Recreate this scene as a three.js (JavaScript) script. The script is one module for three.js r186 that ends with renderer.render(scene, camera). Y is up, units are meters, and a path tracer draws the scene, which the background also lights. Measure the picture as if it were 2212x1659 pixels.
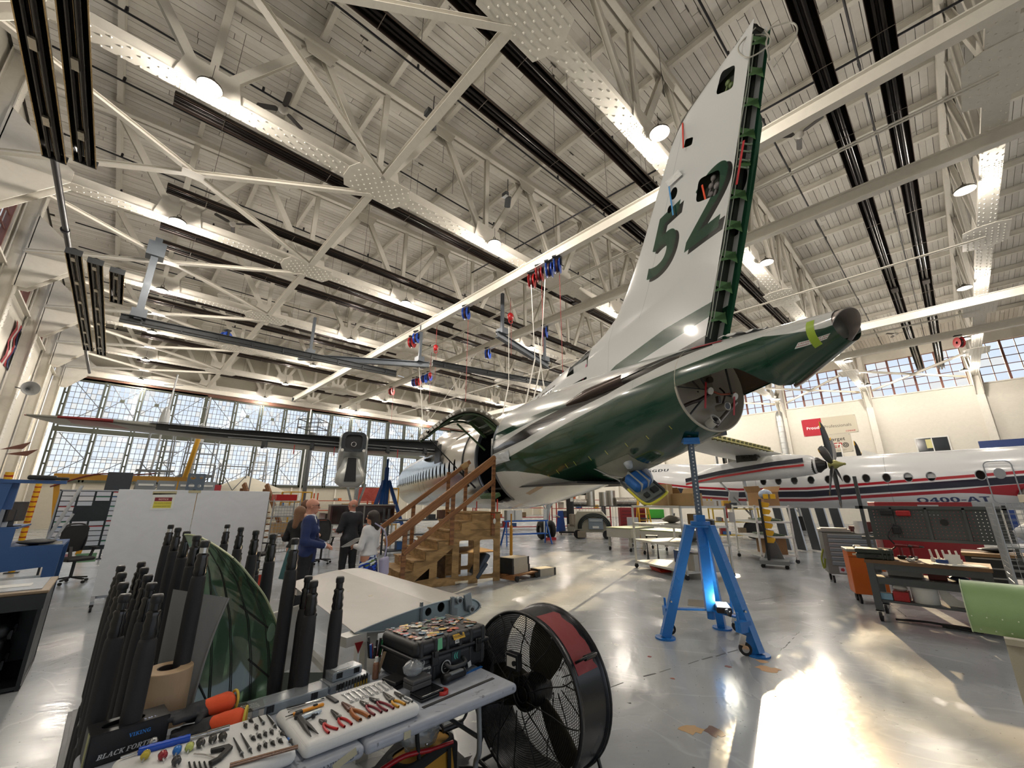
import * as THREE from 'three';
import { mergeGeometries, mergeVertices, toCreasedNormals } from 'three/addons/utils/BufferGeometryUtils.js';
import { RoundedBoxGeometry } from 'three/addons/geometries/RoundedBoxGeometry.js';
import { ImprovedNoise } from 'three/addons/math/ImprovedNoise.js';

// ---------- camera, sky, sun, exposure (x = along the roof trusses, z = along the hangar, metres) ----------
const scene = new THREE.Scene();
const camera = new THREE.PerspectiveCamera(86.41, 2212 / 1659, 0.05, 400);
camera.rotation.order = 'YXZ';
camera.rotation.set(0.27966, -0.75453, 0.00146);
camera.position.set(0, 1.75, 0);
const renderer = new THREE.WebGLRenderer({ antialias: true });
renderer.toneMapping = THREE.LinearToneMapping;
renderer.toneMappingExposure = 1.12;
renderer.shadowMap.enabled = true;
{ // hazy bright sky, paler towards the horizon
  const w = 64, h = 64, d = new Float32Array(w * h * 4);
  for (let j = 0; j < h; j++) for (let i = 0; i < w; i++) {
    const el = (j / (h - 1) - 0.5) * Math.PI, t = Math.max(0, Math.sin(el)), k = (j * w + i) * 4, q = Math.pow(t, 0.55);
    d[k] = 1.02 - 0.5 * q; d[k + 1] = 1.04 - 0.36 * q; d[k + 2] = 1.06 - 0.14 * q; d[k + 3] = 1;
  }
  const sky = new THREE.DataTexture(d, w, h, THREE.RGBAFormat, THREE.FloatType);
  sky.mapping = THREE.EquirectangularReflectionMapping; sky.magFilter = THREE.LinearFilter; sky.needsUpdate = true;
  scene.background = sky;
}
scene.backgroundIntensity = 1.0;
const SUN_EL = 16.6 * Math.PI / 180, SUN_AZ = 71 * Math.PI / 180;
const sun = new THREE.DirectionalLight(0xffe0b0, 15);
sun.position.set(Math.sin(SUN_AZ) * Math.cos(SUN_EL) * 90 + 6, Math.sin(SUN_EL) * 90, -Math.cos(SUN_AZ) * Math.cos(SUN_EL) * 90 - 4);
sun.target.position.set(6, 0, -4);
sun.castShadow = true;
Object.assign(sun.shadow.camera, { left: -40, right: 40, top: 30, bottom: -30, near: 1, far: 220 });
sun.shadow.mapSize.set(4096, 4096);
scene.add(sun, sun.target);
const LAMP_POWER = 30, LAMP_COLOR = 0xfff4e6;
// ---------- small library ----------
let seed = 7;
const rnd = (a = 1, b) => { seed = (seed * 1664525 + 1013904223) >>> 0; const t = seed / 4294967296; return b === undefined ? t * a : a + t * (b - a); };
const pick = (a) => a[Math.floor(rnd(a.length))];
const V = (x, y, z) => new THREE.Vector3(x, y, z), vv = (a) => (a.isVector3 ? a : V(...a)), PI = Math.PI;
const lerp = (a, b, t) => a + (b - a) * t, clamp = (x, a = 0, b = 1) => Math.min(b, Math.max(a, x));
const interp = (x, xs, ys) => { if (x <= xs[0]) return ys[0]; for (let i = 1; i < xs.length; i++) if (x <= xs[i]) return lerp(ys[i - 1], ys[i], (x - xs[i - 1]) / (xs[i] - xs[i - 1])); return ys[ys.length - 1]; };
function prep(g) {
  if (g.index) g = g.toNonIndexed();
  for (const k of Object.keys(g.attributes)) if (!['position', 'normal', 'uv'].includes(k)) g.deleteAttribute(k);
  if (!g.attributes.normal) g.computeVertexNormals();
  if (!g.attributes.uv) g.setAttribute('uv', new THREE.BufferAttribute(new Float32Array(g.attributes.position.count * 2), 2));
  g.clearGroups(); return g;
}
const mg = (a) => (Array.isArray(a) ? mergeGeometries(a.flat(9).map(prep)) : a);
const tf = (g, x = 0, y = 0, z = 0, rx = 0, ry = 0, rz = 0) => g.applyMatrix4(new THREE.Matrix4().compose(V(x, y, z), new THREE.Quaternion().setFromEuler(new THREE.Euler(rx, ry, rz, 'YXZ')), V(1, 1, 1)));
function buv(g, s = 1, o = 0) { // box projection, uv in metres
  g = prep(g); const p = g.attributes.position, n = g.attributes.normal, u = g.attributes.uv;
  for (let i = 0; i < p.count; i++) {
    const ax = Math.abs(n.getX(i)), ay = Math.abs(n.getY(i)), az = Math.abs(n.getZ(i));
    if (ax >= ay && ax >= az) u.setXY(i, p.getZ(i) * s + o, p.getY(i) * s); else if (ay >= az) u.setXY(i, p.getX(i) * s + o, p.getZ(i) * s); else u.setXY(i, p.getX(i) * s + o, p.getY(i) * s);
  }
  return g;
}
const bx = (w, h, d, x = 0, y = 0, z = 0, rx = 0, ry = 0, rz = 0) => tf(buv(new THREE.BoxGeometry(w, h, d), 1, (x + z) * 0.37), x, y, z, rx, ry, rz);
const rb = (w, h, d, r, x = 0, y = 0, z = 0, rx = 0, ry = 0, rz = 0, sg = 2) => tf(buv(new RoundedBoxGeometry(w, h, d, sg, Math.min(r, w / 2.01, h / 2.01, d / 2.01))), x, y, z, rx, ry, rz);
const cy = (r, h, x = 0, y = 0, z = 0, rx = 0, rz = 0, r2 = r, sg = 20) => tf(new THREE.CylinderGeometry(r2, r, h, sg), x, y, z, rx, 0, rz);
const sph = (r, x = 0, y = 0, z = 0, sx = 1, sy = 1, sz = 1, sg = 16) => tf(new THREE.SphereGeometry(r, sg, Math.ceil(sg * 0.7)).scale(sx, sy, sz), x, y, z);
const tor = (R, r, x, y, z, rx = 0, ry = 0, rz = 0, sg = 32, rs = 8, arc = PI * 2) => tf(new THREE.TorusGeometry(R, r, rs, sg, arc), x, y, z, rx, ry, rz);
function along(g, a, b, up = [0, 1, 0]) { // local z runs from a to b
  const A = vv(a), z = vv(b).clone().sub(A).normalize(); let x = vv(up).clone().cross(z); if (x.lengthSq() < 1e-6) x = V(1, 0, 0).cross(z); x.normalize();
  return g.applyMatrix4(new THREE.Matrix4().makeBasis(x, z.clone().cross(x), z).setPosition(A));
}
const dist = (a, b) => vv(a).distanceTo(vv(b));
const rod = (a, b, r, r2 = r, sg = 10) => { const L = dist(a, b); return along(tf(new THREE.CylinderGeometry(r2, r, L, sg), 0, 0, L / 2, PI / 2), a, b); };
const bar = (a, b, w, h = w, up) => { const L = dist(a, b); return along(bx(w, h, L, 0, 0, L / 2), a, b, up); };
const ibeam = (a, b, w, h, t = 0.02, up) => { const L = dist(a, b); return along(mg([bx(w, t, L, 0, h / 2 - t / 2, L / 2), bx(w, t, L, 0, t / 2 - h / 2, L / 2), bx(t, h - 2 * t, L, 0, 0, L / 2)]), a, b, up); };
const angleb = (a, b, w, h, t = 0.012, up) => { const L = dist(a, b); return along(mg([bx(w, t, L, 0, -h / 2, L / 2), bx(t, h, L, -w / 2, 0, L / 2), bx(t, h, L, w / 2, 0, L / 2)]), a, b, up); };
const tube = (pts, r, n = 24, rs = 7, closed = false) => new THREE.TubeGeometry(new THREE.CatmullRomCurve3(pts.map(vv), closed), n, r, rs, closed);
const lathe = (pts, sg = 28) => new THREE.LatheGeometry(pts.map((p) => new THREE.Vector2(p[0], p[1])), sg);
function ext(pts, d, bev = 0, holes = []) { // outline in xy, thickness d centred on z
  const s = new THREE.Shape(pts.map((p) => new THREE.Vector2(p[0], p[1])));
  for (const h of holes) s.holes.push(new THREE.Path(h.map((p) => new THREE.Vector2(p[0], p[1]))));
  return tf(new THREE.ExtrudeGeometry(s, { depth: d - 2 * bev, bevelEnabled: bev > 0, bevelThickness: bev, bevelSize: bev, bevelOffset: -bev, bevelSegments: 2, curveSegments: 12 }), 0, 0, -d / 2 + bev);
}
const circ = (r, n = 24, x = 0, y = 0, ry = r) => Array.from({ length: n }, (_, i) => [x + r * Math.cos(i / n * 2 * PI), y + ry * Math.sin(i / n * 2 * PI)]);
const rrect = (w, h, r, x = 0, y = 0, n = 5) => { const o = []; for (const [sx, sy, a] of [[1, 1, 0], [-1, 1, 1], [-1, -1, 2], [1, -1, 3]]) for (let i = 0; i <= n; i++) { const t = (a + i / n) * PI / 2; o.push([x + sx * (w / 2 - r) + r * Math.cos(t), y + sy * (h / 2 - r) + r * Math.sin(t)]); } return o; };
// a skin through rings of points; uv: u along the ring, v along the rings (or uvf(i, j))
function loft(rings, closed = true, caps = false, uvf, skip) {
  const n = rings[0].length, p = [], uv = [], ix = [], m = closed ? n + 1 : n;
  rings.forEach((r, j) => { for (let i = 0; i < m; i++) { p.push(...r[i % n]); const t = uvf ? uvf(i, j) : [i / (m - 1), j / (rings.length - 1)]; uv.push(t[0], t[1]); } });
  for (let j = 0; j < rings.length - 1; j++) for (let i = 0; i < m - 1; i++) { if (skip && skip(i, j)) continue; const a = j * m + i, b = a + 1, c = a + m, d = c + 1; ix.push(a, b, d, a, d, c); }
  const g = new THREE.BufferGeometry(); g.setAttribute('position', new THREE.Float32BufferAttribute(p, 3)); g.setAttribute('uv', new THREE.Float32BufferAttribute(uv, 2)); g.setIndex(ix); g.computeVertexNormals();
  if (closed) { const N = g.attributes.normal; for (let j = 0; j < rings.length; j++) { const a = j * m, b = a + m - 1, q = V(N.getX(a) + N.getX(b), N.getY(a) + N.getY(b), N.getZ(a) + N.getZ(b)).normalize(); N.setXYZ(a, q.x, q.y, q.z); N.setXYZ(b, q.x, q.y, q.z); } }
  if (!caps) return g;
  const out = [g];
  for (const [r, flip] of [[rings[0], true], [rings[rings.length - 1], false]]) {
    const c = r.reduce((s, q) => [s[0] + q[0] / n, s[1] + q[1] / n, s[2] + q[2] / n], [0, 0, 0]), q = [];
    for (let i = 0; i < n; i++) { const A = r[i], B = r[(i + 1) % n]; q.push(...(flip ? [...c, ...B, ...A] : [...c, ...A, ...B])); }
    const h = new THREE.BufferGeometry(); h.setAttribute('position', new THREE.Float32BufferAttribute(q, 3)); h.computeVertexNormals(); out.push(h);
  }
  return mg(out);
}
// ---------- names, things, parts ----------
const used = {};
const numbered = (n) => { const k = used[n] = (used[n] ?? -1) + 1; return k ? n + '_' + String(k).padStart(3, '0') : n; };
const tagIt = (o, label, category, group, kind) => { if (label) o.userData.label = label; if (category) o.userData.category = category; if (group) o.userData.group = group; if (kind) o.userData.kind = kind; return o; };
function T(name, label, category, pos = [0, 0, 0], ry = 0, group) { const o = new THREE.Group(); o.name = numbered(name); o.position.set(...pos); o.rotation.y = ry; scene.add(o); return tagIt(o, label, category, group); }
function P(parent, name, geo, mat, label) { const o = new THREE.Mesh(mg(geo), mat); o.name = parent === scene ? numbered(name) : name; parent.add(o); if (label) o.userData.label = label; return o; }
function O(name, label, category, geo, mat, pos = [0, 0, 0], ry = 0, group) { const o = P(scene, name, geo, mat); o.position.set(...pos); o.rotation.y = ry; return tagIt(o, label, category, group); } // a thing that is one mesh
function S(name, geo, mat) { const o = P(scene, name, geo, mat); o.userData.kind = 'structure'; return o; }
function SG(name) { const o = new THREE.Group(); o.name = numbered(name); o.userData.kind = 'structure'; scene.add(o); return o; }
const stuff = (o) => { o.userData.kind = 'stuff'; return o; };
function copyOf(o, pos, ry, label, group) { const c = o.clone(); c.name = numbered(o.name.replace(/_\d{3}$/, '')); c.position.set(...pos); if (ry !== undefined) c.rotation.y = ry; scene.add(c); if (label) c.userData.label = label; if (group) c.userData.group = group; return c; }
function inst(parent, name, geo, mat, mats) { const o = new THREE.InstancedMesh(geo, mat, mats.length); mats.forEach((m, i) => o.setMatrixAt(i, m)); o.name = name; o.userData.kind = 'stuff'; parent.add(o); return o; }
const mat4 = (x, y, z, q, s = 1) => new THREE.Matrix4().compose(V(x, y, z), q ?? new THREE.Quaternion(), typeof s === 'number' ? V(s, s, s) : s);
// ---------- textures and materials ----------
const noise = new ImprovedNoise();
const fbm = (x, y, p, oct = 4, z = 0) => { let s = 0, a = 0.5, f = 1; for (let i = 0; i < oct; i++) { const X = x * f, Y = y * f, q = p * f, fx = X / q - Math.floor(X / q); const tx = fx * 2 * PI, fy = (Y / q - Math.floor(Y / q)) * 2 * PI, R = q / (2 * PI); s += a * noise.noise(R * Math.cos(tx) + z + 9, R * Math.sin(tx) + R * 1.7 * Math.cos(fy), R * Math.sin(fy) + i * 13.7); a *= 0.5; f *= 2; } return s; };
function dataTex(n, m, fn, srgb = false, rx = 1, ry = 1) {
  const d = new Uint8Array(n * m * 4);
  for (let j = 0; j < m; j++) for (let i = 0; i < n; i++) { const c = fn(i / n, j / m, i, j), k = (j * n + i) * 4; if (typeof c === 'number') d[k] = d[k + 1] = d[k + 2] = clamp(c) * 255; else for (let q = 0; q < 3; q++) d[k + q] = clamp(c[q]) * 255; d[k + 3] = 255; }
  const t = new THREE.DataTexture(d, n, m); t.wrapS = t.wrapT = THREE.RepeatWrapping; t.magFilter = THREE.LinearFilter; if (srgb) t.colorSpace = THREE.SRGBColorSpace; t.repeat.set(rx, ry); t.needsUpdate = true; return t;
}
function canvasTex(w, h, draw, srgb = true) { const c = document.createElement('canvas'); c.width = w; c.height = h; const x = c.getContext('2d'); draw(x, w, h); const t = new THREE.CanvasTexture(c); if (srgb) t.colorSpace = THREE.SRGBColorSpace; return t; }
const grain = dataTex(256, 256, (u, v) => 0.95 + 0.09 * fbm(u * 6, v * 6, 6, 5) + rnd(-0.025, 0.025));
const rough = dataTex(256, 256, (u, v) => 0.9 + 0.25 * fbm(u * 4, v * 4, 4, 5, 5));
const dents = dataTex(256, 256, (u, v) => 0.5 + 0.6 * fbm(u * 3, v * 3, 3, 3, 3));
const mats = {};
function M(color, r = 0.6, me = 0, o = {}) {
  const k = [color, r, me, Object.keys(o).map((q) => q + (o[q]?.uuid ?? o[q])).join()].join('|');
  return mats[k] ??= new THREE.MeshPhysicalMaterial({ color, roughness: r, metalness: me, map: o.noGrain ? null : grain, roughnessMap: rough, ...(({ noGrain, ...q }) => q)(o) });
}
const woodTex = (c1, c2, f = 1) => dataTex(512, 512, (u, v) => { const a = v * 26 * f + 2.2 * fbm(u * 1.5, v * 8, 1.5, 3, 2), t = clamp(0.5 + 0.5 * Math.sin(a * 2) * 0.7 + 1.1 * fbm(u * 4, v * 64, 4, 3, 4)); return [0, 1, 2].map((i) => lerp(c1[i], c2[i], t) / 255); }, true);
const plyTex = dataTex(512, 512, (u, v) => { const t = clamp(0.5 + 0.45 * Math.sin(18 * v + 9 * fbm(u * 2, v * 3, 2, 3, 1)) + 0.9 * fbm(u * 8, v * 40, 8, 3, 4)); return [lerp(126, 165, t) / 255, lerp(98, 132, t) / 255, lerp(58, 84, t) / 255]; }, true);
const lumTex = woodTex([104, 66, 36], [150, 104, 62]);
const boxWood = M(0xffffff, 0.7, 0, { map: plyTex }), lumber = M(0xffffff, 0.65, 0, { map: lumTex });
const cardboard = M(0xa88a60, 0.85), cardboard2 = M(0x8f6d47, 0.85), white = M(0xd8d8d4, 0.45), offWhite = M(0xcfccc0, 0.55), black = M(0x14151a, 0.5), blackGloss = M(0x101114, 0.22), rubber = M(0x17171a, 0.75), steel = M(0x9a9a98, 0.35, 0.9), chrome = M(0xc8c8c8, 0.16, 1), darkSteel = M(0x3c3f42, 0.5, 0.5), grey = M(0x7d8286, 0.5), blue = M(0x1f62a8, 0.38), navy = M(0x1b3f7c, 0.42), red = M(0xa3161c, 0.4), orange = M(0xc9601c, 0.45), yellow = M(0xd9a718, 0.45), greenPaint = M(0x2f7a3a, 0.5), galv = M(0xa7aaad, 0.42, 0.7);
// ---------- the setting: floor, walls, glazed doors, roof ----------
const XL = -4.05, XR = 43.8, HC = 10.54, ZFAR = -40.75, ZBACK = 15, XM = (XL + XR) / 2;
const zT = (i) => 2.33 - 6.1 * i, topY = (x) => 13.75 + 0.06 * (XM - Math.abs(x - XM)), node = (k) => -0.18 + 4.065 * k;
const paint = M(0xd9d5cb, 0.5), paintRivet = M(0xdedbd2, 0.42), wallPaint = M(0xd3cfc4, 0.6), deckPaints = [M(0xd6d2ca, 0.72), M(0xcecac2, 0.72), M(0xdcd9d2, 0.72)], doorSteel = M(0x43483d, 0.6, 0.1), rust = M(0x5a3a2c, 0.75), redSteel = M(0x7c5148, 0.6), sash = M(0x6d727a, 0.5);
const glassA = M(0xf4f8fb, 0.08, 0, { transmission: 1, noGrain: true, side: THREE.DoubleSide }), glassB = M(0xe9eff4, 0.08, 0, { transmission: 1, noGrain: true, side: THREE.DoubleSide }), glassC = M(0xf6f0e6, 0.08, 0, { transmission: 1, noGrain: true, side: THREE.DoubleSide }), glasses = [glassA, glassA, glassB, glassB, glassC];
{ // sealed grey concrete
  const col = dataTex(1024, 1024, (u, v) => { const n = 0.5 + fbm(u * 5, v * 5, 5, 5, 8), s = rnd() < 0.0009 ? 0.3 : 1, w = clamp(1 - Math.abs(fbm(u * 9, v * 3, 9, 3, 2)) * 60) * 0.05; const g = (0.60 + 0.10 * (n - 0.5) + w) * s; return [g * 0.97, g, g * 1.03]; }, true);
  const rg = dataTex(512, 512, (u, v) => 0.75 + 0.7 * fbm(u * 6, v * 6, 6, 5, 6)), bp = dataTex(1024, 1024, (u, v) => 0.5 + 0.5 * fbm(u * 24, v * 24, 24, 3, 1) + 0.35 * fbm(u * 90, v * 90, 90, 2, 7));
  for (const t of [col, rg, bp]) t.repeat.set(1 / 6, 1 / 6);
  const fl = S('floor', bx(XR - XL + 1.6, 0.3, ZBACK - ZFAR + 0.6, XM, -0.15, (ZBACK + ZFAR) / 2), new THREE.MeshPhysicalMaterial({ map: col, roughness: 0.3, roughnessMap: rg, bumpMap: bp, bumpScale: 0.0028, specularIntensity: 1 }));
  const crackM = M(0x4c4f52, 0.7), wornM = M(0x8a6f52, 0.6), seam = (a, b, w) => { const n = 9; for (let i = 0; i < n; i++) { if (rnd() < 0.25) continue; const p = (t) => [lerp(a[0], b[0], t) + rnd(-0.012, 0.012), 0.0006, lerp(a[1], b[1], t) + rnd(-0.012, 0.012)]; P(fl, 'crack', bar(p(i / n), p((i + 0.8) / n), w * rnd(0.5, 1.4), 0.0012), crackM); } };
  seam([3.9, -2.75], [6.0, -2.27], 0.018); seam([4.0, -4.4], [5.6, -4.3], 0.012); seam([6.3, -1.9], [7.4, -1.95], 0.012); seam([9.2, -0.9], [10.6, -1.3], 0.012); seam([9, -3], [10.4, -2.6], 0.01);
  const blot = (x, z, r, m, k = 14) => P(fl, 'worn_patch', tf(ext(circ(1, k).map(([a, b]) => [a * r * rnd(0.5, 1.1), b * r * rnd(0.4, 0.9)]), 0.0015), x, 0.0006, z, PI / 2, rnd(3)), m);
  blot(3.72, -1.86, 0.1, M(0xb08f62, 0.6)); blot(3.82, -1.72, 0.09, M(0x5d4034, 0.6)); blot(5.55, -1.82, 0.13, M(0xc79a6a, 0.6)); blot(5.75, -1.95, 0.07, M(0xc79a6a, 0.6)); blot(5.3, -2.15, 0.04, M(0x6f2620, 0.6)); blot(4.95, -2.9, 0.035, M(0x7a1f22, 0.6)); blot(4.55, -2.42, 0.03, M(0x8b4a3a, 0.6));
  for (let i = 0; i < 26; i++) blot(rnd(2.6, 9), rnd(-6, -0.2), rnd(0.008, 0.022), M(0x3a3c3e, 0.7), 7);
  P(fl, 'drain_cover', bx(0.52, 0.004, 0.3, 8.0, 0.002, -3.65, 0, 0.4), M(0x7d766a, 0.5, 0.4));
  S('ground', bx(300, 0.3, 300, XM, -0.47, -10), M(0x9a968c, 0.9));
}
// --- walls ---
const WIN0 = 9.97, WIN1 = 12.95;
function grid(w, h, cols, rows, t, d, heavy = []) { // glazing bars in the xy plane, origin at the lower left
  const g = [];
  for (let i = 0; i <= cols; i++) g.push(bx(heavy.includes(i) ? t * 2.2 : t, h, d, i * w / cols, h / 2, 0));
  for (let j = 0; j <= rows; j++) g.push(bx(w, t, d, w / 2, j * h / rows, 0));
  return g;
}
let winN = 0;
function windowUnit(pos, ry, w, h, cols, rows, barMat, t, singly, extra) {
  const o = SG('window_' + (++winN)); o.position.set(...pos); o.rotation.y = ry;
  P(o, 'glazing_bars', grid(w, h, cols, rows, t, 0.05), barMat);
  const pw = w / cols, ph = h / rows, all = [[], [], []];
  const pane = new THREE.PlaneGeometry(pw - t, ph - t);
  for (let i = 0; i < cols; i++) for (let j = 0; j < rows; j++) {
    const g = Math.floor(rnd(5)), a = rnd(-0.006, 0.006);
    if (singly) { const p = P(o, 'pane', pane, glasses[g]); p.position.set((i + 0.5) * pw, (j + 0.5) * ph, 0); p.rotation.set(a, rnd(-0.006, 0.006), 0); } else all[g % 3].push(tf(pane.clone(), (i + 0.5) * pw, (j + 0.5) * ph, 0, a));
  }
  if (!singly) all.forEach((a, i) => a.length && stuff(P(o, 'panes', a, [glassA, glassB, glassC][i])));
  if (extra) extra(o); return o;
}
{
  const L = ZBACK - ZFAR, zc = (ZBACK + ZFAR) / 2;
  const wr = S('wall_right', [bx(0.3, WIN0, L, XR + 0.45, WIN0 / 2, zc), bx(0.3, 2.3, L, XR + 0.45, WIN1 + 1.15, zc)], wallPaint);
  const wl = S('wall_left', [bx(0.3, WIN0, L, XL - 0.65, WIN0 / 2, zc), bx(0.3, 2.3, L, XL - 0.65, WIN1 + 1.15, zc)], wallPaint);
  P(wr, 'window_sill', bx(0.18, 0.08, L, XR + 0.25, WIN0, zc), paint); P(wl, 'window_sill', bx(0.18, 0.08, L, XL - 0.42, WIN0, zc), paint);
  // far end: concrete plinth, pockets and the header above the sliding doors
  const wf = S('wall_far', [bx(XR - XL + 1.6, 3.0, 0.35, XM, 1.5, ZFAR - 0.35), bx(XR - XL + 1.6, 4.2, 0.35, XM, 12.75, ZFAR - 0.5)], M(0xb9b4a6, 0.7));
  P(wf, 'door_header', [bx(XR - XL, 0.45, 0.5, XM, 10.42, ZFAR + 0.1)], paint); P(wf, 'door_track', [bx(XR - XL, 0.26, 0.4, XM, 10.05, ZFAR - 0.1)], rust);
  for (let x = XL + 2; x < XR; x += 1.93) P(wf, 'plinth_post', bx(0.12, 2.9, 0.12, x, 1.45, ZFAR - 0.12), paint);
  // behind the camera the matching doors stand open: an opening 34 m wide
  S('wall_back', [bx(XR - XL + 1.6, 6.4, 0.35, XM, 12.2, ZBACK + 0.2), bx(7.8, 9, 0.35, XR - 2.8, 4.5, ZBACK + 0.2), bx(0.8, 9, 0.35, XL - 0.3, 4.5, ZBACK + 0.2)], wallPaint);
  // clerestory glazing
  for (let i = -2; i < 7; i++) for (const side of [0, 1]) {
    const z1 = zT(i + 1) + 0.3, w = 5.5, seen = side ? i <= 3 && i >= -1 : i >= 1 && i <= 3;
    windowUnit([side ? XR + 0.45 : XL - 0.65, WIN0 + 0.05, side ? z1 + w : z1], side ? PI / 2 : -PI / 2, w, WIN1 - WIN0 - 0.1, 8, 5, redSteel, 0.045, seen, (o) => {
      P(o, 'mullion', [0, 2, 4, 6, 8].map((k) => bx(0.13, WIN1 - WIN0, 0.16, k * w / 8, 1.45, 0)), redSteel);
      if (!side) o.rotation.y = -PI / 2; 
    });
  }
  for (const [X, sx] of [[XR + 0.45, 1], [XL - 0.65, -1]]) for (let i = -2; i <= 7; i++) P(sx > 0 ? wr : wl, 'window_pier', bx(0.3, WIN1 - WIN0, 0.62, X, (WIN0 + WIN1) / 2, zT(i)), wallPaint);
}
// --- the glazed sliding doors at the far end: six leaves of four bays ---
for (let lf = 0; lf < 6; lf++) {
  const x0 = -3.72 + 7.95 * lf, dz = lf % 2 ? -0.12 : 0, dr = SG('door_' + (lf + 1)); dr.position.set(0, 0, ZFAR + dz);
  const W = 1.93, H = [[3.12, 6.22], [6.62, 9.86]];
  P(dr, 'stile', [0, 1, 2, 3, 4].map((k) => [bx(0.09, 7, 0.22, x0 + k * W - (k === 4 ? 0 : 0.09), 6.45, 0), bx(0.09, 7, 0.22, x0 + k * W + 0.09, 6.45, 0), ...Array.from({ length: 9 }, (_, q) => bx(0.18, 0.1, 0.03, x0 + k * W, 3.3 + q * 0.8, 0.06))]), doorSteel);
  P(dr, 'rail', [bx(4 * W + 0.2, 0.32, 0.2, x0 + 2 * W, 6.42, 0), bx(4 * W + 0.2, 0.2, 0.22, x0 + 2 * W, 3.02, 0), bx(4 * W + 0.2, 0.22, 0.2, x0 + 2 * W, 9.95, 0)], doorSteel);
  for (let k = 0; k < 4; k++) for (let r = 0; r < 2; r++) {
    const [y0, y1] = H[r], xa = x0 + k * W + 0.16, w = W - 0.32;
    windowUnit([xa, y0 + 0.05, ZFAR + dz - 0.03], 0, w, y1 - y0 - 0.1, 6, 8, sash, 0.028, lf === 0, (o) => {
      const h = y1 - y0 - 0.1, m = k === 0 ? [[0.1, h, w, h * 0.45], [w, h * 0.45, 0, 0]] : k === 3 ? [[w, h, 0, h * 0.45], [0, h * 0.45, w * 0.8, 0]] : r ? [[0.1, h, w, h * 0.3], [w, h * 0.95, 0, h * 0.4], [0, h * 0.38, w, h * 0.36]] : [[0, h * 0.45, w, h * 0.45], [w, h * 0.4, 0, 0]];
      P(o, 'brace', m.map(([a, b, c, d]) => rod([a, b, 0.08], [c, d, 0.08], 0.025, 0.025, 6)), sash);
      if (r && (k === 1 || k === 2)) P(o, 'gusset_plate', bx(0.26, 0.2, 0.03, w * 0.5, h * 0.66, 0.1), doorSteel);
    });
  }
}
O('door_pole', 'slim pale steel pole standing in front of the glazed doors behind the far wing', 'pole', [cy(0.06, 10, 0, 5, 0), cy(0.13, 0.02, 0, 0.01, 0)], M(0xcfd2d4, 0.35, 0.3), [11.95, 0, ZFAR + 0.6]);
// --- roof deck of painted boards on purlins ---
{
  const ce = S('ceiling', [bx((XR - XL) / 2 + 0.8, 0.2, ZBACK - ZFAR + 1, (XL + XM) / 2 - 0.3, (topY(XL) + topY(XM)) / 2 + 0.72, (ZBACK + ZFAR) / 2, 0, 0, Math.atan(0.06)), bx((XR - XL) / 2 + 0.8, 0.2, ZBACK - ZFAR + 1, (XR + XM) / 2 + 0.3, (topY(XR) + topY(XM)) / 2 + 0.72, (ZBACK + ZFAR) / 2, 0, 0, -Math.atan(0.06))], M(0x55524c, 0.9));
  const list = [], rest = [[], [], []], a = Math.atan(0.06);
  for (let z = ZFAR; z < 6; z += 0.205) { let x = XL - rnd(4); while (x < XR) { const L = rnd(2.6, 5.6), x1 = Math.min(x + L, x < XM && x + L > XM ? XM : XR), x0 = Math.max(x, XL - 0.4); if (x1 - x0 > 0.2) list.push([x0, x1, z + rnd(0.012), rnd(0.01), Math.floor(rnd(3))]); x = x1; } }
  list.sort((p, q) => Math.hypot((p[0] + p[1]) / 2 - 7, p[2] + 5.5) - Math.hypot((q[0] + q[1]) / 2 - 7, q[2] + 5.5));
  list.forEach(([x0, x1, z, dy, k], i) => { const xc = (x0 + x1) / 2, g = bx(x1 - x0 - 0.008, 0.03, 0.192, xc, topY(xc) + 0.56 - dy, z, 0, 0, xc < XM ? a : -a); if (i < 300) P(ce, 'plank', g, deckPaints[k]); else rest[k].push(g); });
  rest.forEach((g, k) => stuff(P(ce, 'plank_field', g, deckPaints[k])));
  for (let k = -1; k < 21; k++) { const x = node(k / 2) , y = topY(x) + 0.38; if (x > XL - 0.3 && x < XR) P(ce, 'purlin', ibeam([x, y, ZFAR], [x, y, 8], 0.14, 0.28, 0.02), paint); }
  const hs = []; for (let i = 0; i < 46; i++) { const [x0, x1, z] = list[i * 5]; hs.push(bx(0.22, 0.06, 0.025, x1, topY(x1) + 0.53, z + 0.1)); } P(ce, 'batten', hs, M(0x4d4a46, 0.8));
}
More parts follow.
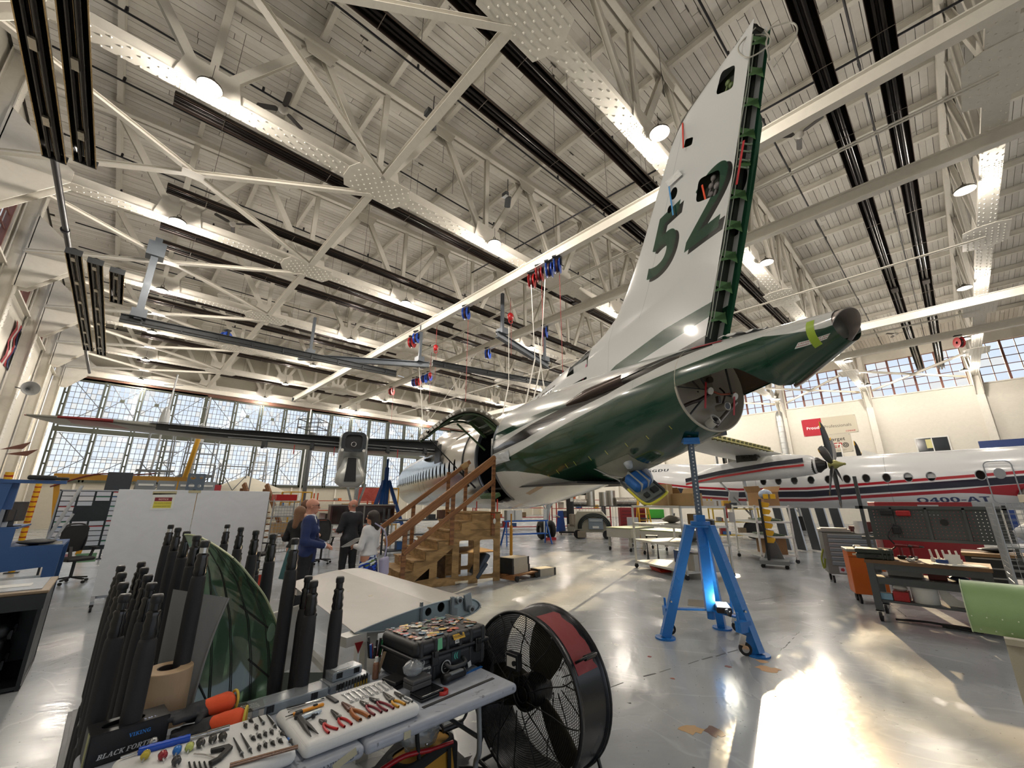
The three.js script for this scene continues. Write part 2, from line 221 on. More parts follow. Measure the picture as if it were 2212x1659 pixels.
// --- riveted roof trusses ---
const rivet = new THREE.SphereGeometry(0.022, 8, 4, 0, PI * 2, PI / 2, PI / 2);
const trussWhere = ['nearest the camera', 'beside the fin top', 'above the upper left fan', 'fourth from the right', 'fifth from the right', 'sixth from the right', 'second before the glazed doors', 'directly above the glazed doors'];
for (let i = 0; i < 8; i++) {
  const t = T('roof_truss', 'white riveted steel roof truss ' + trussWhere[i], 'truss', [0, 0, zT(i)]), n = 11, b = HC;
  P(t, 'bottom_chord', [bx(XR - XL, 0.022, 0.44, XM, b + 0.011, 0), bx(XR - XL, 0.3, 0.02, XM, b + 0.17, 0.16), bx(XR - XL, 0.3, 0.02, XM, b + 0.17, -0.16)], paint);
  for (const [xa, xb] of [[XL, XM], [XM, XR]]) P(t, 'top_chord', [0.12, -0.12].map((z) => angleb([xa, topY(xa) + 0.1, z], [xb, topY(xb) + 0.1, z], 0.16, 0.2, 0.02)), paint);
  const rv = [];
  for (let x = XL + 0.2; x < XR; x += 0.3) for (const [dx, z] of [[0, 0.18], [0.15, 0.08], [0, -0.08], [0.15, -0.18]]) rv.push(mat4(x + dx, b, z));
  for (let k = 0; k <= n - 1; k++) {
    const x = node(k), y = topY(x), lampNode = k % 2 === 0;
    P(t, 'post', ibeam([x, b + 0.2, 0], [x, y, 0], 0.16, 0.14, 0.014, [0, 0, 1]), paint);
    for (const s of [-1, 1]) { const xt = x + s * 2.03; if (xt < XL || xt > XR) continue; P(t, 'diagonal', ibeam([x + s * 0.12, b + 0.25, 0], [xt - s * 0.1, topY(xt) - 0.02, 0], 0.2, 0.16, 0.016, [0, 0, 1]), paint); }
    P(t, 'gusset_plate', [0.19, -0.19].map((z) => tf(ext([[-0.62, 0], [0.62, 0], [0.5, 0.62], [-0.5, 0.62]], 0.014), x, b + 0.02, z)), paint);
    P(t, 'gusset_plate', [0.13, -0.13].map((z) => tf(ext([[-0.5, 0], [0.5, 0], [0.3, -0.5], [-0.3, -0.5]], 0.014), x + 2.03, topY(x + 2.03) + 0.1, z)), paint);
    if (!lampNode) { // horizontal plates where the bracing meets the chord
      P(t, 'bracing_plate', tf(ext([[-0.75, -0.55], [0.75, -0.55], [0.9, -0.22], [0.9, 0.22], [0.75, 0.55], [-0.75, 0.55], [-0.9, 0.22], [-0.9, -0.22]], 0.02), x, b - 0.012, 0, PI / 2), paint);
      for (let q = -3; q <= 3; q++) for (const z of [-0.42, -0.28, -0.14, 0, 0.14, 0.28, 0.42]) rv.push(mat4(x + q * 0.22 + (Math.round(z * 100) % 28 ? 0.11 : 0), b - 0.022, z));
    } else for (let q = -5; q <= 5; q++) for (const z of [-0.18, -0.13, -0.05, 0.05, 0.13, 0.18]) rv.push(mat4(x + q * 0.09, b, z));
  }
  inst(t, 'rivets', rivet, paintRivet, rv);
  // wall columns under the truss ends
  for (const [X, s, side] of [[XL, -1, 'left'], [XR, 1, 'right']]) {
    const c = T('wall_column', `white riveted steel column on the ${side} wall under the roof truss ${trussWhere[i]}`, 'column', [X + s * 0.2, 0, zT(i)]);
    P(c, 'column_shaft', [bx(0.025, 14.1, 0.42, -s * 0.21, 7.05, 0), bx(0.025, 14.1, 0.42, s * 0.2, 7.05, 0), bx(0.4, 14.1, 0.03, 0, 7.05, 0)], paint);
    P(c, 'knee_plate', [tf(ext([[0, 9.2], [-s * 0.35, 9.2], [-s * 1.5, 10.55], [-s * 1.5, 10.9], [0, 12.2]].map(([p, q]) => [p - s * 0.15, q]), 0.02), 0, 0, 0.2), tf(ext([[0, 9.2], [-s * 0.35, 9.2], [-s * 1.5, 10.55], [-s * 1.5, 10.9], [0, 12.2]].map(([p, q]) => [p - s * 0.15, q]), 0.02), 0, 0, -0.2)], paint);
    const cr = [], q = new THREE.Quaternion().setFromEuler(new THREE.Euler(0, 0, -s * PI / 2)); for (let y = 0.4; y < 13.5; y += 0.22) for (const z of [-0.15, 0.15]) cr.push(mat4(-s * 0.222, y, z, q)); inst(c, 'rivets', rivet, paintRivet, cr);
  }
}
// --- bracing between the trusses in the plane of the bottom chords ---
const bayName = ['bay nearest the camera', 'bay above the fin', 'third bay from the camera', 'fourth bay from the camera', 'fifth bay from the camera', 'sixth bay from the camera', 'bay before the glazed doors'];
for (let i = 0; i < 7; i++) {
  const za = zT(i) - 0.4, zb = zT(i + 1) + 0.4;
  for (const [k, nm] of [[1, 'left'], [9, 'right']]) {
    const x = node(k), xw = k === 1 ? XL : XR, t = T('bracing_cross', `crossed white steel braces by the ${nm} wall in the ${bayName[i]}`, 'brace', [0, HC + 0.03, 0]);
    P(t, 'brace', ibeam([xw, 0, za], [x, 0, zb], 0.14, 0.12, 0.014), paint); P(t, 'brace', ibeam([xw, -0.02, zb], [x, -0.02, za], 0.14, 0.12, 0.014), paint);
    P(t, 'joint_plate', bx(0.5, 0.016, 0.34, (xw + x) / 2, -0.08, (za + zb) / 2), paint);
  }
  O('bracing_strut', `long white steel strut between two bottom chords in the ${bayName[i]}`, 'brace', ibeam([node(1), HC + 0.05, za], [node(1), HC + 0.05, zb], 0.2, 0.16, 0.016), paint);
  for (const [k, nm] of [[3, 'left'], [5, 'middle'], [7, 'right']]) O('tie_rod', `thin double tie rods at the ${nm} chord splice in the ${bayName[i]}`, 'tie rod', [0.05, -0.05].map((d) => rod([node(k) + d, HC - 0.03, zT(i)], [node(k) + d, HC - 0.03, zT(i + 1)], 0.024)), paint);
}
// ---------- what hangs under the roof ----------
const beamX = [[9.95, 'over the plane, carrying the red and blue hose reels'], [14.08, 'second from the left, with the blue reels beyond the dark rail'], [26.3, 'third from the left, passing behind the fin'], [31.0, 'fourth from the left, over the red striped plane']];
for (const [x, w] of beamX) { const t = T('runway_beam', 'long cream steel runway beam ' + w, 'beam', [0, 0, 0]); P(t, 'beam', ibeam([x, HC - 0.2, -38.6], [x, HC - 0.2, 9], 0.22, 0.4, 0.03), paint); for (let i = 0; i < 8; i++) P(t, 'hanger_clip', [bx(0.3, 0.05, 0.2, x, HC - 0.01, zT(i))], paint); P(t, 'end_stop', bx(0.3, 0.35, 0.12, x, HC - 0.25, -38.55), darkSteel); }
// --- high bay lamps ---
const lampGeo = { body: lathe([[0, 0.16], [0.07, 0.16], [0.08, 0.1], [0.17, 0.08], [0.235, 0.02], [0.24, -0.02], [0.222, -0.02], [0.215, 0.012], [0, 0.012]], 24), face: tf(new THREE.CylinderGeometry(0.212, 0.212, 0.012, 24), 0, -0.005, 0), hub: cy(0.022, 0.02, 0, -0.018, 0), hook: [tor(0.05, 0.012, 0, 0.21, 0), rod([0, 0.25, 0], [0, 0.62, 0], 0.006)] };
for (const k of ['body', 'face', 'hub', 'hook']) lampGeo[k] = mg(lampGeo[k]);
const lampShell = M(0x4a4640, 0.5, 0.4), lampGlow = new THREE.MeshStandardMaterial({ color: 0xffffff, emissive: LAMP_COLOR, emissiveIntensity: 3.2, roughness: 0.5 }), hookM = M(0x5b5650, 0.5, 0.5);
const colName = ['left wall', 'first splice', 'hangar middle', 'fin side', 'right side', 'right wall'];
for (let i = 0; i < 8; i++) for (let c = 0; c < 6; c++) {
  const x = node(c * 2) + 0.02, z = zT(i) + (i ? 0.5 : -0.53); if (i === 0 && c < 2) continue;
  const t = T('high_bay_lamp', `round lamp by the ${colName[c]} on the roof truss ${trussWhere[i]}`, 'lamp', [x, HC - 0.2, z], 0, 'round high bay lamps');
  P(t, 'housing', lampGeo.body, lampShell); P(t, 'lamp_face', lampGeo.face, lampGlow); P(t, 'hub', lampGeo.hub, lampShell); P(t, 'hook', lampGeo.hook, hookM);
  const l = new THREE.PointLight(LAMP_COLOR, LAMP_POWER, 0, 2); l.shadow.radius = 8; l.castShadow = true; l.position.set(x, HC - 0.36, z); l.name = 'lamp_light'; scene.add(l);
}
// --- black tube heaters along the trusses ---
function heater(name, label, x0, x1, z, y = 11.05, two = false) {
  const t = T(name, label, 'heater', [x0, y, z]), L = x1 - x0, hood = [[-0.19, -0.08], [-0.185, 0], [-0.12, 0.08], [-0.04, 0.13], [0.04, 0.13], [0.12, 0.08], [0.185, 0], [0.19, -0.08]];
  P(t, 'reflector_hood', loft(hood.map(([d, h]) => [[0, h, d], [L, h, d]]), false), M(0x2a221f, 0.4, 0.5));
  P(t, 'burner_tube', [rod([0, -0.02, 0.05], [L, -0.02, 0.05], 0.05), rod([0, -0.02, -0.07], [L, -0.02, -0.07], 0.035)], M(0x17110f, 0.35, 0.4));
  P(t, 'hood_edge', [bar([0, -0.085, 0.19], [L, -0.085, 0.19], 0.012, 0.02), bar([0, -0.085, -0.19], [L, -0.085, -0.19], 0.012, 0.02)], M(0x5a4c44, 0.35, 0.7));
  for (let d = 1; d < L; d += 2.6) P(t, 'hanger', [tube([[d, -0.11, -0.2], [d, -0.1, 0], [d, -0.11, 0.2]], 0.008, 6, 5), rod([d, 0.12, 0.06], [d, topY(x0 + d) - y + 0.3, 0.06], 0.006, 0.006, 5)], M(0x6a625a, 0.5, 0.5));
  P(t, 'burner_box', [rb(0.5, 0.26, 0.24, 0.02, L / 2, 0.02, 0)], M(0x241f1d, 0.5, 0.3)); return t;
}
heater('tube_heater', 'long black tube heater left of the first big riveted chord, upper one', -1.5, 30, -4.66);
heater('tube_heater', 'long black tube heater crossing the picture top, lower one of the pair', -1.5, 30, -6.05);
heater('tube_heater', 'black tube heater with a brown end box below the upper left lamp', -0.75, 30, -11.0);
heater('tube_heater', 'black tube heater right of the fin, left one of the pair', 6, 42, -0.24);
heater('tube_heater', 'black tube heater right of the fin, right one of the pair', 6, 42, 0.78);
const far5 = ['third', 'fourth', 'fifth', 'sixth', 'last'];
for (let i = 2; i < 7; i++) for (const [d, nm] of [[1.4, 'nearer'], [2.7, 'farther']]) if (i > 2 || nm === 'farther') heater('tube_heater', `dark tube heater, the ${nm} one in the ${far5[i - 2]} bay of trusses`, -0.6, 38, zT(i) - d - (i === 2 ? 2.3 : 0));
function sideHeater(label, x, z0, z1) {
  const t = T('tube_heater', label, 'heater', [x, 9.55, z0]), L = z0 - z1;
  P(t, 'reflector_hood', loft([[-0.19, -0.06], [-0.16, 0.1], [0, 0.16], [0.16, 0.1], [0.19, -0.06]].map(([d, h]) => [[d, h, 0], [d, h, -L]]), false), M(0x1d1815, 0.35, 0.6));
  P(t, 'burner_tube', [rod([0.06, -0.03, 0], [0.06, -0.03, -L], 0.055), rod([-0.08, -0.03, 0], [-0.08, -0.03, -L], 0.04)], M(0x15100e, 0.3, 0.5));
  P(t, 'hood_edge', [bar([0.19, -0.07, 0], [0.19, -0.07, -L], 0.02, 0.012), bar([-0.19, -0.07, 0], [-0.19, -0.07, -L], 0.02, 0.012), bar([0, 0.0, 0], [0, 0.0, -L], 0.015, 0.02)], M(0xb39a70, 0.3, 0.8));
  for (let d = 0.4; d < L; d += 2.1) P(t, 'clamp', [bx(0.1, 0.05, 0.28, -0.02, -0.08, -d)], M(0xb9b2a4, 0.3, 0.8)); P(t, 'end_cap', [bx(0.4, 0.2, 0.03, 0, 0.02, -L), bx(0.4, 0.2, 0.03, 0, 0.02, 0)], darkSteel);
}
sideHeater('tube heater along the left wall at the top left corner, outer one', -2.52, -5, -13.1); sideHeater('tube heater along the left wall at the top left corner, inner one', -2.0, -5, -12.8);
sideHeater('tube heater in the row of three by the left wall, outermost', -2.45, -18.3, -30.5); sideHeater('tube heater in the row of three by the left wall, middle', -1.95, -18.6, -31); sideHeater('tube heater in the row of three by the left wall, innermost and short', -1.4, -18.9, -22);
// --- sprinkler and supply pipes ---
const pipeM = M(0x24242a, 0.45, 0.3);
for (let i = 0; i < 7; i++) for (const [d, nm] of [[1.9, 'nearer'], [4.3, 'farther']]) {
  const z = zT(i) - d, t = T('sprinkler_pipe', `thin dark sprinkler pipe, the ${nm} one in the ${bayName[i]}`, 'pipe', [0, 0, z]), y = 13.35;
  P(t, 'pipe', rod([XL + 0.6, y, 0], [XR - 1, y + 0.3, 0], 0.028), pipeM);
  const hd = []; for (let x = XL + 2; x < XR - 2; x += 3) hd.push(cy(0.035, 0.14, x, y + 0.3 * (x - XL) / 48 + 0.08, 0)); P(t, 'sprinkler_heads', hd, pipeM);
}
O('supply_pipe', 'thick dark pipe running along the left wall under the roof', 'pipe', [rod([-2.62, 9.9, 6], [-2.7, 9.9, -38], 0.075), cy(0.11, 0.1, -2.68, 9.9, -17.6, PI / 2)], pipeM);
O('supply_pipe', 'thin dark pipe crossing below the roof from lamp to lamp above the fin', 'pipe', [rod([11.5, 12.3, 3], [10.5, 12.3, -14], 0.03)], pipeM);
for (const [x, z, y, a, w] of [[1.45, -11.16, 12.55, 0.5, 'beside the upper left lamp'], [1.44, -18.1, 12.55, 1.4, 'behind the second lamp at the left'], [1.5, -27.9, 12.55, 0.9, 'small in the distance above the dark hanging rail'], [13.2, -1.22, 12.55, 0.2, 'behind the long beam right of the fin'], [10.9, -19.4, 12.55, 0.8, 'above the nearest single blue hose reel'], [36.1, -0.9, 12.55, 0.4, 'above the right hand clerestory windows']]) {
  const t = T('ceiling_fan', 'three blade dark ceiling fan ' + w, 'fan', [x, y, z], a), bm = M(0x2b2522, 0.5);
  P(t, 'motor', [lathe([[0, -0.1], [0.07, -0.09], [0.13, -0.02], [0.13, 0.06], [0.05, 0.1], [0.02, 0.14]]), rod([0, 0.1, 0], [0, topY(x) + 0.3 - y, 0], 0.014)], M(0xc9c6be, 0.4));
  for (let k = 0; k < 3; k++) { const q = k * 2 * PI / 3; P(t, 'blade', tf(mg([tf(ext(rrect(0.55, 0.15, 0.07, 0.42, 0), 0.014), 0, 0, 0, PI / 2 + 0.2), bx(0.14, 0.012, 0.05, 0.12, 0, 0)]), 0, 0.02, 0, 0, q), bm); }
}
// --- hose and cord reels on the runway beams ---
function reel(x, y, z, col, label, drop = 0, w = 1) {
  const t = T('hose_reel', label, 'hose reel', [x, y, z], 0.35);
  P(t, 'drum', [lathe([[0.07, -0.1], [0.27 * w, -0.11], [0.28 * w, -0.09], [0.2, -0.085], [0.2, 0.085], [0.28 * w, 0.09], [0.27 * w, 0.11], [0.07, 0.1]], 26)].map((g) => tf(g, 0, 0, 0, PI / 2, 0.2)), col);
  P(t, 'coiled_hose', tf(new THREE.TorusGeometry(0.21, 0.045, 8, 28), 0, 0, 0, 0, 0.2), M(0x30100f, 0.5)); P(t, 'bracket', [bx(0.08, 0.34, 0.06, 0, 0.2, 0.14), bx(0.24, 0.06, 0.3, 0, 0.36, 0)], black);
  if (drop) P(t, 'hose_end', rod([0.2, -0.1, 0], [0.2, -drop, 0], 0.009, 0.009, 5), red); return t;
}
const reelRed = M(0xa01418, 0.35), reelBlue = M(0x1746a8, 0.35);
reel(9.95, 9.72, -9.5, reelRed, 'red hose reel, left one of the big cluster over the fuselage'); reel(9.95, 9.83, -9.1, reelRed, 'red hose reel, right one of the big cluster over the fuselage', 3);
reel(9.95, 9.8, -8.62, reelBlue, 'blue hose reel between the red ones and the last blue one'); reel(9.95, 9.8, -8.24, reelBlue, 'blue hose reel at the right end of the big cluster', 6);
reel(9.95, 9.83, -13.6, reelBlue, 'single blue hose reel left of the big cluster', 4); reel(9.95, 9.92, -17.85, reelBlue, 'blue hose reel in front of a red one by the dark rail end'); reel(9.95, 9.8, -18.3, reelRed, 'red hose reel half hidden behind a blue one by the dark rail end');
reel(14.08, 9.82, -12.6, reelBlue, 'blue hose reel close to the fin, below the dark hanging beam'); reel(14.08, 9.85, -17, reelBlue, 'blue hose reel to the right of the long white strap'); reel(14.08, 9.85, -23.2, reelBlue, 'blue hose reel at the right of the small far cluster'); reel(14.08, 9.85, -23.8, reelBlue, 'second blue hose reel of the small far cluster'); reel(14.08, 9.8, -24.6, reelRed, 'red hose reel in the small far cluster'); reel(14.08, 9.85, -25.1, reelBlue, 'blue hose reel at the left of the small far cluster'); reel(14.08, 9.85, -28.5, reelRed, 'single red hose reel nearest the glazed doors', 3);
reel(31.0, 9.85, 1.5, reelRed, 'red hose reel in front of the right hand clerestory windows'); reel(2.6, 9.6, -23.6, reelBlue, 'small dark blue reel below the long dark rail on the left');
for (const [x, y, z, d, w] of [[10.3, 9.1, -16.5, 0.3, 'left'], [12.2, 8.9, -20, 0.26, 'middle'], [11, 9.4, -11.8, 0.34, 'right']]) { const t = T('chain_hoist', `small red chain hoist hanging between the beams, ${w} one of the three`, 'hoist', [x, y, z]); P(t, 'hoist_body', [sph(d * 0.45, 0, 0, 0, 1, 1.2, 0.8), tor(d * 0.3, 0.02, 0, -d * 0.6, 0)], reelRed); P(t, 'chain', [rod([0, d * 0.4, 0], [0, 10.3 - y, 0], 0.012, 0.012, 5), rod([0.04, -d, 0], [0.04, -d - 1.4, 0], 0.01, 0.01, 5)], M(0x8c2a2a, 0.5)); }
// --- crane rails hanging on the left and over the plane ---
const railM = M(0x22272b, 0.45, 0.2), railM2 = M(0x555c64, 0.5, 0.3);
{
  const slot = (t, a, b) => { P(t, 'rail', [ibeam(a, b, 0.14, 0.2, 0.025), bar([a[0], a[1] - 0.16, a[2]], [b[0], b[1] - 0.16, b[2]], 0.1, 0.06)], railM); const n = Math.round(dist(a, b) / 1.1); P(t, 'spacer', Array.from({ length: n }, (_, i) => bx(0.05, 0.2, 0.14, lerp(a[0], b[0], (i + 0.5) / n), a[1] - 0.08, lerp(a[2], b[2], (i + 0.5) / n))), railM); };
  let t = T('crane_rail', 'long dark crane rail hanging from a thick post at the left, two parallel tracks', 'crane rail'); slot(t, [-0.98, 7.75, -18.3], [8.9, 7.75, -17.7]); 
  P(t, 'drop_post', [bx(0.2, 3.2, 0.2, -0.55, 9.35, -18.25), bx(0.5, 0.55, 0.46, -0.55, 10.45, -18.25), bx(0.42, 0.3, 0.4, -0.55, 7.95, -18.25)], railM2);
  t = T('crane_rail', 'short dark crane rail crossing below the second runway beam', 'crane rail'); slot(t, [9.6, 7.95, -15.6], [16.4, 7.95, -14.2]);
  for (const [a, b, l] of [[[10.6, 8.6, -12.2], [15.4, 8.6, -13.6], 'hanging beam of dark grey steel left of the fin, above the C-FSKC letters'], [[5.2, 8.4, -20.5], [10.4, 8.4, -17.2], 'hanging beam of dark grey steel at the end of the long rail']]) { t = T('crane_beam', l, 'beam'); P(t, 'beam', ibeam(a, b, 0.2, 0.28, 0.03), railM2); for (const k of [0.08, 0.92]) P(t, 'trolley', [bx(0.34, 0.26, 0.4, lerp(a[0], b[0], k), a[1] + 0.25, lerp(a[2], b[2], k)), bx(0.12, 1.8, 0.12, lerp(a[0], b[0], k), a[1] + 1.2, lerp(a[2], b[2], k))], railM2); }
}
// --- cords and small fittings ---
for (const [x, z, w] of [[2.2, -7.5, 'left'], [5.6, -8.3, 'middle'], [9.0, -4.9, 'right']]) { const t = T('heater_camera', `small dark cylinder camera beside the upper heater, ${w} one`, 'camera', [x + 2, 11.2, z]); P(t, 'camera_body', [cy(0.1, 0.32, 0, 0, 0, 0.9, 0.5), bx(0.12, 0.14, 0.2, -0.2, 0.1, 0.1)], M(0x3a3d40, 0.5)); P(t, 'bracket', [rod([0, 0.1, 0], [0, 0.9, 0], 0.012)], black); }
for (let i = 0; i < 26; i++) { const x = rnd(2, 20), z = rnd(-20, -1), l = rnd(1.2, 2.4); O('drop_rod', 'thin dark hanger rod dropping from the roof deck', 'rod', rod([x, topY(x) + 0.3, z], [x, topY(x) + 0.3 - l, z], 0.007, 0.007, 4), pipeM, [0, 0, 0], 0, 'thin hanger rods under the roof'); }
// ---------- the green and white aircraft on its tail jack (s = metres ahead of the main gear, l = right, h = up) ----------
{
  const FS = [-16.4, -15.7, -14.6, -13.5, -12, -10.5, -9, -7.5, -5.5, 12, 13.5, 15, 16, 16.5], FT = [3.78, 3.86, 4.02, 4.16, 4.3, 4.4, 4.45, 4.47, 4.48, 4.48, 4.3, 3.8, 3.3, 2.9], FB = [3.42, 3.1, 2.74, 2.46, 2.14, 1.9, 1.68, 1.55, 1.5, 1.5, 1.55, 1.75, 2.1, 2.5], FW = [0.25, 0.45, 0.66, 0.82, 1, 1.14, 1.24, 1.31, 1.345, 1.345, 1.25, 0.95, 0.55, 0.1];
  const pt = (s, th, k = 1) => { const t = interp(s, FS, FT), b = interp(s, FS, FB), w = interp(s, FS, FW), a = th * PI / 180; return [w * k * Math.cos(a), (t + b) / 2 + (t - b) / 2 * k * Math.sin(a), -s]; };
  const ac = T('aircraft', 'green and white twin engine aircraft with its tail resting on a tall blue jack, large number 52 on the fin', 'aircraft', [11.476, 0, -15.753], -0.37525);
  const green = '#0c3a28', gloss = { clearcoat: 0.6, clearcoatRoughness: 0.06 };
  // side texture: x = s, y = angle 90 (top) to 270 (keel); both sides share it
  const sideTex = (s0, s1, w, h, draw) => canvasTex(w, h, (c) => { const X = (s) => (s - s0) / (s1 - s0) * w, Y = (th) => (th - 90) / 180 * h; const poly = (pts, f) => { c.fillStyle = f; c.beginPath(); pts.forEach((p, i) => (i ? c.lineTo(X(p[0]), Y(p[1])) : c.moveTo(X(p[0]), Y(p[1])))); c.closePath(); c.fill(); }; draw(c, X, Y, poly, w, h); });
  const shell = (s0, s1, ns, nt, skip) => { const rings = []; for (let j = 0; j <= ns; j++) { const s = lerp(s0, s1, j / ns); rings.push(Array.from({ length: nt }, (_, i) => pt(s, 90 + i / nt * 360))); } return loft(rings, true, false, (i, j) => { const th = i / nt * 360; return [j / ns, 1 - (th <= 180 ? th : 360 - th) / 180]; }, skip); };
  const gT = [[-8.2, 196], [-8.59, 195], [-9.31, 192.3], [-10.56, 188.3], [-12.83, 175.7], [-13.3, 171.8], [-14.02, 165.3], [-14.93, 158.9], [-15.44, 151.8], [-15.72, 150], [-16.1, 172], [-16.33, 190], [-16.5, 195]], gB = [[-16.5, 271], [-11.95, 271], [-11.77, 260.6], [-11.38, 246.9], [-11, 233.4], [-10.45, 220.1], [-9.56, 208.8], [-8.9, 204], [-8.2, 202.1]];
  const paintSide = (c, X, Y, poly, w, h) => {
    c.fillStyle = '#c9cccb'; c.fillRect(0, 0, w, h); poly([...gT, ...gB], green);
    poly([[-8.2, 177.5], [-8.68, 176.7], [-12.13, 159.1], [-14, 142], [-14.9, 120], [-15, 132], [-13.98, 152.7], [-13.09, 164.3], [-10.31, 180.8], [-8.69, 182.7], [-8.2, 183.4]], '#120f0e');
    poly([[-8.2, 160.2], [-8.7, 159.8], [-11.38, 156.1], [-12.3, 156.4], [-11.81, 161.3], [-8.7, 167.7], [-8.2, 168.6]], '#16382c');
    c.strokeStyle = 'rgba(60,70,70,0.35)'; c.lineWidth = 1; for (const s of [-9.6, -11.2, -12.6, -13.7, -15.05, -15.75]) { c.beginPath(); c.moveTo(X(s), 0); c.lineTo(X(s), h); c.stroke(); } for (const t of [125, 205, 236]) { c.beginPath(); c.moveTo(0, Y(t)); c.lineTo(w, Y(t)); c.stroke(); }
    c.fillStyle = '#b3ad4a'; for (const [s, t] of [[-11.5, 219], [-11.79, 219.5], [-12.26, 220.5], [-12.72, 221.6], [-13.23, 222.6], [-13.69, 224.6], [-14.15, 225.4], [-10.7, 224], [-11.1, 222]]) c.fillRect(X(s), Y(t), w / 8 * 0.02, Y(226) - Y(220.5));
    c.fillStyle = '#a9a8a2'; poly([[-9.2, 236], [-10.1, 232], [-10.15, 236], [-9.3, 240]], '#b39c7c');
  };
  const rearTex = sideTex(-14.5, -8.3, 2048, 1024, paintSide);
  const rear = P(ac, 'rear_fuselage', shell(-14.5, -8.3, 44, 96), M(0xffffff, 0.24, 0, { map: rearTex, ...gloss }));
  // tail cone with the lower access doors taken off
  const coneTex = sideTex(-16.4, -14.5, 1024, 1024, (c, X, Y, poly, w, h) => {
    paintSide(c, X, Y, poly, w, h);
    const [ax, ay] = [X(-16.31), Y(229.7)], [bx_, by] = [X(-16.03), Y(213)], [dx, dy] = [X(-16.33), Y(209)]; c.save(); c.transform(ax - bx_, ay - by, (ax - dx) , (ay - dy), bx_, by - (ay - dy)); c.restore();
    c.save(); c.translate(X(-16.04), Y(201)); c.rotate(2.62); c.scale(1, -1); c.fillStyle = '#e4e4e2'; c.fillRect(0, -34, 176, 60); c.fillStyle = '#8a1c22'; c.font = 'bold 19px sans-serif'; c.fillText('CAUTION HOT APU', 4, -12); c.fillText('EXHAUST  KEEP CLEAR', 4, 14, 168); c.restore();
    c.fillStyle = 'rgba(0,0,0,1)';
  });
  const cutEdge = (s) => interp(-s, [14.4, 15.3, 15.42, 15.55, 15.62, 15.72], [184, 187, 195, 218, 246, 271]);
  const N = 96, NS = 30, cone = [];
  for (let j = 0; j <= NS; j++) { const s = lerp(-16.4, -14.5, j / NS), lim = s > -15.72 ? cutEdge(s) : 270; cone.push(Array.from({ length: N + 1 }, (_, i) => { const f = i / N * 2 - 1, th = 90 + f * (lim - 90); return pt(s, th <= -90 ? -90 : th); })); }
  P(ac, 'tail_cone', loft(cone, false, false, (i, j) => { const s = lerp(-16.4, -14.5, j / NS), lim = s > -15.72 ? cutEdge(s) : 270; return [j / NS, 1 - Math.abs(i / N * 2 - 1) * (lim - 90) / 180]; }), M(0xffffff, 0.24, 0, { map: coneTex, ...gloss, side: THREE.DoubleSide }));
  P(ac, 'cone_lining', loft(cone.slice(8).map((r, j) => r.map(([x, y, z]) => [x * 0.965, y < 3.4 ? y + 0.012 : y - 0.02, z])), false), M(0x5d4d3f, 0.6));
  const duct = (s, k, up = 0) => Array.from({ length: 32 }, (_, i) => { const p = pt(-16.4, i / 32 * 360, k); return [p[0], p[1] + up, -s - 0.1 * (1 - Math.sin(i / 32 * 2 * PI)) * (s < -16.45 ? 1 : 0)]; });
  P(ac, 'exhaust_duct', loft([duct(-16.34, 0.97), duct(-16.5, 0.93), duct(-16.5, 0.88), duct(-16.3, 0.84)]), M(0xb9b0ac, 0.36, 0.6));
  P(ac, 'exhaust_bore', tf(ext(circ(0.2, 20, 0, 0, 0.13), 0.01), 0, 3.6, 16.1), black);
  { // round firewall at the rear of the fuselage and what is bolted to it
    const fw = P(ac, 'firewall', loft([[-14.48, 0.995], [-14.52, 1], [-14.53, 0.955], [-14.36, 0.93], [-14.3, 0.6], [-14.28, 0.02]].map(([s, k]) => Array.from({ length: 64 }, (_, i) => pt(-14.5, i / 64 * 360, k).map((q, d) => (d === 2 ? -s : q))))), M(0xb9b4a8, 0.5));
    const z = 14.42, c = 3.38; P(fw, 'pipe_stub', tf(lathe([[0.055, 0], [0.055, 0.16], [0.07, 0.18], [0.05, 0.18]]), 0.2, c - 0.28, z, PI / 2), M(0xa8a39a, 0.4, 0.3)); P(fw, 'pipe_stub', tf(lathe([[0.07, 0], [0.07, 0.14], [0.085, 0.15], [0.06, 0.15]]), -0.02, c - 0.55, z, PI / 2 - 0.5), white); P(fw, 'pipe_bore', [cy(0.05, 0.02, 0.2, c - 0.28, z + 0.17, PI / 2), cy(0.058, 0.02, -0.02, c - 0.51, z + 0.14, PI / 2 - 0.5)], black);
    P(fw, 'strut', [rod([-0.45, c - 0.5, z], [0.0, c - 0.05, z + 0.06], 0.014), rod([0, c - 0.05, z + 0.06], [-0.35, c + 0.42, z + 0.1], 0.014), rod([0.42, c - 0.06, z + 0.1], [0.22, c + 0.5, z + 0.2], 0.014), rod([0, c - 0.05, z + 0.05], [0.45, c - 0.1, z + 0.1], 0.012), rod([-0.6, c - 0.02, z], [-0.05, c - 0.02, z + 0.04], 0.009)], darkSteel);
    P(fw, 'strut', rod([0.08, c - 0.56, z + 0.03], [0.5, c - 0.18, z + 0.08], 0.035), M(0x77706a, 0.4, 0.5)); P(fw, 'pulley', cy(0.055, 0.02, 0, c - 0.05, z + 0.09, PI / 2 + 0.3), white); P(fw, 'pulley', cy(0.055, 0.02, 0.44, c - 0.1, z + 0.13, PI / 2 + 0.3), white);
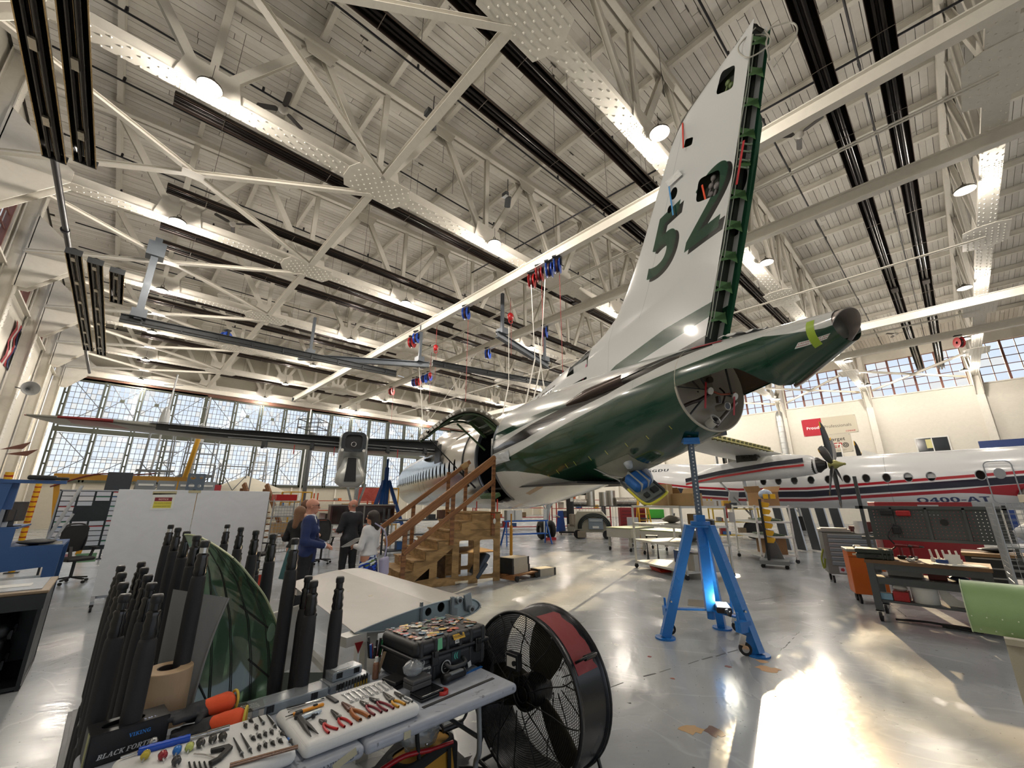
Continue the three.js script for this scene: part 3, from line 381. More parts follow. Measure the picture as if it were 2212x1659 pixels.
    P(fw, 'wire_bundle', [tube([[-0.5, c - 0.32, z], [-0.35, c - 0.25, z + 0.05], [-0.2, c - 0.2, z + 0.04], [0, c - 0.1, z + 0.06]], 0.028), tube([[-0.3, c + 0.25, z], [-0.28, c + 0.1, z + 0.04], [-0.15, c - 0.02, z + 0.04]], 0.012), tube([[-0.4, c + 0.32, z], [-0.1, c + 0.3, z + 0.04], [0.15, c + 0.42, z + 0.02]], 0.01), tube([[0.3, c + 0.05, z], [0.33, c - 0.05, z + 0.05], [0.3, c - 0.2, z + 0.02]], 0.014)], M(0x2b1d1a, 0.6));
    P(fw, 'wire_bundle', tube([[0.05, c - 0.04, z + 0.07], [0.2, c - 0.08, z + 0.09], [0.38, c - 0.06, z + 0.1]], 0.016), M(0x9a4a30, 0.5)); P(fw, 'backing_patch', tf(ext(rrect(0.5, 0.3, 0.05), 0.006), -0.02, c + 0.18, z - 0.06), M(0x8e887a, 0.55)); P(fw, 'fitting', [cy(0.05, 0.05, 0.12, c + 0.16, z, PI / 2), bx(0.05, 0.1, 0.05, 0.24, c - 0.14, z)], M(0x4a4038, 0.5));
    for (const [x, y, l] of [[-0.47, c + 0.2, 0.22], [-0.12, c - 0.1, 0.4], [0.43, c - 0.2, 0.36]]) P(fw, 'red_streamer', along(bx(0.035, 0.004, l, 0, 0, l / 2), [x, y + 0.16, z + 0.14], [x - (l > 0.3 ? 0.06 : 0), y - l + 0.16, z + 0.12], [0, 0, 1]), M(0xb51a24, 0.6));
  }
  P(ac, 'green_tape', tf(loft([0, 1].map((q) => Array.from({ length: 9 }, (_, i) => { const p = pt(-16.17 - q * 0.075, 150 + i * 9.5, 1.012); return p; })), false), 0, 0, 0), M(0x9fbe3a, 0.5, 0, { side: THREE.DoubleSide }));
  // fin with skins of real thickness, open along its rear edge
  const LE = (h) => interp(h, [4.3, 4.44, 4.62, 4.8, 4.95, 5.06, 5.16, 5.4, 5.8, 6.4, 7.21, 7.95, 8.2, 8.36, 8.42], [-5.6, -6.3, -8.18, -9.4, -10.45, -11.3, -11.9, -12.45, -12.85, -13.35, -13.91, -14.42, -14.72, -15.3, -15.85]), TE = (h) => interp(h, [4, 4.92, 6.17, 7.43, 8.42], [-14.66, -15.03, -15.5, -15.93, -16.26]);
  const half = (s, h) => { const le = LE(h), d = Math.max(0, le - s), c = Math.max(0.3, le - TE(h)); const f = clamp(d / Math.min(c, 2.3)); return (0.02 + lerp(0.145, 0.115, clamp((h - 4) / 4.4)) * Math.pow(f, 0.55)) * 1; };
  const F0 = -16.5, F1 = -5.5, FH0 = 3.9, FH1 = 8.5;
  const rq = (q) => { const o = [], n = q.length; for (let i = 0; i < n; i++) { const a = q[(i + n - 1) % n], b = q[i], c = q[(i + 1) % n], A = [lerp(b[0], a[0], 0.22), lerp(b[1], a[1], 0.22)], C = [lerp(b[0], c[0], 0.22), lerp(b[1], c[1], 0.22)]; for (let k = 0; k <= 4; k++) { const t = k / 4; o.push([0, 1].map((d) => (1 - t) ** 2 * A[d] + 2 * t * (1 - t) * b[d] + t * t * C[d])); } } return o; };
  const finHoles = [rq([[-14.83, 6.36], [-14.95, 6.73], [-15.36, 6.57], [-15.27, 6.18]]), rq([[-15.47, 7.89], [-15.63, 8.19], [-15.87, 8.03], [-15.77, 7.68]]), rq([[-14.72, 7.59], [-14.78, 7.72], [-14.95, 7.6], [-14.9, 7.48]]), circ(0.09, 20, -14.39, 6.92, 0.11), circ(0.06, 16, -14.26, 6.69, 0.07), [[-10.52, 4.65], [-10.6, 4.92], [-11.55, 5.05], [-11.49, 4.63]], [[-10.44, 4.18], [-10.5, 4.4], [-11.43, 4.41], [-11.41, 4.14]]];
  const finTex = canvasTex(2048, 860, (c, w, h) => {
    const X = (s) => (F1 - s) / (F1 - F0) * w, Y = (q) => (FH1 - q) / (FH1 - FH0) * h, poly = (pts, f) => { c.fillStyle = f; c.beginPath(); pts.forEach((p, i) => (i ? c.lineTo(X(p[0]), Y(p[1])) : c.moveTo(X(p[0]), Y(p[1])))); c.closePath(); c.fill(); };
    const k = w / (F1 - F0); c.fillStyle = '#c8cbcc'; c.fillRect(0, 0, w, h);
    poly([[-11.6, 4.0], [-11.74, 4.1], [-12.51, 4.34], [-13.88, 4.54], [-14.4, 4.56], [-15.6, 4.6], [-15.6, 4.43], [-14.86, 4.38], [-13.84, 4.27], [-13.16, 4.19], [-12.25, 4.03], [-12.1, 3.9]], green); poly([[-13.2, 3.9], [-13.4, 4.0], [-14.9, 4.13], [-15.2, 4.1], [-15.2, 3.9]], '#15110f');
    const digits = (col, ds, dh) => { c.fillStyle = col; c.save(); c.transform(1, 0, -0.42, 1, X(-13.5 + ds), Y(5.66 + dh)); c.font = 'bold ' + Math.round(1.44 * k) + 'px sans-serif'; for (let i = 0; i < 3; i++) c.fillText(i ? '2' : '5', i * 0.93 * k - (i ? 0 : 0.06 * k), 0, 0.92 * k); c.restore(); };
    digits('#0b0d10', -0.07, -0.08); digits(green, 0, 0);
    c.fillStyle = '#15161a'; c.save(); c.transform(1, -0.055, -0.5, 1, X(-8.62), Y(4.30)); c.font = 'bold ' + Math.round(0.36 * k) + 'px sans-serif'; c.fillText('C-FSKC', 0, 0, 1.72 * k); c.restore();
    c.strokeStyle = 'rgba(90,95,100,0.5)'; c.lineWidth = 1.2; for (const [a, b] of [[[-12.2, 4.1], [-12.4, 5.4]], [[-13.3, 5.0], [-14.9, 8.3]]]) { c.beginPath(); c.moveTo(X(a[0]), Y(a[1])); c.lineTo(X(b[0]), Y(b[1])); c.stroke(); }
    const hole = (pts) => { c.globalCompositeOperation = 'destination-out'; poly(pts, '#000'); c.globalCompositeOperation = 'source-over'; };
    finHoles.forEach(hole);
  });
  const fin = P(ac, 'fin', new THREE.BufferGeometry(), white);
  fin.geometry = mg([-1, 1].map((sd) => { const H = 46, Q = 60, rg = []; for (let j = 0; j <= H; j++) { const h = 3.95 + (8.42 - 3.95) * j / H, a = LE(h), b = TE(h); rg.push(Array.from({ length: Q + 1 }, (_, i) => { const f = i / Q, s = lerp(a, b, f * f * 0.35 + f * 0.65); return [sd * half(s, h), h, -s]; })); } return loft(sd > 0 ? rg.reverse() : rg, false, false, (i, j) => { const p = rg[j][i]; return [(F1 + p[2]) / (F1 - F0), 1 - (FH1 - p[1]) / (FH1 - FH0)]; }); }));
  fin.material = M(0xffffff, 0.26, 0, { map: finTex, alphaTest: 0.5, side: THREE.DoubleSide, ...gloss });
  P(fin, 'fin_spar', [tf(ext([[14.5, 4], [15.85, 8.4], [16.16, 8.4], [14.56, 4]].map(([z, h]) => [z, h]), 0.02), 0, 0, 0, 0, -PI / 2), loft(Array.from({ length: 12 }, (_, j) => { const h = 4 + 4.4 * j / 11, s = TE(h) + 0.09; return [[-half(s, h) + 0.004, h, -s], [half(s, h) - 0.004, h, -s]]; }), false)], M(0x20281f, 0.6));
  P(fin, 'fin_core', loft(Array.from({ length: 12 }, (_, j) => { const h = 4.4 + 3.8 * j / 11, a = LE(h), b = TE(h); return [0.12, 0.4, 0.7, 0.97].map((f) => [half(lerp(a, b, f), h) * 0.3, h, -lerp(a, b, f)]); }), false), M(0x2a3328, 0.7));
  P(fin, 'top_rib', loft([-1, 1].map((sd) => Array.from({ length: 20 }, (_, i) => { const s = lerp(-15.85, -16.22, i / 19); return [sd * half(s, 8.4), 8.4 + 0.01 * Math.sin(i * 2.2), -s]; })), false), M(0x55534b, 0.6));
  P(fin, 'edge_strip', loft(Array.from({ length: 20 }, (_, j) => { const h = 4.02 + 4.3 * j / 19, s = TE(h), w = h > 7.1 ? 0.06 : 0.13; return [[half(s, h), h, -s], [half(s, h) + 0.004, h, -s + w]]; }), false), M(0x174a33, 0.4));
  const bk = M(0x5f8a55, 0.5); for (let h = 4.3; h < 8.2; h += 0.42) { const s = TE(h), w = half(s, h) * 0.92; for (const k of [0, 1]) { if (h + k * 0.13 > 6.45 && h < 6.8) continue; P(fin, 'hinge_bracket', loft([[0, 0.02], [1, 0.075]].map(([f, t]) => [[lerp(-w, w, f), h + k * 0.2 - t * (k ? 1 : -1) * 0.2 + (k ? -0.02 : 0.02) + f * (k ? -0.1 : 0.12) - t, -s + 0.06 - 0.1 * (1 - f)], [lerp(-w, w, f), h + k * 0.2 + f * (k ? -0.1 : 0.12) + t, -s + 0.06 - 0.1 * (1 - f)]]), false), bk); } }
  P(fin, 'fittings', [6.42, 6.52, 6.64, 6.74].map((h) => { const s = TE(h); return [rod([-0.1, h, -s + 0.0], [0.08, h + 0.02, -s + 0.02], 0.016), sph(0.025, 0.09, h + 0.02, -s + 0.03)]; }).flat(), M(0x8fa08a, 0.35, 0.5));
  P(fin, 'conduit', [tube(Array.from({ length: 14 }, (_, j) => { const h = 4.1 + 4.1 * j / 13; return [-half(TE(h), h) * 0.85 + 0.015 * Math.sin(j * 1.9), h, -TE(h) + 0.0]; }), 0.01, 60, 5), tube(Array.from({ length: 14 }, (_, j) => { const h = 4.1 + 4.1 * j / 13; return [-half(TE(h), h) * 0.2, h, -TE(h) - 0.04]; }), 0.008, 60, 5)], M(0xb6bcae, 0.4));
  P(fin, 'loose_wire', [tube([[-0.05, 8.36, 16.2], [-0.2, 8.15, 16.0], [-0.16, 7.85, 16.1], [0.02, 7.95, 16.3], [0.06, 8.3, 16.25]], 0.011, 30, 5), tube([[0.1, 8.3, 16.3], [0.25, 8.2, 16.5], [0.22, 7.9, 16.52], [0.16, 7.7, 16.2]], 0.011, 30, 5), tube([[0.0, 8.38, 16.1], [0.08, 8.2, 16.25], [0.02, 8, 16.25], [0.1, 7.8, 16.2]], 0.013, 30, 5)], M(0xbab8ae, 0.4));
  P(fin, 'red_streamer', along(bx(0.035, 0.005, 0.62, 0, 0, 0.31), [-0.1, 6.72, 15.76], [-0.1, 6.1, 15.52], [1, 0, 0]), M(0xb51a24, 0.6)); P(fin, 'red_streamer', along(bx(0.03, 0.005, 0.62, 0, 0, 0.31), [-0.06, 8.12, 14.75], [-0.16, 7.5, 14.78], [1, 0, 0]), M(0xd23a2c, 0.6));
  P(fin, 'pink_streamer', along(bx(0.025, 0.005, 0.5, 0, 0, 0.25), [-0.07, 4.75, 11.3], [-0.1, 4.28, 11.1], [1, 0, 0]), M(0xe0457c, 0.6)); P(fin, 'blue_tape', along(bx(0.03, 0.004, 0.62, 0, 0, 0.31), [-0.125, 7.1, 14.34], [-0.135, 6.5, 14.36], [1, 0, 0]), M(0x3d8fd0, 0.5));
  P(fin, 'leading_edge_strip', tube([7.95, 8.1, 8.2, 8.3, 8.36, 8.41].map((h) => [0, h + 0.01, -LE(h)]).concat([[0, 8.44, 16.2]]), 0.035, 30, 6), M(0x5b5a55, 0.5, 0.3)); P(fin, 'access_plate', loft([[-14.27, 7.25], [-14.34, 7.09]].map(([s, h]) => [[-0.125, h, -s], [-0.135, h - 0.02, -s + 0.32]]), false), M(0xd9dcdc, 0.3));
  for (const [s, h, r] of [[-15.1, 6.5, 0.05], [-15.2, 6.42, 0.06], [-15.16, 6.6, 0.05], [-15.08, 6.36, 0.045], [-15.66, 7.95, 0.05], [-15.7, 7.86, 0.045], [-10.85, 4.32, 0.09], [-10.7, 4.3, 0.07]]) P(fin, 'equipment', [sph(r, -0.05, h, -s, 0.7, 1, 1), rod([-0.04, h, -s], [-0.05, h - 0.14, -s - 0.08], r * 0.4)], M(h > 7 ? 0x5d7040 : 0x6f6b6c, 0.5)); P(fin, 'orange_streamer', along(bx(0.03, 0.01, 0.3, 0, 0, 0.15), [-0.1, 6.6, 14.98], [-0.1, 6.3, 15.0], [1, 0, 0]), M(0xe0481c, 0.6));
  P(fin, 'inner_panel', bx(0.01, 0.3, 0.6, -0.05, 4.72, 11.0), M(0xb4b8b8, 0.5));
  // top fairing half removed, white cloth on the spine
  P(ac, 'spine_fairing', loft(Array.from({ length: 14 }, (_, j) => { const s = lerp(-11.9, -13.5, j / 13), t = lerp(160, 153, j / 13), r = 0.035 + 0.07 * Math.min(1, j / 5); const c = pt(s, t, 1.0); return Array.from({ length: 10 }, (_, i) => { const a = i / 9 * PI - 0.5; return [c[0] - r * Math.sin(a) * 0.9, c[1] - r * Math.cos(a) * 1.1 + 0.02, -s]; }); }), false), M(0x4a403c, 0.28, 0.7)); 
  P(ac, 'spine_groove', loft(Array.from({ length: 16 }, (_, j) => { const s = lerp(-13.3, -14.75, j / 15); return [150, 143].map((t, k) => pt(s, lerp(t, 118, Math.pow(j / 15, 1.4) * (k ? 1 : 0.85)), 1.012)); }), false), M(0x15110f, 0.3, 0.2)); P(ac, 'red_sealing_strip', loft([-14.62, -15.1].map((s) => [122, 128].map((t) => pt(s, t, 1.015))), false), M(0x9c2430, 0.5));
  P(ac, 'white_cloth', loft(Array.from({ length: 10 }, (_, j) => Array.from({ length: 8 }, (_, i) => { const p = pt(-15.0 - j * 0.06, 70 + i * 7, 1.03); return [p[0], p[1] + rnd(0.05), p[2]]; })), false), M(0xdadada, 0.9));
  // bare metal forward fuselage with window slits
  const fwdTex = (metal) => sideTex(-8.3, 16.5, 2048, 1024, (c, X, Y, poly, w, h) => {
    c.fillStyle = metal ? '#0000f0' : '#aeb4b2'; c.fillRect(0, 0, w, h); const cap = [[-8.3, 88], [16.5, 88], [16.5, 150], [6, 140], [1.4, 142], [-0.5, 152], [-2.4, 170], [-3.2, 182], [-6.9, 196], [-8.3, 200]]; poly(cap, metal ? '#000000' : '#bdb8ae'); poly([[-8.3, 226], [-4, 230], [-2, 250], [-3, 271], [-8.3, 271]], metal ? '#000000' : '#b5b4ad'); poly([[1.2, 100], [-0.6, 100], [-1.6, 140], [-1.2, 160], [0.6, 158]], metal ? '#000' : '#c4c0b6');
    if (!metal) { for (let i = 0; i < 90; i++) { c.fillStyle = pick(['rgba(60,70,66,.4)', 'rgba(230,240,240,.5)', 'rgba(110,120,90,.4)']); c.fillRect(X(rnd(-6, 15)), Y(rnd(186, 250)), rnd(6, 60), rnd(2, 10)); } c.fillStyle = '#3a4038'; for (const s of [2.0, 3.4]) c.fillRect(X(s), Y(165), X(s + 0.12) - X(s), Y(232) - Y(165)); }
    c.globalCompositeOperation = 'destination-out'; for (let k = 0; k < 21; k++) { const s = -4.4 + k * 0.78; c.beginPath(); c.ellipse(X(s), Y(182), (X(0.15) - X(0)), Y(192) - Y(182), 0, 0, 7); c.fill(); } c.globalCompositeOperation = 'source-over';
  });
  const fMap = fwdTex(false), mMap = fwdTex(true); mMap.colorSpace = THREE.NoColorSpace;
  const fwd = P(ac, 'forward_fuselage', shell(-6.9, 16.5, 60, 96).applyMatrix4(new THREE.Matrix4()), new THREE.MeshPhysicalMaterial({ color: 0xffffff, map: fMap, metalnessMap: mMap, metalness: 1, roughness: 0.2, alphaTest: 0.5, side: THREE.DoubleSide }));
  { const u = fwd.geometry.attributes.uv; for (let i = 0; i < u.count; i++) u.setX(i, (u.getX(i) * 23.4 + 1.4) / 24.8); }
  P(ac, 'door_surround', loft(Array.from({ length: 8 }, (_, j) => Array.from({ length: 70 }, (_, i) => pt(lerp(-8.3, -6.9, j / 7), 242 + i / 69 * 270))), false), M(0xbdb9ae, 0.3, 0, gloss)); 
  P(ac, 'cabin_lining', [loft([-14.2, -12, -8.4, 14].map((s) => Array.from({ length: 30 }, (_, i) => pt(s, i * 12, 0.93)).map((p, i) => p)), true, true, undefined, (i, j) => j === 2 && false), bx(1.7, 0.04, 16, 0, 2.1, 4)].slice(1), M(0x1a1b1d, 0.8)); P(ac, 'cabin_shade_wall', bx(0.03, 2.2, 20, 0.55, 3, 0), M(0x141516, 0.8)); P(ac, 'cabin_shade_bulkhead', [tf(ext(circ(1.2, 32, 0, 0, 1.3), 0.03), 0, 2.99, 8.7), tf(ext(circ(1.2, 32, 0, 0, 1.3), 0.03), 0, 2.99, 4.4)], M(0x121315, 0.8));  // near-black panels added inside; the shade of the cabin is put into their colour
  const frameM = M(0x6f747a, 0.35, 0.5); for (const s of [-8.28, -6.92]) P(ac, 'door_frame', loft([[0.99, 0], [1.02, 0], [1.02, 0.07], [0.93, 0.07]].map(([k, d]) => Array.from({ length: 24 }, (_, i) => { const p = pt(s, 150 + i / 23 * 90, k); return [p[0], p[1], p[2] + (s < -7.5 ? -d : d) * -1]; })), false), frameM); P(ac, 'second_frame', loft([[1.0, 0], [1.03, 0], [1.03, 0.1], [1, 0.1]].map(([k, d]) => Array.from({ length: 20 }, (_, i) => { const p = pt(-5.5, 146 + i / 19 * 66, k); return [p[0], p[1], p[2] + d]; })), false), M(0x202225, 0.4)); P(ac, 'door_sill', tf(bx(0.16, 0.1, 1.3), -1.08, 1.9, 7.6, 0, 0, 0.5), M(0x4d6b42, 0.5));
  { const lg = P(ac, 'cabin_strip_light', [0, 1, 2].map((k) => bx(0.02, 0.34, 0.05, 0.5, 2.62, 8.3 - k * 0.2, 0, 0, 0.1)), new THREE.MeshStandardMaterial({ color: 0xffffff, emissive: 0xf4f8ff, emissiveIntensity: 2.2 })); lg.userData.label = 'short bright strip lights'; const l = new THREE.PointLight(0xf4f8ff, 0.5); l.position.set(0.3, 2.62, 8.1); l.name = 'strip_light'; ac.add(l); }
  { // upward opening cargo door with its green ribbed inside
    const arc = (s, off = 0) => Array.from({ length: 26 }, (_, i) => { const f = i / 25, a = (78 - f * 92) * PI / 180 + 0.6; const R = 1.32 + off; return [-1.78 + R * 0.86 * Math.cos(a + 0.32), 3.02 + R * 0.93 * Math.sin(a + 0.32) , -s].map((v, d) => v); });
    const A = (s, off) => Array.from({ length: 26 }, (_, i) => { const f = i / 25; return [lerp(-1.02, -3.0, f), 3.78 + 0.52 * Math.sin(Math.pow(f, 0.85) * PI * 0.92) - 0.36 * f * f + off, -s]; });
    const d = P(ac, 'cargo_door', loft([A(-8.3, 0), A(-6.9, 0.02), A(-6.9, -0.09), A(-8.3, -0.11), A(-8.3, 0)], false), M(0xaaa69d, 0.35));
    P(d, 'door_inner_skin', loft([A(-8.22, -0.13), A(-6.98, -0.11)], false), M(0x2b3d27, 0.6)); for (const f of [0.1, 0.3, 0.5, 0.7, 0.9]) { const p = A(-8.2, -0.16)[Math.round(f * 25)], q = A(-7, -0.14)[Math.round(f * 25)]; P(d, 'rib', bar(p, q, 0.03, 0.09), M(0x3f5a38, 0.5)); } for (const f of [0, 1]) P(d, 'edge_member', tube(A(f ? -7 : -8.2, -0.17), 0.035, 40, 5), M(0x33472f, 0.5));
    const tapes = []; [3, 5, 7, 9, 13, 14, 17, 18, 19, 21, 22, 23, 24].forEach((i) => { const p = A(-8.32, -0.055)[i], q = A(-8.32, -0.055)[Math.min(25, i + 1)]; tapes.push(bar(p, [lerp(p[0], q[0], 0.7), lerp(p[1], q[1], 0.7), p[2]], 0.012, 0.07)); }); P(d, 'masking_tape', tapes, M(0xd8d8d2, 0.7)); P(d, 'edge_wrap', tf(loft(Array.from({ length: 7 }, (_, j) => Array.from({ length: 9 }, (_, i) => [-3.02 + rnd(-0.06, 0.05), 3.4 + i * 0.02 + rnd(-0.07, 0.05), 8.3 - j * 0.22 + rnd(-0.03, 0.03)])), false), 0, 0, 0), M(0xcfcdc6, 0.7)); P(d, 'hinge_arm', [bar([-1.1, 3.62, 8.15], [-1.5, 4.02, 8.1], 0.05, 0.08), bar([-1.1, 3.62, 7.1], [-1.6, 4.05, 7.1], 0.05, 0.08), rod([-1.15, 3.2, 7.3], [-2.0, 3.95, 7.2], 0.03)], M(0x4e6b43, 0.5)); P(d, 'gas_strut', [rod([-2.72, 3.48, 6.95], [-1.85, 2.6, 7.05], 0.018), rod([-1.85, 2.6, 7.05], [-1.35, 2.12, 7.1], 0.028)], black); P(d, 'tag', bx(0.004, 0.2, 0.15, -1.28, 3.3, 8.32), white);
  }
  P(ac, 'protective_film', loft(Array.from({ length: 12 }, (_, j) => Array.from({ length: 8 }, (_, i) => { const p = pt(-8.3 - j * 0.1, 184 + i * 1.5 + j * 0.1, 1.006 + rnd(0.02)); return p; })), false), M(0xc4ccd2, 0.25));
  // wings from behind, nacelle, landing gear
  const wing = (sd) => { const sec = [[1.3, 2.3, 0.5, 4.05], [4.4, 2.2, 0.46, 4.0], [9, 1.7, 0.3, 4.16], [12.6, 1.3, 0.17, 4.36], [14.6, 0.7, 0.07, 4.4]]; if (sd > 0) { sec.length = 2; sec.push([5.3, 2.1, 0.43, 4.03]); } return loft(sec.map(([l, le, t, h]) => [[-1.15, 0.38], [-0.6, 0.45], [le * 0.4, 0.5], [le * 0.8, 0.36], [le, 0], [le * 0.8, -0.3], [0, -0.46], [-1.15, -0.4]].map(([s, q]) => [sd * l, h + q * t, -s])), true, true); };
  for (const sd of [-1, 1]) { const w = P(ac, 'wing', wing(sd), M(0x8f9089, 0.45, 0.3)); P(w, 'rear_spar', loft([[1.3, 4.05, 0.24], [4.4, 4.0, 0.22], [9, 4.14, 0.14], [11.2, 4.26, 0.1]].slice(0, sd > 0 ? 2 : 4).map(([l, h, t]) => [[sd * l, h + t, 1.17], [sd * l, h - t * 1.25, 1.17]]), false), M(0x24272a, 0.5, 0.3)); if (sd < 0) P(w, 'wing_tip', loft([[12.4, 0.16, 4.35], [13.6, 0.12, 4.38], [14.75, 0.03, 4.42]].map(([l, t, h]) => [[-1.2, 0.35], [0, 0.6], [1.2, 0.1], [0, -0.55], [-1.2, -0.4]].map(([s, q]) => [sd * l, h + q * t, -s * (l > 14 ? 0.8 : 1)])), true, true), M(0x7c1d22, 0.4)); P(w, 'flap_track', (sd > 0 ? [1.9, 3.4] : [1.9, 3.4, 6.2, 7.8]).map((l) => [bx(0.12, 0.22, 0.5, sd * l, 3.78, 1.35), rod([sd * l, 3.75, 1.2], [sd * l, 3.62, 1.75], 0.05)]).flat(), darkSteel); if (sd < 0) P(w, 'control_rod', [rod([sd * 1.4, 3.86, 1.24], [sd * 10.8, 4.16, 1.24], 0.022), rod([sd * 1.4, 3.74, 1.3], [sd * 9, 3.98, 1.28], 0.016)], M(0x8b8f92, 0.35, 0.6)); P(w, 'shroud_panel', loft([[1.4, 4.2], [4.4, 4.16], [9, 4.3], [11.4, 4.4]].slice(0, sd > 0 ? 2 : 4).map(([l, h]) => [[sd * l, h, 1.1], [sd * l, h - 0.02, 1.45]]), false), M(0x9a9b95, 0.4)); P(w, 'red_streamer', (sd > 0 ? [3.0] : [3.0, 5.4, 6.8]).map((l) => bx(0.03, 0.34, 0.01, sd * l, 3.62, 1.4)), red);
    const nc = P(ac, 'nacelle', loft([[3.9, 0.5, 0.5, 3.35], [2.5, 0.56, 0.66, 3.35], [-1, 0.53, 0.7, 3.5], [-2.6, 0.5, 0.44, 3.75], [-3.1, 0.42, 0.36, 3.8]].map(([s, w2, h2, c]) => rrect(w2 * 2, h2 * 2, 0.22).map(([x, y]) => [sd * 4.73 + x, c + y, -s])), true), M(0xaeb2b0, 0.25, 0.2)); P(nc, 'tail_opening', [tf(ext(rrect(0.56, 0.5, 0.12), 0.02), sd * 4.73, 3.8, 3.0), tf(ext(rrect(0.3, 0.82, 0.08), 0.02), sd * 4.73, 2.86, 2.75)], black); P(nc, 'nacelle_frame', [tf(ext(rrect(0.84, 0.72, 0.2), 0.05, 0, [rrect(0.56, 0.5, 0.12)]), sd * 4.73, 3.8, 3.08)], M(0x3b3f42, 0.3, 0.6)); P(nc, 'lower_shell', loft([[3.32, 0.28, 0.3], [3.0, 0.36, 0.34], [2.72, 0.5, 0.42], [2.4, 0.5, 0.42], [2.24, 0.3, 0.3]].map(([y, w2, d]) => rrect(w2 * 2, d * 2.6, 0.18).map(([x, z]) => [sd * 4.73 + x, y, 2.2 + z])), true, true), M(0xb6b9b6, 0.22, 0.3)); P(nc, 'gear_bay', tf(ext([[-0.2, -0.42], [0.2, -0.42], [0.14, 0.42], [-0.14, 0.42]], 0.02), sd * 4.73, 2.84, 2.78), black); P(nc, 'spotlight', [cy(0.05, 0.03, sd * 4.73 - 0.36, 3.5, 3.1, PI / 2), cy(0.05, 0.03, sd * 4.73 + 0.36, 3.5, 3.1, PI / 2)], white); P(nc, 'pulley', tor(0.08, 0.02, sd * 4.73, 3.72, 3.03), chrome);
    const ge = P(ac, 'main_gear', [rod([sd * 4.4, 2.4, 0.6], [sd * 4.4, 0.48, 0], 0.085, 0.075, 14), rod([sd * 4.1, 2.4, 0.9], [sd * 4.4, 1.2, 0.1], 0.045), rod([sd * 4.8, 2.4, 0.9], [sd * 4.4, 1.2, 0.1], 0.045), rod([sd * 4.4, 2.3, -1.2], [sd * 4.4, 1.3, 0.1], 0.04)], M(0xc3c9cc, 0.3, 0.2)); const tire = lathe([[0.2, -0.12], [0.3, -0.125], [0.39, -0.1], [0.43, -0.05], [0.435, 0], [0.43, 0.05], [0.39, 0.1], [0.3, 0.125], [0.2, 0.12]], 30); for (const q of [-0.24, 0.24]) { const w2 = P(ge, 'tyre', tf(tire.clone(), sd * 4.4 + q, 0.435, 0, 0, 0, PI / 2), rubber); P(ge, 'wheel_hub', [tf(lathe([[0, -0.06], [0.08, -0.08], [0.1, -0.05], [0.19, -0.07], [0.2, 0.07], [0.1, 0.05], [0, 0.08]], 20), sd * 4.4 + q, 0.435, 0, 0, 0, PI / 2)], M(0xb0b4b6, 0.35, 0.6)); } if (sd > 0) P(ge, 'gear_door', tf(ext([[-0.09, -0.45], [0.06, -0.48], [0.09, 0.6], [-0.09, 0.6]], 0.025), sd * 4.4 - 0.28, 0.8, 0.5, 0, 0.1), M(0xd2d4d2, 0.35)); P(ge, 'red_chock', bx(0.5, 0.12, 0.2, sd * 4.4, 0.06, 0.46), red);
  }
  P(ac, 'wing_box', loft([[2.6, 4.5, 0.9], [1.6, 4.72, 1.2], [-0.6, 4.74, 1.3], [-2.0, 4.56, 1.0], [-2.6, 4.46, 0.7]].map(([s, t, w]) => [[-w - 0.2, 3.7, -s], [-w - 0.15, 4.2, -s], [-w * 0.7, t, -s], [w * 0.7, t, -s], [w + 0.15, 4.2, -s], [w + 0.2, 3.7, -s]]), false), M(0xb7b3aa, 0.3, 0, gloss)); P(ac, 'root_rib', bx(0.05, 0.7, 1.1, -1.44, 3.62, 1.9), M(0x1c1e20, 0.5)); P(ac, 'nose_gear', [rod([0, 1.6, -13.2], [0, 0.4, -13.2], 0.06), cy(0.28, 0.16, 0.12, 0.28, -13.2, 0, PI / 2), cy(0.28, 0.16, -0.12, 0.28, -13.2, 0, PI / 2)], rubber);
  // open hatch under the tail with a padded blue step box
  { const h = P(ac, 'belly_hatch', tf(mg([rb(0.5, 0.62, 0.1, 0.05)]), 0, 0, 0), M(0x8b8f88, 0.45)); h.position.set(0.05, 1.98, 12.72); h.rotation.set(-0.75, -0.35, 0.28); P(h, 'hatch_rim', tf(ext(rrect(0.54, 0.66, 0.08), 0.03, 0, [rrect(0.47, 0.59, 0.06)]), 0, 0, 0.05), M(0x55595a, 0.4)); P(h, 'padded_cushion', rb(0.36, 0.34, 0.2, 0.06, -0.02, 0.1, 0.12), M(0x2d6bb8, 0.6)); P(h, 'cushion_strap', [bx(0.03, 0.36, 0.21, -0.1, 0.1, 0.125), bx(0.03, 0.36, 0.21, 0.06, 0.1, 0.125)], M(0xb9bcbc, 0.5)); P(h, 'end_plate', [cy(0.16, 0.03, 0.18, 0.1, 0.13, 0, PI / 2)], M(0xd5dae4, 0.4)); P(h, 'end_mark', [bx(0.01, 0.14, 0.1, 0.2, 0.1, 0.13)], blue); P(h, 'yellow_guard', tf(tube([[-0.24, -0.3, 0.02], [-0.26, 0.1, 0.06], [-0.25, -0.36, 0.1], [0.22, -0.36, 0.1], [0.26, -0.3, 0.04]], 0.022), 0, 0, 0), M(0xd9cf3a, 0.5)); P(h, 'equipment', [bx(0.12, 0.1, 0.05, 0.1, -0.18, 0.08), bx(0.08, 0.08, 0.05, -0.1, -0.2, 0.08)], M(0x3a3d3a, 0.5));
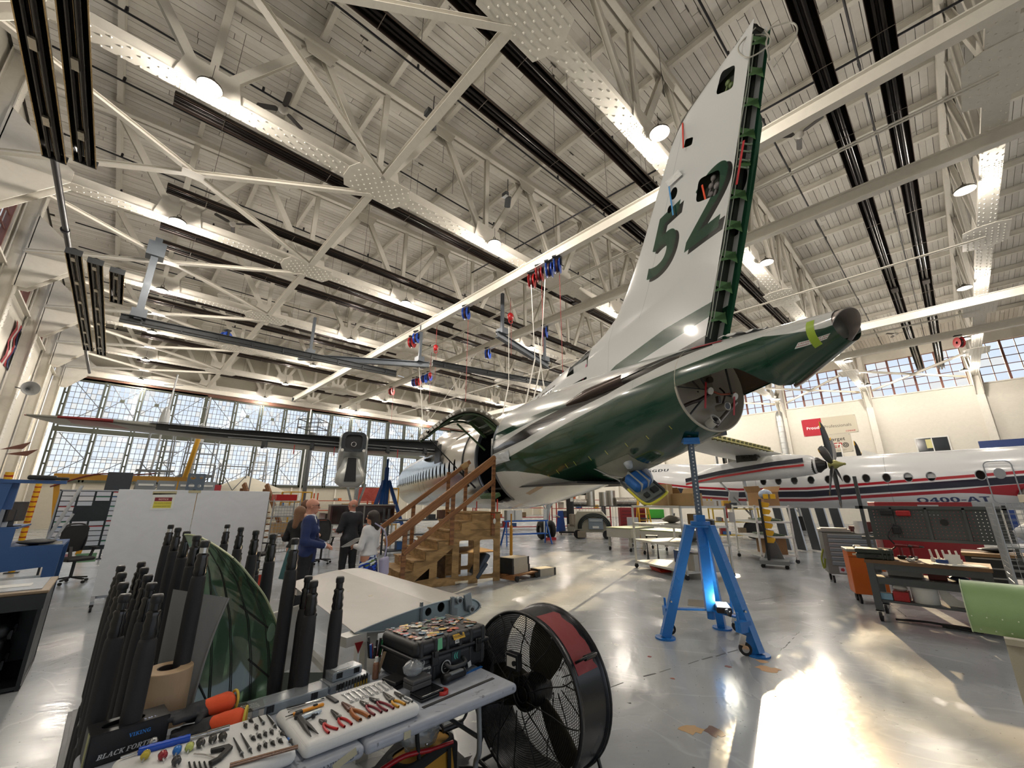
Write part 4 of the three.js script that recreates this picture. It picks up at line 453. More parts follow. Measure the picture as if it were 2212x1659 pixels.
    P(ac, 'hatch_opening', loft([-12.2, -13.1].map((s) => Array.from({ length: 8 }, (_, i) => pt(s, 236 + i * 7, 1.004))), false), M(0x84877c, 0.6)); P(ac, 'hatch_stay', [rod([-0.55, 2.36, 12.1], [-0.12, 2.0, 12.7], 0.012), rod([-0.4, 2.26, 12.0], [0.1, 2.1, 12.9], 0.012)], galv); P(ac, 'belly_light', tf(lathe([[0, 0.12], [0.05, 0.1], [0.08, 0.0], [0, 0]], 16), -0.5, 2.38, 13.1, PI - 0.4), M(0x9aa2aa, 0.2)); }
  P(ac, 'jack_pad', [rb(0.3, 0.1, 0.3, 0.02, -0.1, 2.72, 14.1), bx(0.3, 0.12, 0.3, 0.25, 2.78, 14.2)], M(0x1b1d22, 0.5));
  P(ac, 'flag_streamer', [bx(0.035, 0.62, 0.006, -1.05, 1.5, 8.15), bx(0.03, 0.5, 0.006, -1.15, 1.5, 6.6)], M(0xd9442e, 0.6));
  // white slings from the hoists down to the spine
  const spine = [[10.0, 4.5, -9.9], [10.05, 4.5, -9.75]];
  [[[9.7, 9.4, -9.3], [9.95, 6.6, -9.4], [9.86, 4.52, -9.95], 'left'], [[9.8, 9.4, -8.7], [10.0, 6.2, -9.2], [9.95, 4.52, -9.7], 'middle'], [[10.9, 8.9, -11.8], [11.0, 6.4, -11.9], [10.2, 4.5, -11.5], 'far left'], [[11.4, 8.2, -10.6], [11.45, 6.3, -10.4], [11.6, 4.6, -10.2], 'right']].forEach(([a, b, c, w]) => O('lifting_sling', `white lifting sling running up from the aircraft spine, ${w} one of the four`, 'sling', [bar(a, b, 0.035, 0.008, [1, 0, 0]), bar(b, c, 0.06, 0.01, [1, 0, 0])], M(0xdedcd6, 0.7)));
  [[[13.1, 9.6, -16.8], [8.6, 4.9, -13.9], 'hanging across the far lamps to the raised cargo door'], [[10.2, 8.7, -17.9], [10.35, 4.7, -17.2], 'hanging from the red hoist left of the door, in front of the windows']].forEach(([a, c, w]) => O('lifting_sling', 'long white strap ' + w, 'sling', bar(a, c, 0.05, 0.01, [1, 0, 0]), M(0xdedcd6, 0.7)));
}
// ---------- the white, red and navy aircraft parked along the right wall ----------
{
  const ac = T('aircraft', 'white aircraft with red and navy stripes, Q400-AT lettering and a six blade black propeller by the right wall', 'aircraft', [28.1, 0, 0]);
  const FZ = [-20.5, -18.5, -16, -13, -11, 8, 10, 12, 13.2], FT = [4.3, 4.42, 4.4, 4.25, 4.08, 4.08, 3.85, 3.3, 2.7], FB = [3.7, 3.1, 2.35, 1.7, 1.42, 1.42, 1.5, 1.8, 2.4], FW = [0.25, 0.55, 0.95, 1.25, 1.345, 1.345, 1.2, 0.8, 0.1];
  const pt = (z, th, k = 1) => { const t = interp(z, FZ, FT), b = interp(z, FZ, FB), w = interp(z, FZ, FW), a = th * PI / 180; return [w * k * Math.cos(a), (t + b) / 2 + (t - b) / 2 * k * Math.sin(a), z]; };
  const Z0 = -20.5, Z1 = 13.2, H0 = 1.3, H1 = 4.6;
  const tex = canvasTex(2048, 512, (c, w, h) => {
    const X = (z) => (z - Z0) / (Z1 - Z0) * w, Y = (y) => (H1 - y) / (H1 - H0) * h, poly = (p, f) => { c.fillStyle = f; c.beginPath(); p.forEach((q, i) => (i ? c.lineTo(X(q[0]), Y(q[1])) : c.moveTo(X(q[0]), Y(q[1])))); c.closePath(); c.fill(); };
    c.fillStyle = '#ccced0'; c.fillRect(0, 0, w, h); const R = '#9d1826', N = '#15192c';
    const band = (pts, t0, t1, f) => poly([...pts.map(([z, y]) => [z, y - t0]), ...pts.slice().reverse().map(([z, y]) => [z, y - t1])], f), line = [[-20.5, 3.95], [-18.6, 3.5], [-16.6, 3.3], [-14.8, 3.08], [-12, 2.72], [-9, 2.5], [-5.6, 2.49], [1.9, 2.99], [7, 3.1], [13, 2.9]];
    poly([[-20.5, 4.1], [-18.8, 3.2], [-16, 2.66], [-14, 2.45], [-11.5, 2.2], [-11.5, 1.9], [-14, 1.7], [-16, 1.7], [-20.5, 3]], R); poly([[-16, 2.9], [-13, 2.3], [-10, 1.95], [-10, 1.2], [-16, 1.2]], '#ccced0'); poly([[-20.5, 3.9], [-18.6, 3.2], [-15, 2.55], [-11.5, 2.25], [-11.5, 2.08], [-15, 2.3], [-18.6, 2.9], [-20.5, 3.6]], R);
    band(line, 0, 0.12, R); band(line, 0.2, 0.5, N); band(line, 0.58, 0.72, R); poly([[-1, 2.16], [1, 2.4], [2.2, 2.5], [8, 2.6], [13, 2.5], [13, 1.2], [3.2, 1.2], [2.4, 1.7], [1.5, 2.0], [0.4, 2.12]], R);
    c.fillStyle = '#23325e'; c.save(); c.translate(X(-1.5), Y(1.72)); c.rotate(-0.06); c.font = 'bold 46px sans-serif'; c.fillText('Q400-AT', 0, 0, X(0.82) - X(-1.5)); c.restore(); c.fillStyle = '#30343c'; c.font = 'bold 40px sans-serif'; c.fillText('C-GGDU', X(-15.6), Y(3.72), X(-13.3) - X(-15.6));
    c.strokeStyle = 'rgba(80,84,90,.6)'; c.lineWidth = 1; for (const z of [-8, -2.3, 3.4]) { c.beginPath(); c.moveTo(X(z), 0); c.lineTo(X(z), h); c.stroke(); }
    c.globalCompositeOperation = 'destination-out'; for (let k = 0; k < 15; k++) { const z = -7.6 + k * 0.755; if (k === 10 || (k > 11)) continue; c.beginPath(); c.ellipse(X(z), Y(2.86), X(0.14) - X(0), (Y(0) - Y(0.19)), 0, 0, 7); c.fill(); } c.globalCompositeOperation = 'source-over';
  });
  const rings = []; for (let j = 0; j <= 54; j++) { const z = lerp(Z0, Z1, j / 54); rings.push(Array.from({ length: 72 }, (_, i) => pt(z, 90 + i * 5))); }
  P(ac, 'fuselage', loft(rings, true, true, (i, j) => { const p = rings[j][i % 72]; return [(p[2] - Z0) / (Z1 - Z0), (p[1] - H0) / (H1 - H0)]; }), M(0xffffff, 0.25, 0, { map: tex, alphaTest: 0.5, side: THREE.DoubleSide, clearcoat: 0.5, clearcoatRoughness: 0.08 }));
  P(ac, 'cabin_lining', [bx(0.04, 2, 20, -0.6, 2.8, 0)], M(0x9fa1a2, 0.7)); P(ac, 'window_blind', [bx(0.01, 0.2, 0.26, -1.22, 2.95, -1.55), bx(0.01, 0.22, 0.26, -1.22, 2.9, -0.8), bx(0.01, 0.3, 0.26, -1.22, 2.85, -0.05)], M(0xc9ccce, 0.5));
  P(ac, 'window_rim', Array.from({ length: 12 }, (_, k) => k === 10 ? null : tf(ext(circ(0.17, 20, 0, 0, 0.22), 0.012, 0, [circ(0.145, 20, 0, 0, 0.195)]), -1.338, 2.86, -7.6 + k * 0.755, 0, PI / 2)).filter(Boolean), M(0xa2a6aa, 0.35, 0.6));
  P(ac, 'cabin_door', [tf(ext(rrect(0.82, 1.75, 0.2), 0.015, 0, [rrect(0.74, 1.67, 0.17)]), -1.345, 2.55, 1.25, 0, PI / 2), tf(ext(circ(0.17, 20, 0, 0, 0.22), 0.02), -1.35, 2.9, 1.25, 0, PI / 2)], M(0x8d9298, 0.35, 0.5)); P(ac, 'antenna', tf(ext([[0, 0], [0.8, 0], [0.1, 0.32]], 0.04), 0, 4.05, -3.2, 0, -PI / 2), white);
  P(ac, 'gear_fairing', tf(lathe([[0.0, 0.12], [0.2, 0.1], [0.36, 0], [0.3, -0.05]], 20), -1.3, 1.95, 1.9, 0, 0, PI / 2), M(0x3a3230, 0.4));
  for (const sd of [-1, 1]) {
    const x = sd * 4.5, nac = P(ac, 'nacelle', loft([[-10.6, 0.12, 0.2, 2.9], [-9.4, 0.34, 0.36, 3.1], [-7.5, 0.5, 0.58, 3.35], [-5.6, 0.52, 0.58, 3.42], [-4.6, 0.44, 0.46, 3.42], [-4.35, 0.36, 0.36, 3.4]].map(([z, w, h, c]) => circ(1, 28).map(([a, b]) => [x + w * a, c + h * b, z])), true, true), M(0xc9cbcd, 0.3)); 
    P(nac, 'nacelle_stripe', [[-0.12, 0.14, 0x15192c], [-0.34, 0.09, 0x9d1826]].map(([dy, t, col]) => 0) && loft([[-10.4, 2.98], [-8.5, 3.32], [-6, 3.62], [-4.75, 3.72]].map(([z, y]) => [[x - 0.56 * sd * sd, y, z], [x - 0.56, y - 0.2, z]]), false), M(0x15192c, 0.3)); P(nac, 'nacelle_stripe', loft([[-10.4, 2.72], [-8.5, 3.06], [-6, 3.36], [-4.75, 3.44]].map(([z, y]) => [[x - 0.555, y, z], [x - 0.555, y - 0.1, z]]), false), red); P(nac, 'engine_core', [tf(lathe([[0.2, -0.1], [0.42, 0], [0.4, 0.16], [0.34, 0.2], [0.36, 0.34], [0.22, 0.5], [0.16, 0.6]], 24), x, 3.4, -4.6, PI / 2), ...[0.05, 0.16, 0.27].map((d) => tor(0.4 - d * 0.3, 0.02, x, 3.4, -4.55 + d, 0, 0, 0, 24, 6))], M(0x2e2d2c, 0.4, 0.5));
    P(nac, 'open_cowl', [rb(0.5, 0.5, 1.0, 0.04, x - 0.15, 3.95, -7.2), ...Array.from({ length: 12 }, () => tube([[x - 0.4 + rnd(-0.1, 0.1), 3.75 + rnd(0.4), -7.6 + rnd(0.9)], [x - 0.5, 3.8 + rnd(0.4), -7.4 + rnd(0.6)], [x - 0.42, 3.75 + rnd(0.3), -7 + rnd(0.5)]], 0.022, 8, 5))], M(0x33342f, 0.5, 0.3)); P(nac, 'gear_leg', [rod([x, 2.9, -7.6], [x, 0.45, -7.4], 0.08), rod([x, 2.8, -8.8], [x, 1.1, -7.5], 0.045)], galv); for (const q of [-0.24, 0.24]) P(nac, 'tyre', cy(0.43, 0.24, x + q, 0.43, -7.4, 0, PI / 2, 0.43, 28), rubber);
    const pr = P(ac, 'propeller', [tf(lathe([[0, 0.42], [0.06, 0.4], [0.12, 0.25], [0.2, 0.14], [0.22, -0.1], [0.18, -0.14]], 20), x, 3.39, -3.78, PI / 2), sph(0.06, x, 3.39, -3.34)], M(0x8c8a52, 0.35, 0.4));
    for (let k = 0; k < 6; k++) { const a = k * PI / 3 + 0.12, sec = [[0.16, 0.06, 0.06, 0.9, 0], [0.4, 0.13, 0.05, 0.8, 0], [0.8, 0.19, 0.04, 0.62, 0.01], [1.3, 0.21, 0.03, 0.45, 0.05], [1.7, 0.18, 0.022, 0.34, 0.12], [1.9, 0.1, 0.014, 0.3, 0.2], [1.97, 0.02, 0.008, 0.3, 0.26]], blade = (q) => loft(q.map(([r, w, t, tw, sw]) => circ(1, 12).map(([u, v]) => { const U = u * w - sw, W = v * t, c = Math.cos(tw), s = Math.sin(tw); return [U * c - W * s, r, U * s + W * c]; })), true, true); P(pr, 'blade', tf(blade(sec), x, 3.39, -3.78, 0, 0, a), M(0x16171b, 0.35)); P(pr, 'blade_tip_paint', tf(loft(sec.slice(4).map(([r, w, t, tw, sw]) => circ(1.05, 8).slice(3, 6).map(([u, v]) => { const U = u * w - sw, c = Math.cos(tw), s = Math.sin(tw), W = v * t * 2; return [U * c - W * s, r, U * s + W * c]; })), false), x, 3.39, -3.78, 0, 0, a), yellow); }
  }
  const w2 = P(ac, 'wing', loft([[1.2, 0.5, 4.25, 0], [-4.5, 0.46, 4.2, 0], [-8.5, 0.32, 4.24, 0.2], [-13.6, 0.14, 4.36, 0.55]].map(([x, t, h, sw]) => [[-8.6 + sw * 0.3, 0.1], [-7.4, 0.5], [-6.6 - sw * 0.5, 0.4], [-6.2 - sw, 0], [-6.8 - sw * 0.5, -0.4], [-8.6 + sw * 0.3, -0.3]].map(([z, q]) => [x, h + t * q, z])), true, true), M(0xb7b9b4, 0.4));
  P(w2, 'open_leading_edge', [bar([-5.2, 4.22, -6.02], [-13.4, 4.36, -6.7], 0.03, 0.2), bar([-5.2, 4.1, -5.86], [-13.4, 4.28, -6.6], 0.05, 0.04)], M(0xb4ae6a, 0.5)); P(w2, 'rib', Array.from({ length: 20 }, (_, i) => bx(0.03, 0.2, 0.2, -5.4 - i * 0.41, 4.18 + i * 0.007, -6.0 - i * 0.035)), M(0x55573a, 0.5)); P(w2, 'wing_far_side', loft([[1.2, 0.5, 4.25], [4.5, 0.46, 4.2], [9, 0.3, 4.28], [13.6, 0.12, 4.4]].map(([x, t, h]) => [[-8.6, 0.1], [-7.4, 0.5], [-6.2, 0], [-6.8, -0.4], [-8.6, -0.3]].map(([z, q]) => [x, h + t * q, z])), true, true), M(0xb7b9b4, 0.4));
  P(ac, 'fin', loft([[4.3, -15, -20.3], [6, -17.4, -21.2], [8, -18.6, -21.6]].map(([y, a, b]) => [[0, y, a], [0.12, y, lerp(a, b, 0.3)], [0.06, y, b], [-0.06, y, b], [-0.12, y, lerp(a, b, 0.3)]]), true, true), M(0xcacccf, 0.3)); P(ac, 'nose_gear', [rod([0, 1.6, 9.6], [0, 0.35, 9.6], 0.06), cy(0.28, 0.14, 0.14, 0.28, 9.6, 0, PI / 2), cy(0.28, 0.14, -0.14, 0.28, 9.6, 0, PI / 2)], rubber);
  P(ac, 'lower_flap', [bx(1.3, 0.5, 0.05, -4.5, 2.0, -8.2, 0.2), bx(0.7, 0.5, 0.05, -3.1, 2.1, -7.2, 0.2)], M(0xb9bbbb, 0.4));
}
// ---------- people: each body is one skin meshed from tapered, smoothly joined limbs ----------
function net(f, lo, hi, c) { // surface of f = 0 on a grid of cell c
  const n = [0, 1, 2].map((i) => Math.ceil((hi[i] - lo[i]) / c) + 1), [nx, ny, nz] = n, id = (x, y, z) => (z * ny + y) * nx + x, v = new Float32Array(nx * ny * nz);
  for (let z = 0; z < nz; z++) for (let y = 0; y < ny; y++) for (let x = 0; x < nx; x++) v[id(x, y, z)] = f(lo[0] + x * c, lo[1] + y * c, lo[2] + z * c);
  const at = new Int32Array(nx * ny * nz).fill(-1), pos = [], ix = [], E = [[0, 1], [2, 3], [4, 5], [6, 7], [0, 2], [1, 3], [4, 6], [5, 7], [0, 4], [1, 5], [2, 6], [3, 7]];
  for (let z = 0; z < nz - 1; z++) for (let y = 0; y < ny - 1; y++) for (let x = 0; x < nx - 1; x++) {
    const k = [0, 1, 2, 3, 4, 5, 6, 7].map((q) => v[id(x + (q & 1), y + ((q >> 1) & 1), z + (q >> 2))]); const neg = k.filter((q) => q < 0).length; if (!neg || neg === 8) continue;
    let s = [0, 0, 0], m = 0; for (const [a, b] of E) if ((k[a] < 0) !== (k[b] < 0)) { const t = k[a] / (k[a] - k[b]); for (let d = 0; d < 3; d++) { const A = (a >> d) & 1, B = (b >> d) & 1; s[d] += A + (B - A) * t; } m++; }
    at[id(x, y, z)] = pos.length / 3; pos.push(lo[0] + (x + s[0] / m) * c, lo[1] + (y + s[1] / m) * c, lo[2] + (z + s[2] / m) * c);
  }
  const quad = (a, b, d, e, flip) => { if (a < 0 || b < 0 || d < 0 || e < 0) return; flip ? ix.push(a, d, b, a, e, d) : ix.push(a, b, d, a, d, e); };
  for (let z = 1; z < nz - 1; z++) for (let y = 1; y < ny - 1; y++) for (let x = 1; x < nx - 1; x++) { const s = v[id(x, y, z)] < 0; if (s !== v[id(x + 1, y, z)] < 0) quad(at[id(x, y - 1, z - 1)], at[id(x, y, z - 1)], at[id(x, y, z)], at[id(x, y - 1, z)], !s); if (s !== v[id(x, y + 1, z)] < 0) quad(at[id(x - 1, y, z - 1)], at[id(x - 1, y, z)], at[id(x, y, z)], at[id(x, y, z - 1)], !s); if (s !== v[id(x, y, z + 1)] < 0) quad(at[id(x - 1, y - 1, z)], at[id(x, y - 1, z)], at[id(x, y, z)], at[id(x - 1, y, z)], !s); }
  const g = new THREE.BufferGeometry(); g.setAttribute('position', new THREE.Float32BufferAttribute(pos, 3)); g.setIndex(ix); g.computeVertexNormals(); g.setAttribute('uv', new THREE.Float32BufferAttribute(pos.filter((_, i) => i % 3 !== 2).map((q) => q * 2), 2)); return g;
}
const bones = (list, k = 0.03) => { const B = list.map(([a, b, r1, r2 = r1, sx = 1]) => { const d = [b[0] - a[0], b[1] - a[1], b[2] - a[2]]; return [a, d, d[0] * d[0] + d[1] * d[1] + d[2] * d[2] || 1e-9, r1, r2, sx]; }); return (x, y, z) => { let o = 9; for (const [a, d, L, r1, r2, sx] of B) { const px = x - a[0], py = y - a[1], pz = z - a[2], t = clamp((px * d[0] + py * d[1] + pz * d[2]) / L), qx = px - t * d[0], qy = py - t * d[1], qz = (pz - t * d[2]) * sx, q = Math.sqrt(qx * qx + qy * qy + qz * qz) - (r1 + (r2 - r1) * t), h = Math.max(k - Math.abs(o - q), 0) / k; o = Math.min(o, q) - h * h * k * 0.25; } return o; }; };
const boxOf = (list, m = 0.06) => { const lo = [9, 9, 9], hi = [-9, -9, -9]; for (const [a, b, r1, r2 = r1] of list) for (const p of [a, b]) for (let d = 0; d < 3; d++) { lo[d] = Math.min(lo[d], p[d] - Math.max(r1, r2) - m); hi[d] = Math.max(hi[d], p[d] + Math.max(r1, r2) + m); } return [lo, hi]; };
const meshOf = (list, c, k, cut) => { const f = bones(list, k), [lo, hi] = boxOf(list, 0.05); return net(cut ? (x, y, z) => Math.max(f(x, y, z), cut(x, y, z)) : f, lo, hi, c); };
const skinM = M(0xc08a70, 0.55), skinP = M(0xc99a84, 0.55);
function person(label, pos, ry, o) {
  const t = T('person', label, 'person', pos, ry), S_ = (o.h ?? 1.8) / 1.8, f = o.female ? 0.9 : 1, sh = 0.185 * f, hip = 0.09, lean = o.lean ?? 0;
  const J = { L: o.armL, R: o.armR }, arm = {};
  for (const [n, s] of [['L', 1], ['R', -1]]) { const a = J[n] ?? {}; arm[n] = { s: [s * sh, 1.44, -0.01], e: a.e ?? [s * 0.25, 1.15, -0.03], w: a.w ?? [s * 0.12, 1.1, 0.22] }; }
  const torso = [[[0, 0.98, 0], [0, 1.12, 0.0], 0.135 * f + 0.01, 0.125 * f, 1.25], [[0, 1.12, 0], [0, 1.36, -0.01], 0.125 * f, 0.14 * f, 1.3], [[-0.1 * f, 1.36, -0.01], [0.1 * f, 1.36, -0.01], 0.1, 0.1, 1.15], [[-sh + 0.03, 1.44, -0.01], [sh - 0.03, 1.44, -0.01], 0.062, 0.062], [[-0.07, 1.3, 0.04], [0.07, 1.3, 0.04], 0.085, 0.085], [[-hip, 0.95, 0], [hip, 0.95, 0], 0.105, 0.105, 1.1]];
  const arms = ['L', 'R'].flatMap((n) => [[arm[n].s, arm[n].e, 0.05 * f + 0.002, 0.04 * f], [arm[n].e, arm[n].w, 0.04 * f, 0.027 * f]]);
  const st = o.step ?? 0.05, legs = [1, -1].flatMap((s) => [[[s * hip, 0.93, 0], [s * (hip + 0.01), 0.5, s * st * 0.5 + 0.01], 0.09, 0.056], [[s * (hip + 0.01), 0.5, s * st * 0.5 + 0.01], [s * (hip + 0.015), 0.09, s * st - 0.02], 0.055, 0.036], [[s * (hip + 0.015), 0.05, s * st - 0.03], [s * (hip + 0.03), 0.035, s * st + 0.14], 0.036, 0.03]]);
  const hy = 1.665, head = [[[0, hy + 0.03, -0.015], [0, hy + 0.02, 0.01], 0.088, 0.086], [[0, hy - 0.05, 0.02], [0, hy - 0.085, 0.05], 0.062, 0.04], [[0, hy + 0.0, 0.075], [0, hy - 0.028, 0.102], 0.014, 0.018], [[0.082, hy + 0.0, -0.01], [0.088, hy - 0.03, -0.012], 0.012, 0.01], [[-0.082, hy + 0.0, -0.01], [-0.088, hy - 0.03, -0.012], 0.012, 0.01], [[-0.025, hy - 0.062, 0.078], [0.025, hy - 0.062, 0.078], 0.011, 0.011], [[-0.045, hy + 0.03, 0.072], [0.045, hy + 0.03, 0.072], 0.018, 0.018], [[0, 1.44, -0.02], [0, hy - 0.04, 0.0], 0.056, 0.052]];
  const hands = ['L', 'R'].flatMap((n) => { const { e, w } = arm[n], d = V(...w).sub(V(...e)).normalize(), s = n === 'L' ? 1 : -1, up = V(0, 1, 0), side = d.clone().cross(up).normalize(), nrm = side.clone().cross(d).normalize(), q = (a, b, c) => V(...w).addScaledVector(d, a).addScaledVector(side, b).addScaledVector(nrm, c).toArray(); const out = [[q(0, 0, 0), q(0.07, 0, 0), 0.027, 0.03, 1]]; for (let k = 0; k < 4; k++) { const b = (k - 1.5) * 0.019, L = [0.06, 0.07, 0.066, 0.05][k]; out.push([q(0.085, b, 0.004), q(0.085 + L * 0.55, b, -0.008), 0.0095, 0.009], [q(0.085 + L * 0.55, b, -0.008), q(0.085 + L * 0.85, b, -0.034), 0.009, 0.0078]); } out.push([q(0.025, -s * 0.026, 0.005), q(0.06, -s * 0.048, -0.012), 0.013, 0.01], [q(0.06, -s * 0.048, -0.012), q(0.088, -s * 0.044, -0.028), 0.01, 0.0085]); return [out]; });
  const body = P(t, 'body', [meshOf([...torso, ...arms, ...legs, [[0, 1.44, -0.02], [0, 1.56, -0.01], 0.056, 0.052]], 0.016, 0.035), ((head_) => tf(tf(meshOf(head_, 0.008, 0.02), 0, -1.55, 0), 0, 1.55, 0, 0, o.turn ?? 0))(head), ...hands.map((h) => meshOf(h, 0.006, 0.012))], o.skin ?? skinM);
  const onHead = new THREE.Group(); onHead.name = 'head_wear'; const hp = (name, geo, mat) => P(t, name, tf(mg(geo), 0, 0, 0, 0, o.turn ?? 0), mat);
  hp('eyes', [sph(0.011, 0.032, hy + 0.006, 0.083), sph(0.011, -0.032, hy + 0.006, 0.083)], M(0x2a211d, 0.3)); hp('mouth', [bx(0.045, 0.006, 0.01, 0, hy - 0.062, 0.088)], M(0x8c4f48, 0.5));
  if (o.glasses) hp('spectacles', [tor(0.026, 0.0035, 0.033, hy + 0.005, 0.098, 0, 0, 0, 20, 5), tor(0.026, 0.0035, -0.033, hy + 0.005, 0.098, 0, 0, 0, 20, 5), rod([-0.008, hy + 0.008, 0.1], [0.008, hy + 0.008, 0.1], 0.003), rod([0.06, hy + 0.01, 0.096], [0.092, hy + 0.01, -0.01], 0.003), rod([-0.06, hy + 0.01, 0.096], [-0.092, hy + 0.01, -0.01], 0.003)], black);
  if (o.hair) hp('hair', meshOf(o.hair(hy), 0.01, 0.03, (x, y, z) => Math.min(z - 0.045, -(y - hy - 0.062) ) < 0 && z > 0.045 && y < hy + 0.062 ? 0.01 : -1), o.hairM);
  // clothes
  const grow = (l, g) => l.map(([a, b, r1, r2 = r1, s]) => [a, b, r1 + g, r2 + g, s]);
  if (o.jacket) { const hem = o.hem ?? 0.84, list = [...grow(torso, o.loose ?? 0.022), ...grow(arms, 0.022), [[0, hem, 0.0], [0, 1.05, 0], 0.165 * f, 0.155 * f, 1.2]]; const cuffs = ['L', 'R'].map((n) => { const { e, w } = arm[n], d = V(...w).sub(V(...e)), L = d.length(); d.normalize(); return (x, y, z) => { const q = (x - w[0]) * d.x + (y - w[1]) * d.y + (z - w[2]) * d.z, r = Math.hypot(x - w[0] - q * d.x, y - w[1] - q * d.y, z - w[2] - q * d.z); return r < 0.09 ? q + 0.015 : -1; }; }); const j = P(t, 'jacket', meshOf(list, 0.016, 0.035, (x, y, z) => Math.max(hem - y, y - 1.53 + 0.3 * Math.max(0, z) , ...cuffs.map((c) => c(x, y, z)), o.open ? (Math.abs(x) < 0.02 + 0.22 * clamp((y - 1.12) / 0.4) * 0.35 && z > 0.05 && y > 1.1 ? 0.008 : -1) : -1)), o.jacket); if (o.lapel) P(j, 'lapel', [1, -1].map((s) => tf(ext([[0, 0], [s * 0.05, 0.32], [s * 0.1, 0.3], [s * 0.04, 0]], 0.012), 0, 1.14, 0.145, -0.12)), o.jacket); }
  if (o.shirt) P(t, 'shirt', [meshOf([...grow(torso, 0.01), [[0, 1.48, -0.01], [0, 1.535, 0.0], 0.066, 0.064]], 0.016, 0.03, (x, y, z) => Math.max(0.95 - y, y - 1.54)), ...['L', 'R'].map((n) => { const { e, w } = arm[n], d = V(...w).sub(V(...e)).normalize(); return rod(V(...w).addScaledVector(d, -0.05), V(...w).addScaledVector(d, 0.004), 0.04, 0.04, 14); })], o.shirt);
  if (o.trousers) P(t, 'trousers', meshOf([...grow(legs.filter((_, i) => i % 3 < 2), 0.022), [[-hip, 0.95, 0], [hip, 0.95, 0], 0.125, 0.125, 1.1]], 0.016, 0.02, (x, y) => Math.max(0.06 - y, y - 1.06)), o.trousers);
  if (o.skirt) { const [y0, y1, r0, r1] = o.skirt, N = 40; P(t, o.dress ? 'dress' : 'skirt', [loft(Array.from({ length: 12 }, (_, j) => { const q = j / 11, y = lerp(y1, y0, q), r = lerp(r1, r0, Math.pow(q, 0.8)); return Array.from({ length: N }, (_, i) => { const a = i / N * 2 * PI, w = 1 + 0.07 * q * Math.sin(a * 7); return [r * w * Math.cos(a), y, r * w * 0.8 * Math.sin(a)]; }); }), true), ...(o.dress ? [meshOf(grow(torso, 0.014), 0.016, 0.03, (x, y, z) => Math.max(0.95 - y, y - 1.46 + 0.6 * Math.max(0, z), Math.abs(x) - 0.165))] : [])], o.skirtM); }
  P(t, 'shoes', [1, -1].map((s) => tf(meshOf([[[0, 0.05, -0.05], [0, 0.045, 0.02], 0.045, 0.042], [[0, 0.04, 0.02], [0, 0.03, 0.17], 0.042, 0.032]], 0.011, 0.02, (x, y) => 0.003 - y), s * (hip + 0.02), 0, s * st)), o.shoes ?? black);
  t.scale.setScalar(S_); return t;
}
const longHair = (L, w = 0.0) => (hy) => [[[0, hy + 0.035, -0.02], [0, hy + 0.03, 0], 0.104, 0.1], [[0, hy, -0.06], [0, hy - L, -0.09], 0.09 + w, 0.075 + w, 1.3], [[0.07, hy, -0.03], [0.085, hy - L * 0.8, -0.03], 0.04, 0.035], [[-0.07, hy, -0.03], [-0.085, hy - L * 0.8, -0.03], 0.04, 0.035]];
const floral = dataTex(256, 256, (u, v) => { const a = fbm(u * 9, v * 9, 9, 2, 1), b = fbm(u * 7, v * 7, 7, 2, 5), c = fbm(u * 8, v * 8, 8, 2, 9); return c > 0.16 ? [0.85, 0.88, 0.9] : b > 0.14 ? [0.42, 0.5, 0.2] : a > 0.08 ? [0.1, 0.3, 0.75] : a < -0.14 ? [0.75, 0.8, 0.86] : [0.06, 0.12, 0.38]; }, true);
const navyCloth = M(0x1a2c5c, 0.85), darkCloth = M(0x1b1c22, 0.85), shirtW = M(0xd9dfe8, 0.7);
const pBlue = person('bald man with glasses in a blue suit jacket, hands clasped, standing left of the group', [2.42, 0, -7.35], 1.12, { h: 1.81, jacket: navyCloth, open: true, lapel: true, shirt: shirtW, trousers: darkCloth, glasses: true, skin: M(0xc98f78, 0.5), hem: 0.82, armL: { e: [0.27, 1.14, -0.02], w: [0.06, 1.06, 0.25] }, armR: { e: [-0.27, 1.14, -0.02], w: [-0.05, 1.05, 0.26] }, turn: 0.1 });
const pDark = person('balding man in a dark grey suit seen from behind, reading papers', [3.98, 0, -9.45], -2.95, { h: 1.8, jacket: M(0x24252c, 0.85), shirt: shirtW, trousers: M(0x1a1b20, 0.85), hem: 0.86, skin: M(0xc08672, 0.5), turn: 0.5, hair: (hy) => [[[0.075, hy - 0.01, -0.05], [-0.075, hy - 0.01, -0.05], 0.03, 0.03]], hairM: M(0x8b7d70, 0.8), armL: { e: [0.25, 1.15, 0.02], w: [0.14, 1.12, 0.27] }, armR: { e: [-0.25, 1.15, 0.02], w: [-0.02, 1.1, 0.27] } });
const pWhite = person('dark haired woman in a short white jacket and blue flowered skirt holding papers', [3.36, 0, -7.12], -2.62, { h: 1.6, female: true, jacket: M(0xd9d9db, 0.8), hem: 0.98, loose: 0.026, skirt: [0.45, 1.02, 0.24, 0.15], skirtM: M(0xffffff, 0.8, 0, { map: floral }), hair: longHair(0.16, 0.02), hairM: M(0x231915, 0.6), turn: 0.5, armL: { e: [0.25, 1.14, 0.03], w: [0.1, 1.14, 0.26] }, armR: { e: [-0.25, 1.14, 0.03], w: [-0.02, 1.12, 0.26] } });
const pRed = person('woman with long brown hair in a sleeveless red dress, behind the man in blue', [3.22, 0, -10.15], 0.95, { h: 1.78, female: true, dress: true, skirt: [0.46, 1.04, 0.26, 0.145], skirtM: M(0xb01a1c, 0.7), hair: longHair(0.2), hairM: M(0x5e3a24, 0.6), skin: skinP, armL: { e: [0.22, 1.15, 0], w: [0.12, 1.08, 0.22] }, armR: { e: [-0.22, 1.15, -0.02], w: [-0.08, 1.02, 0.2] } });
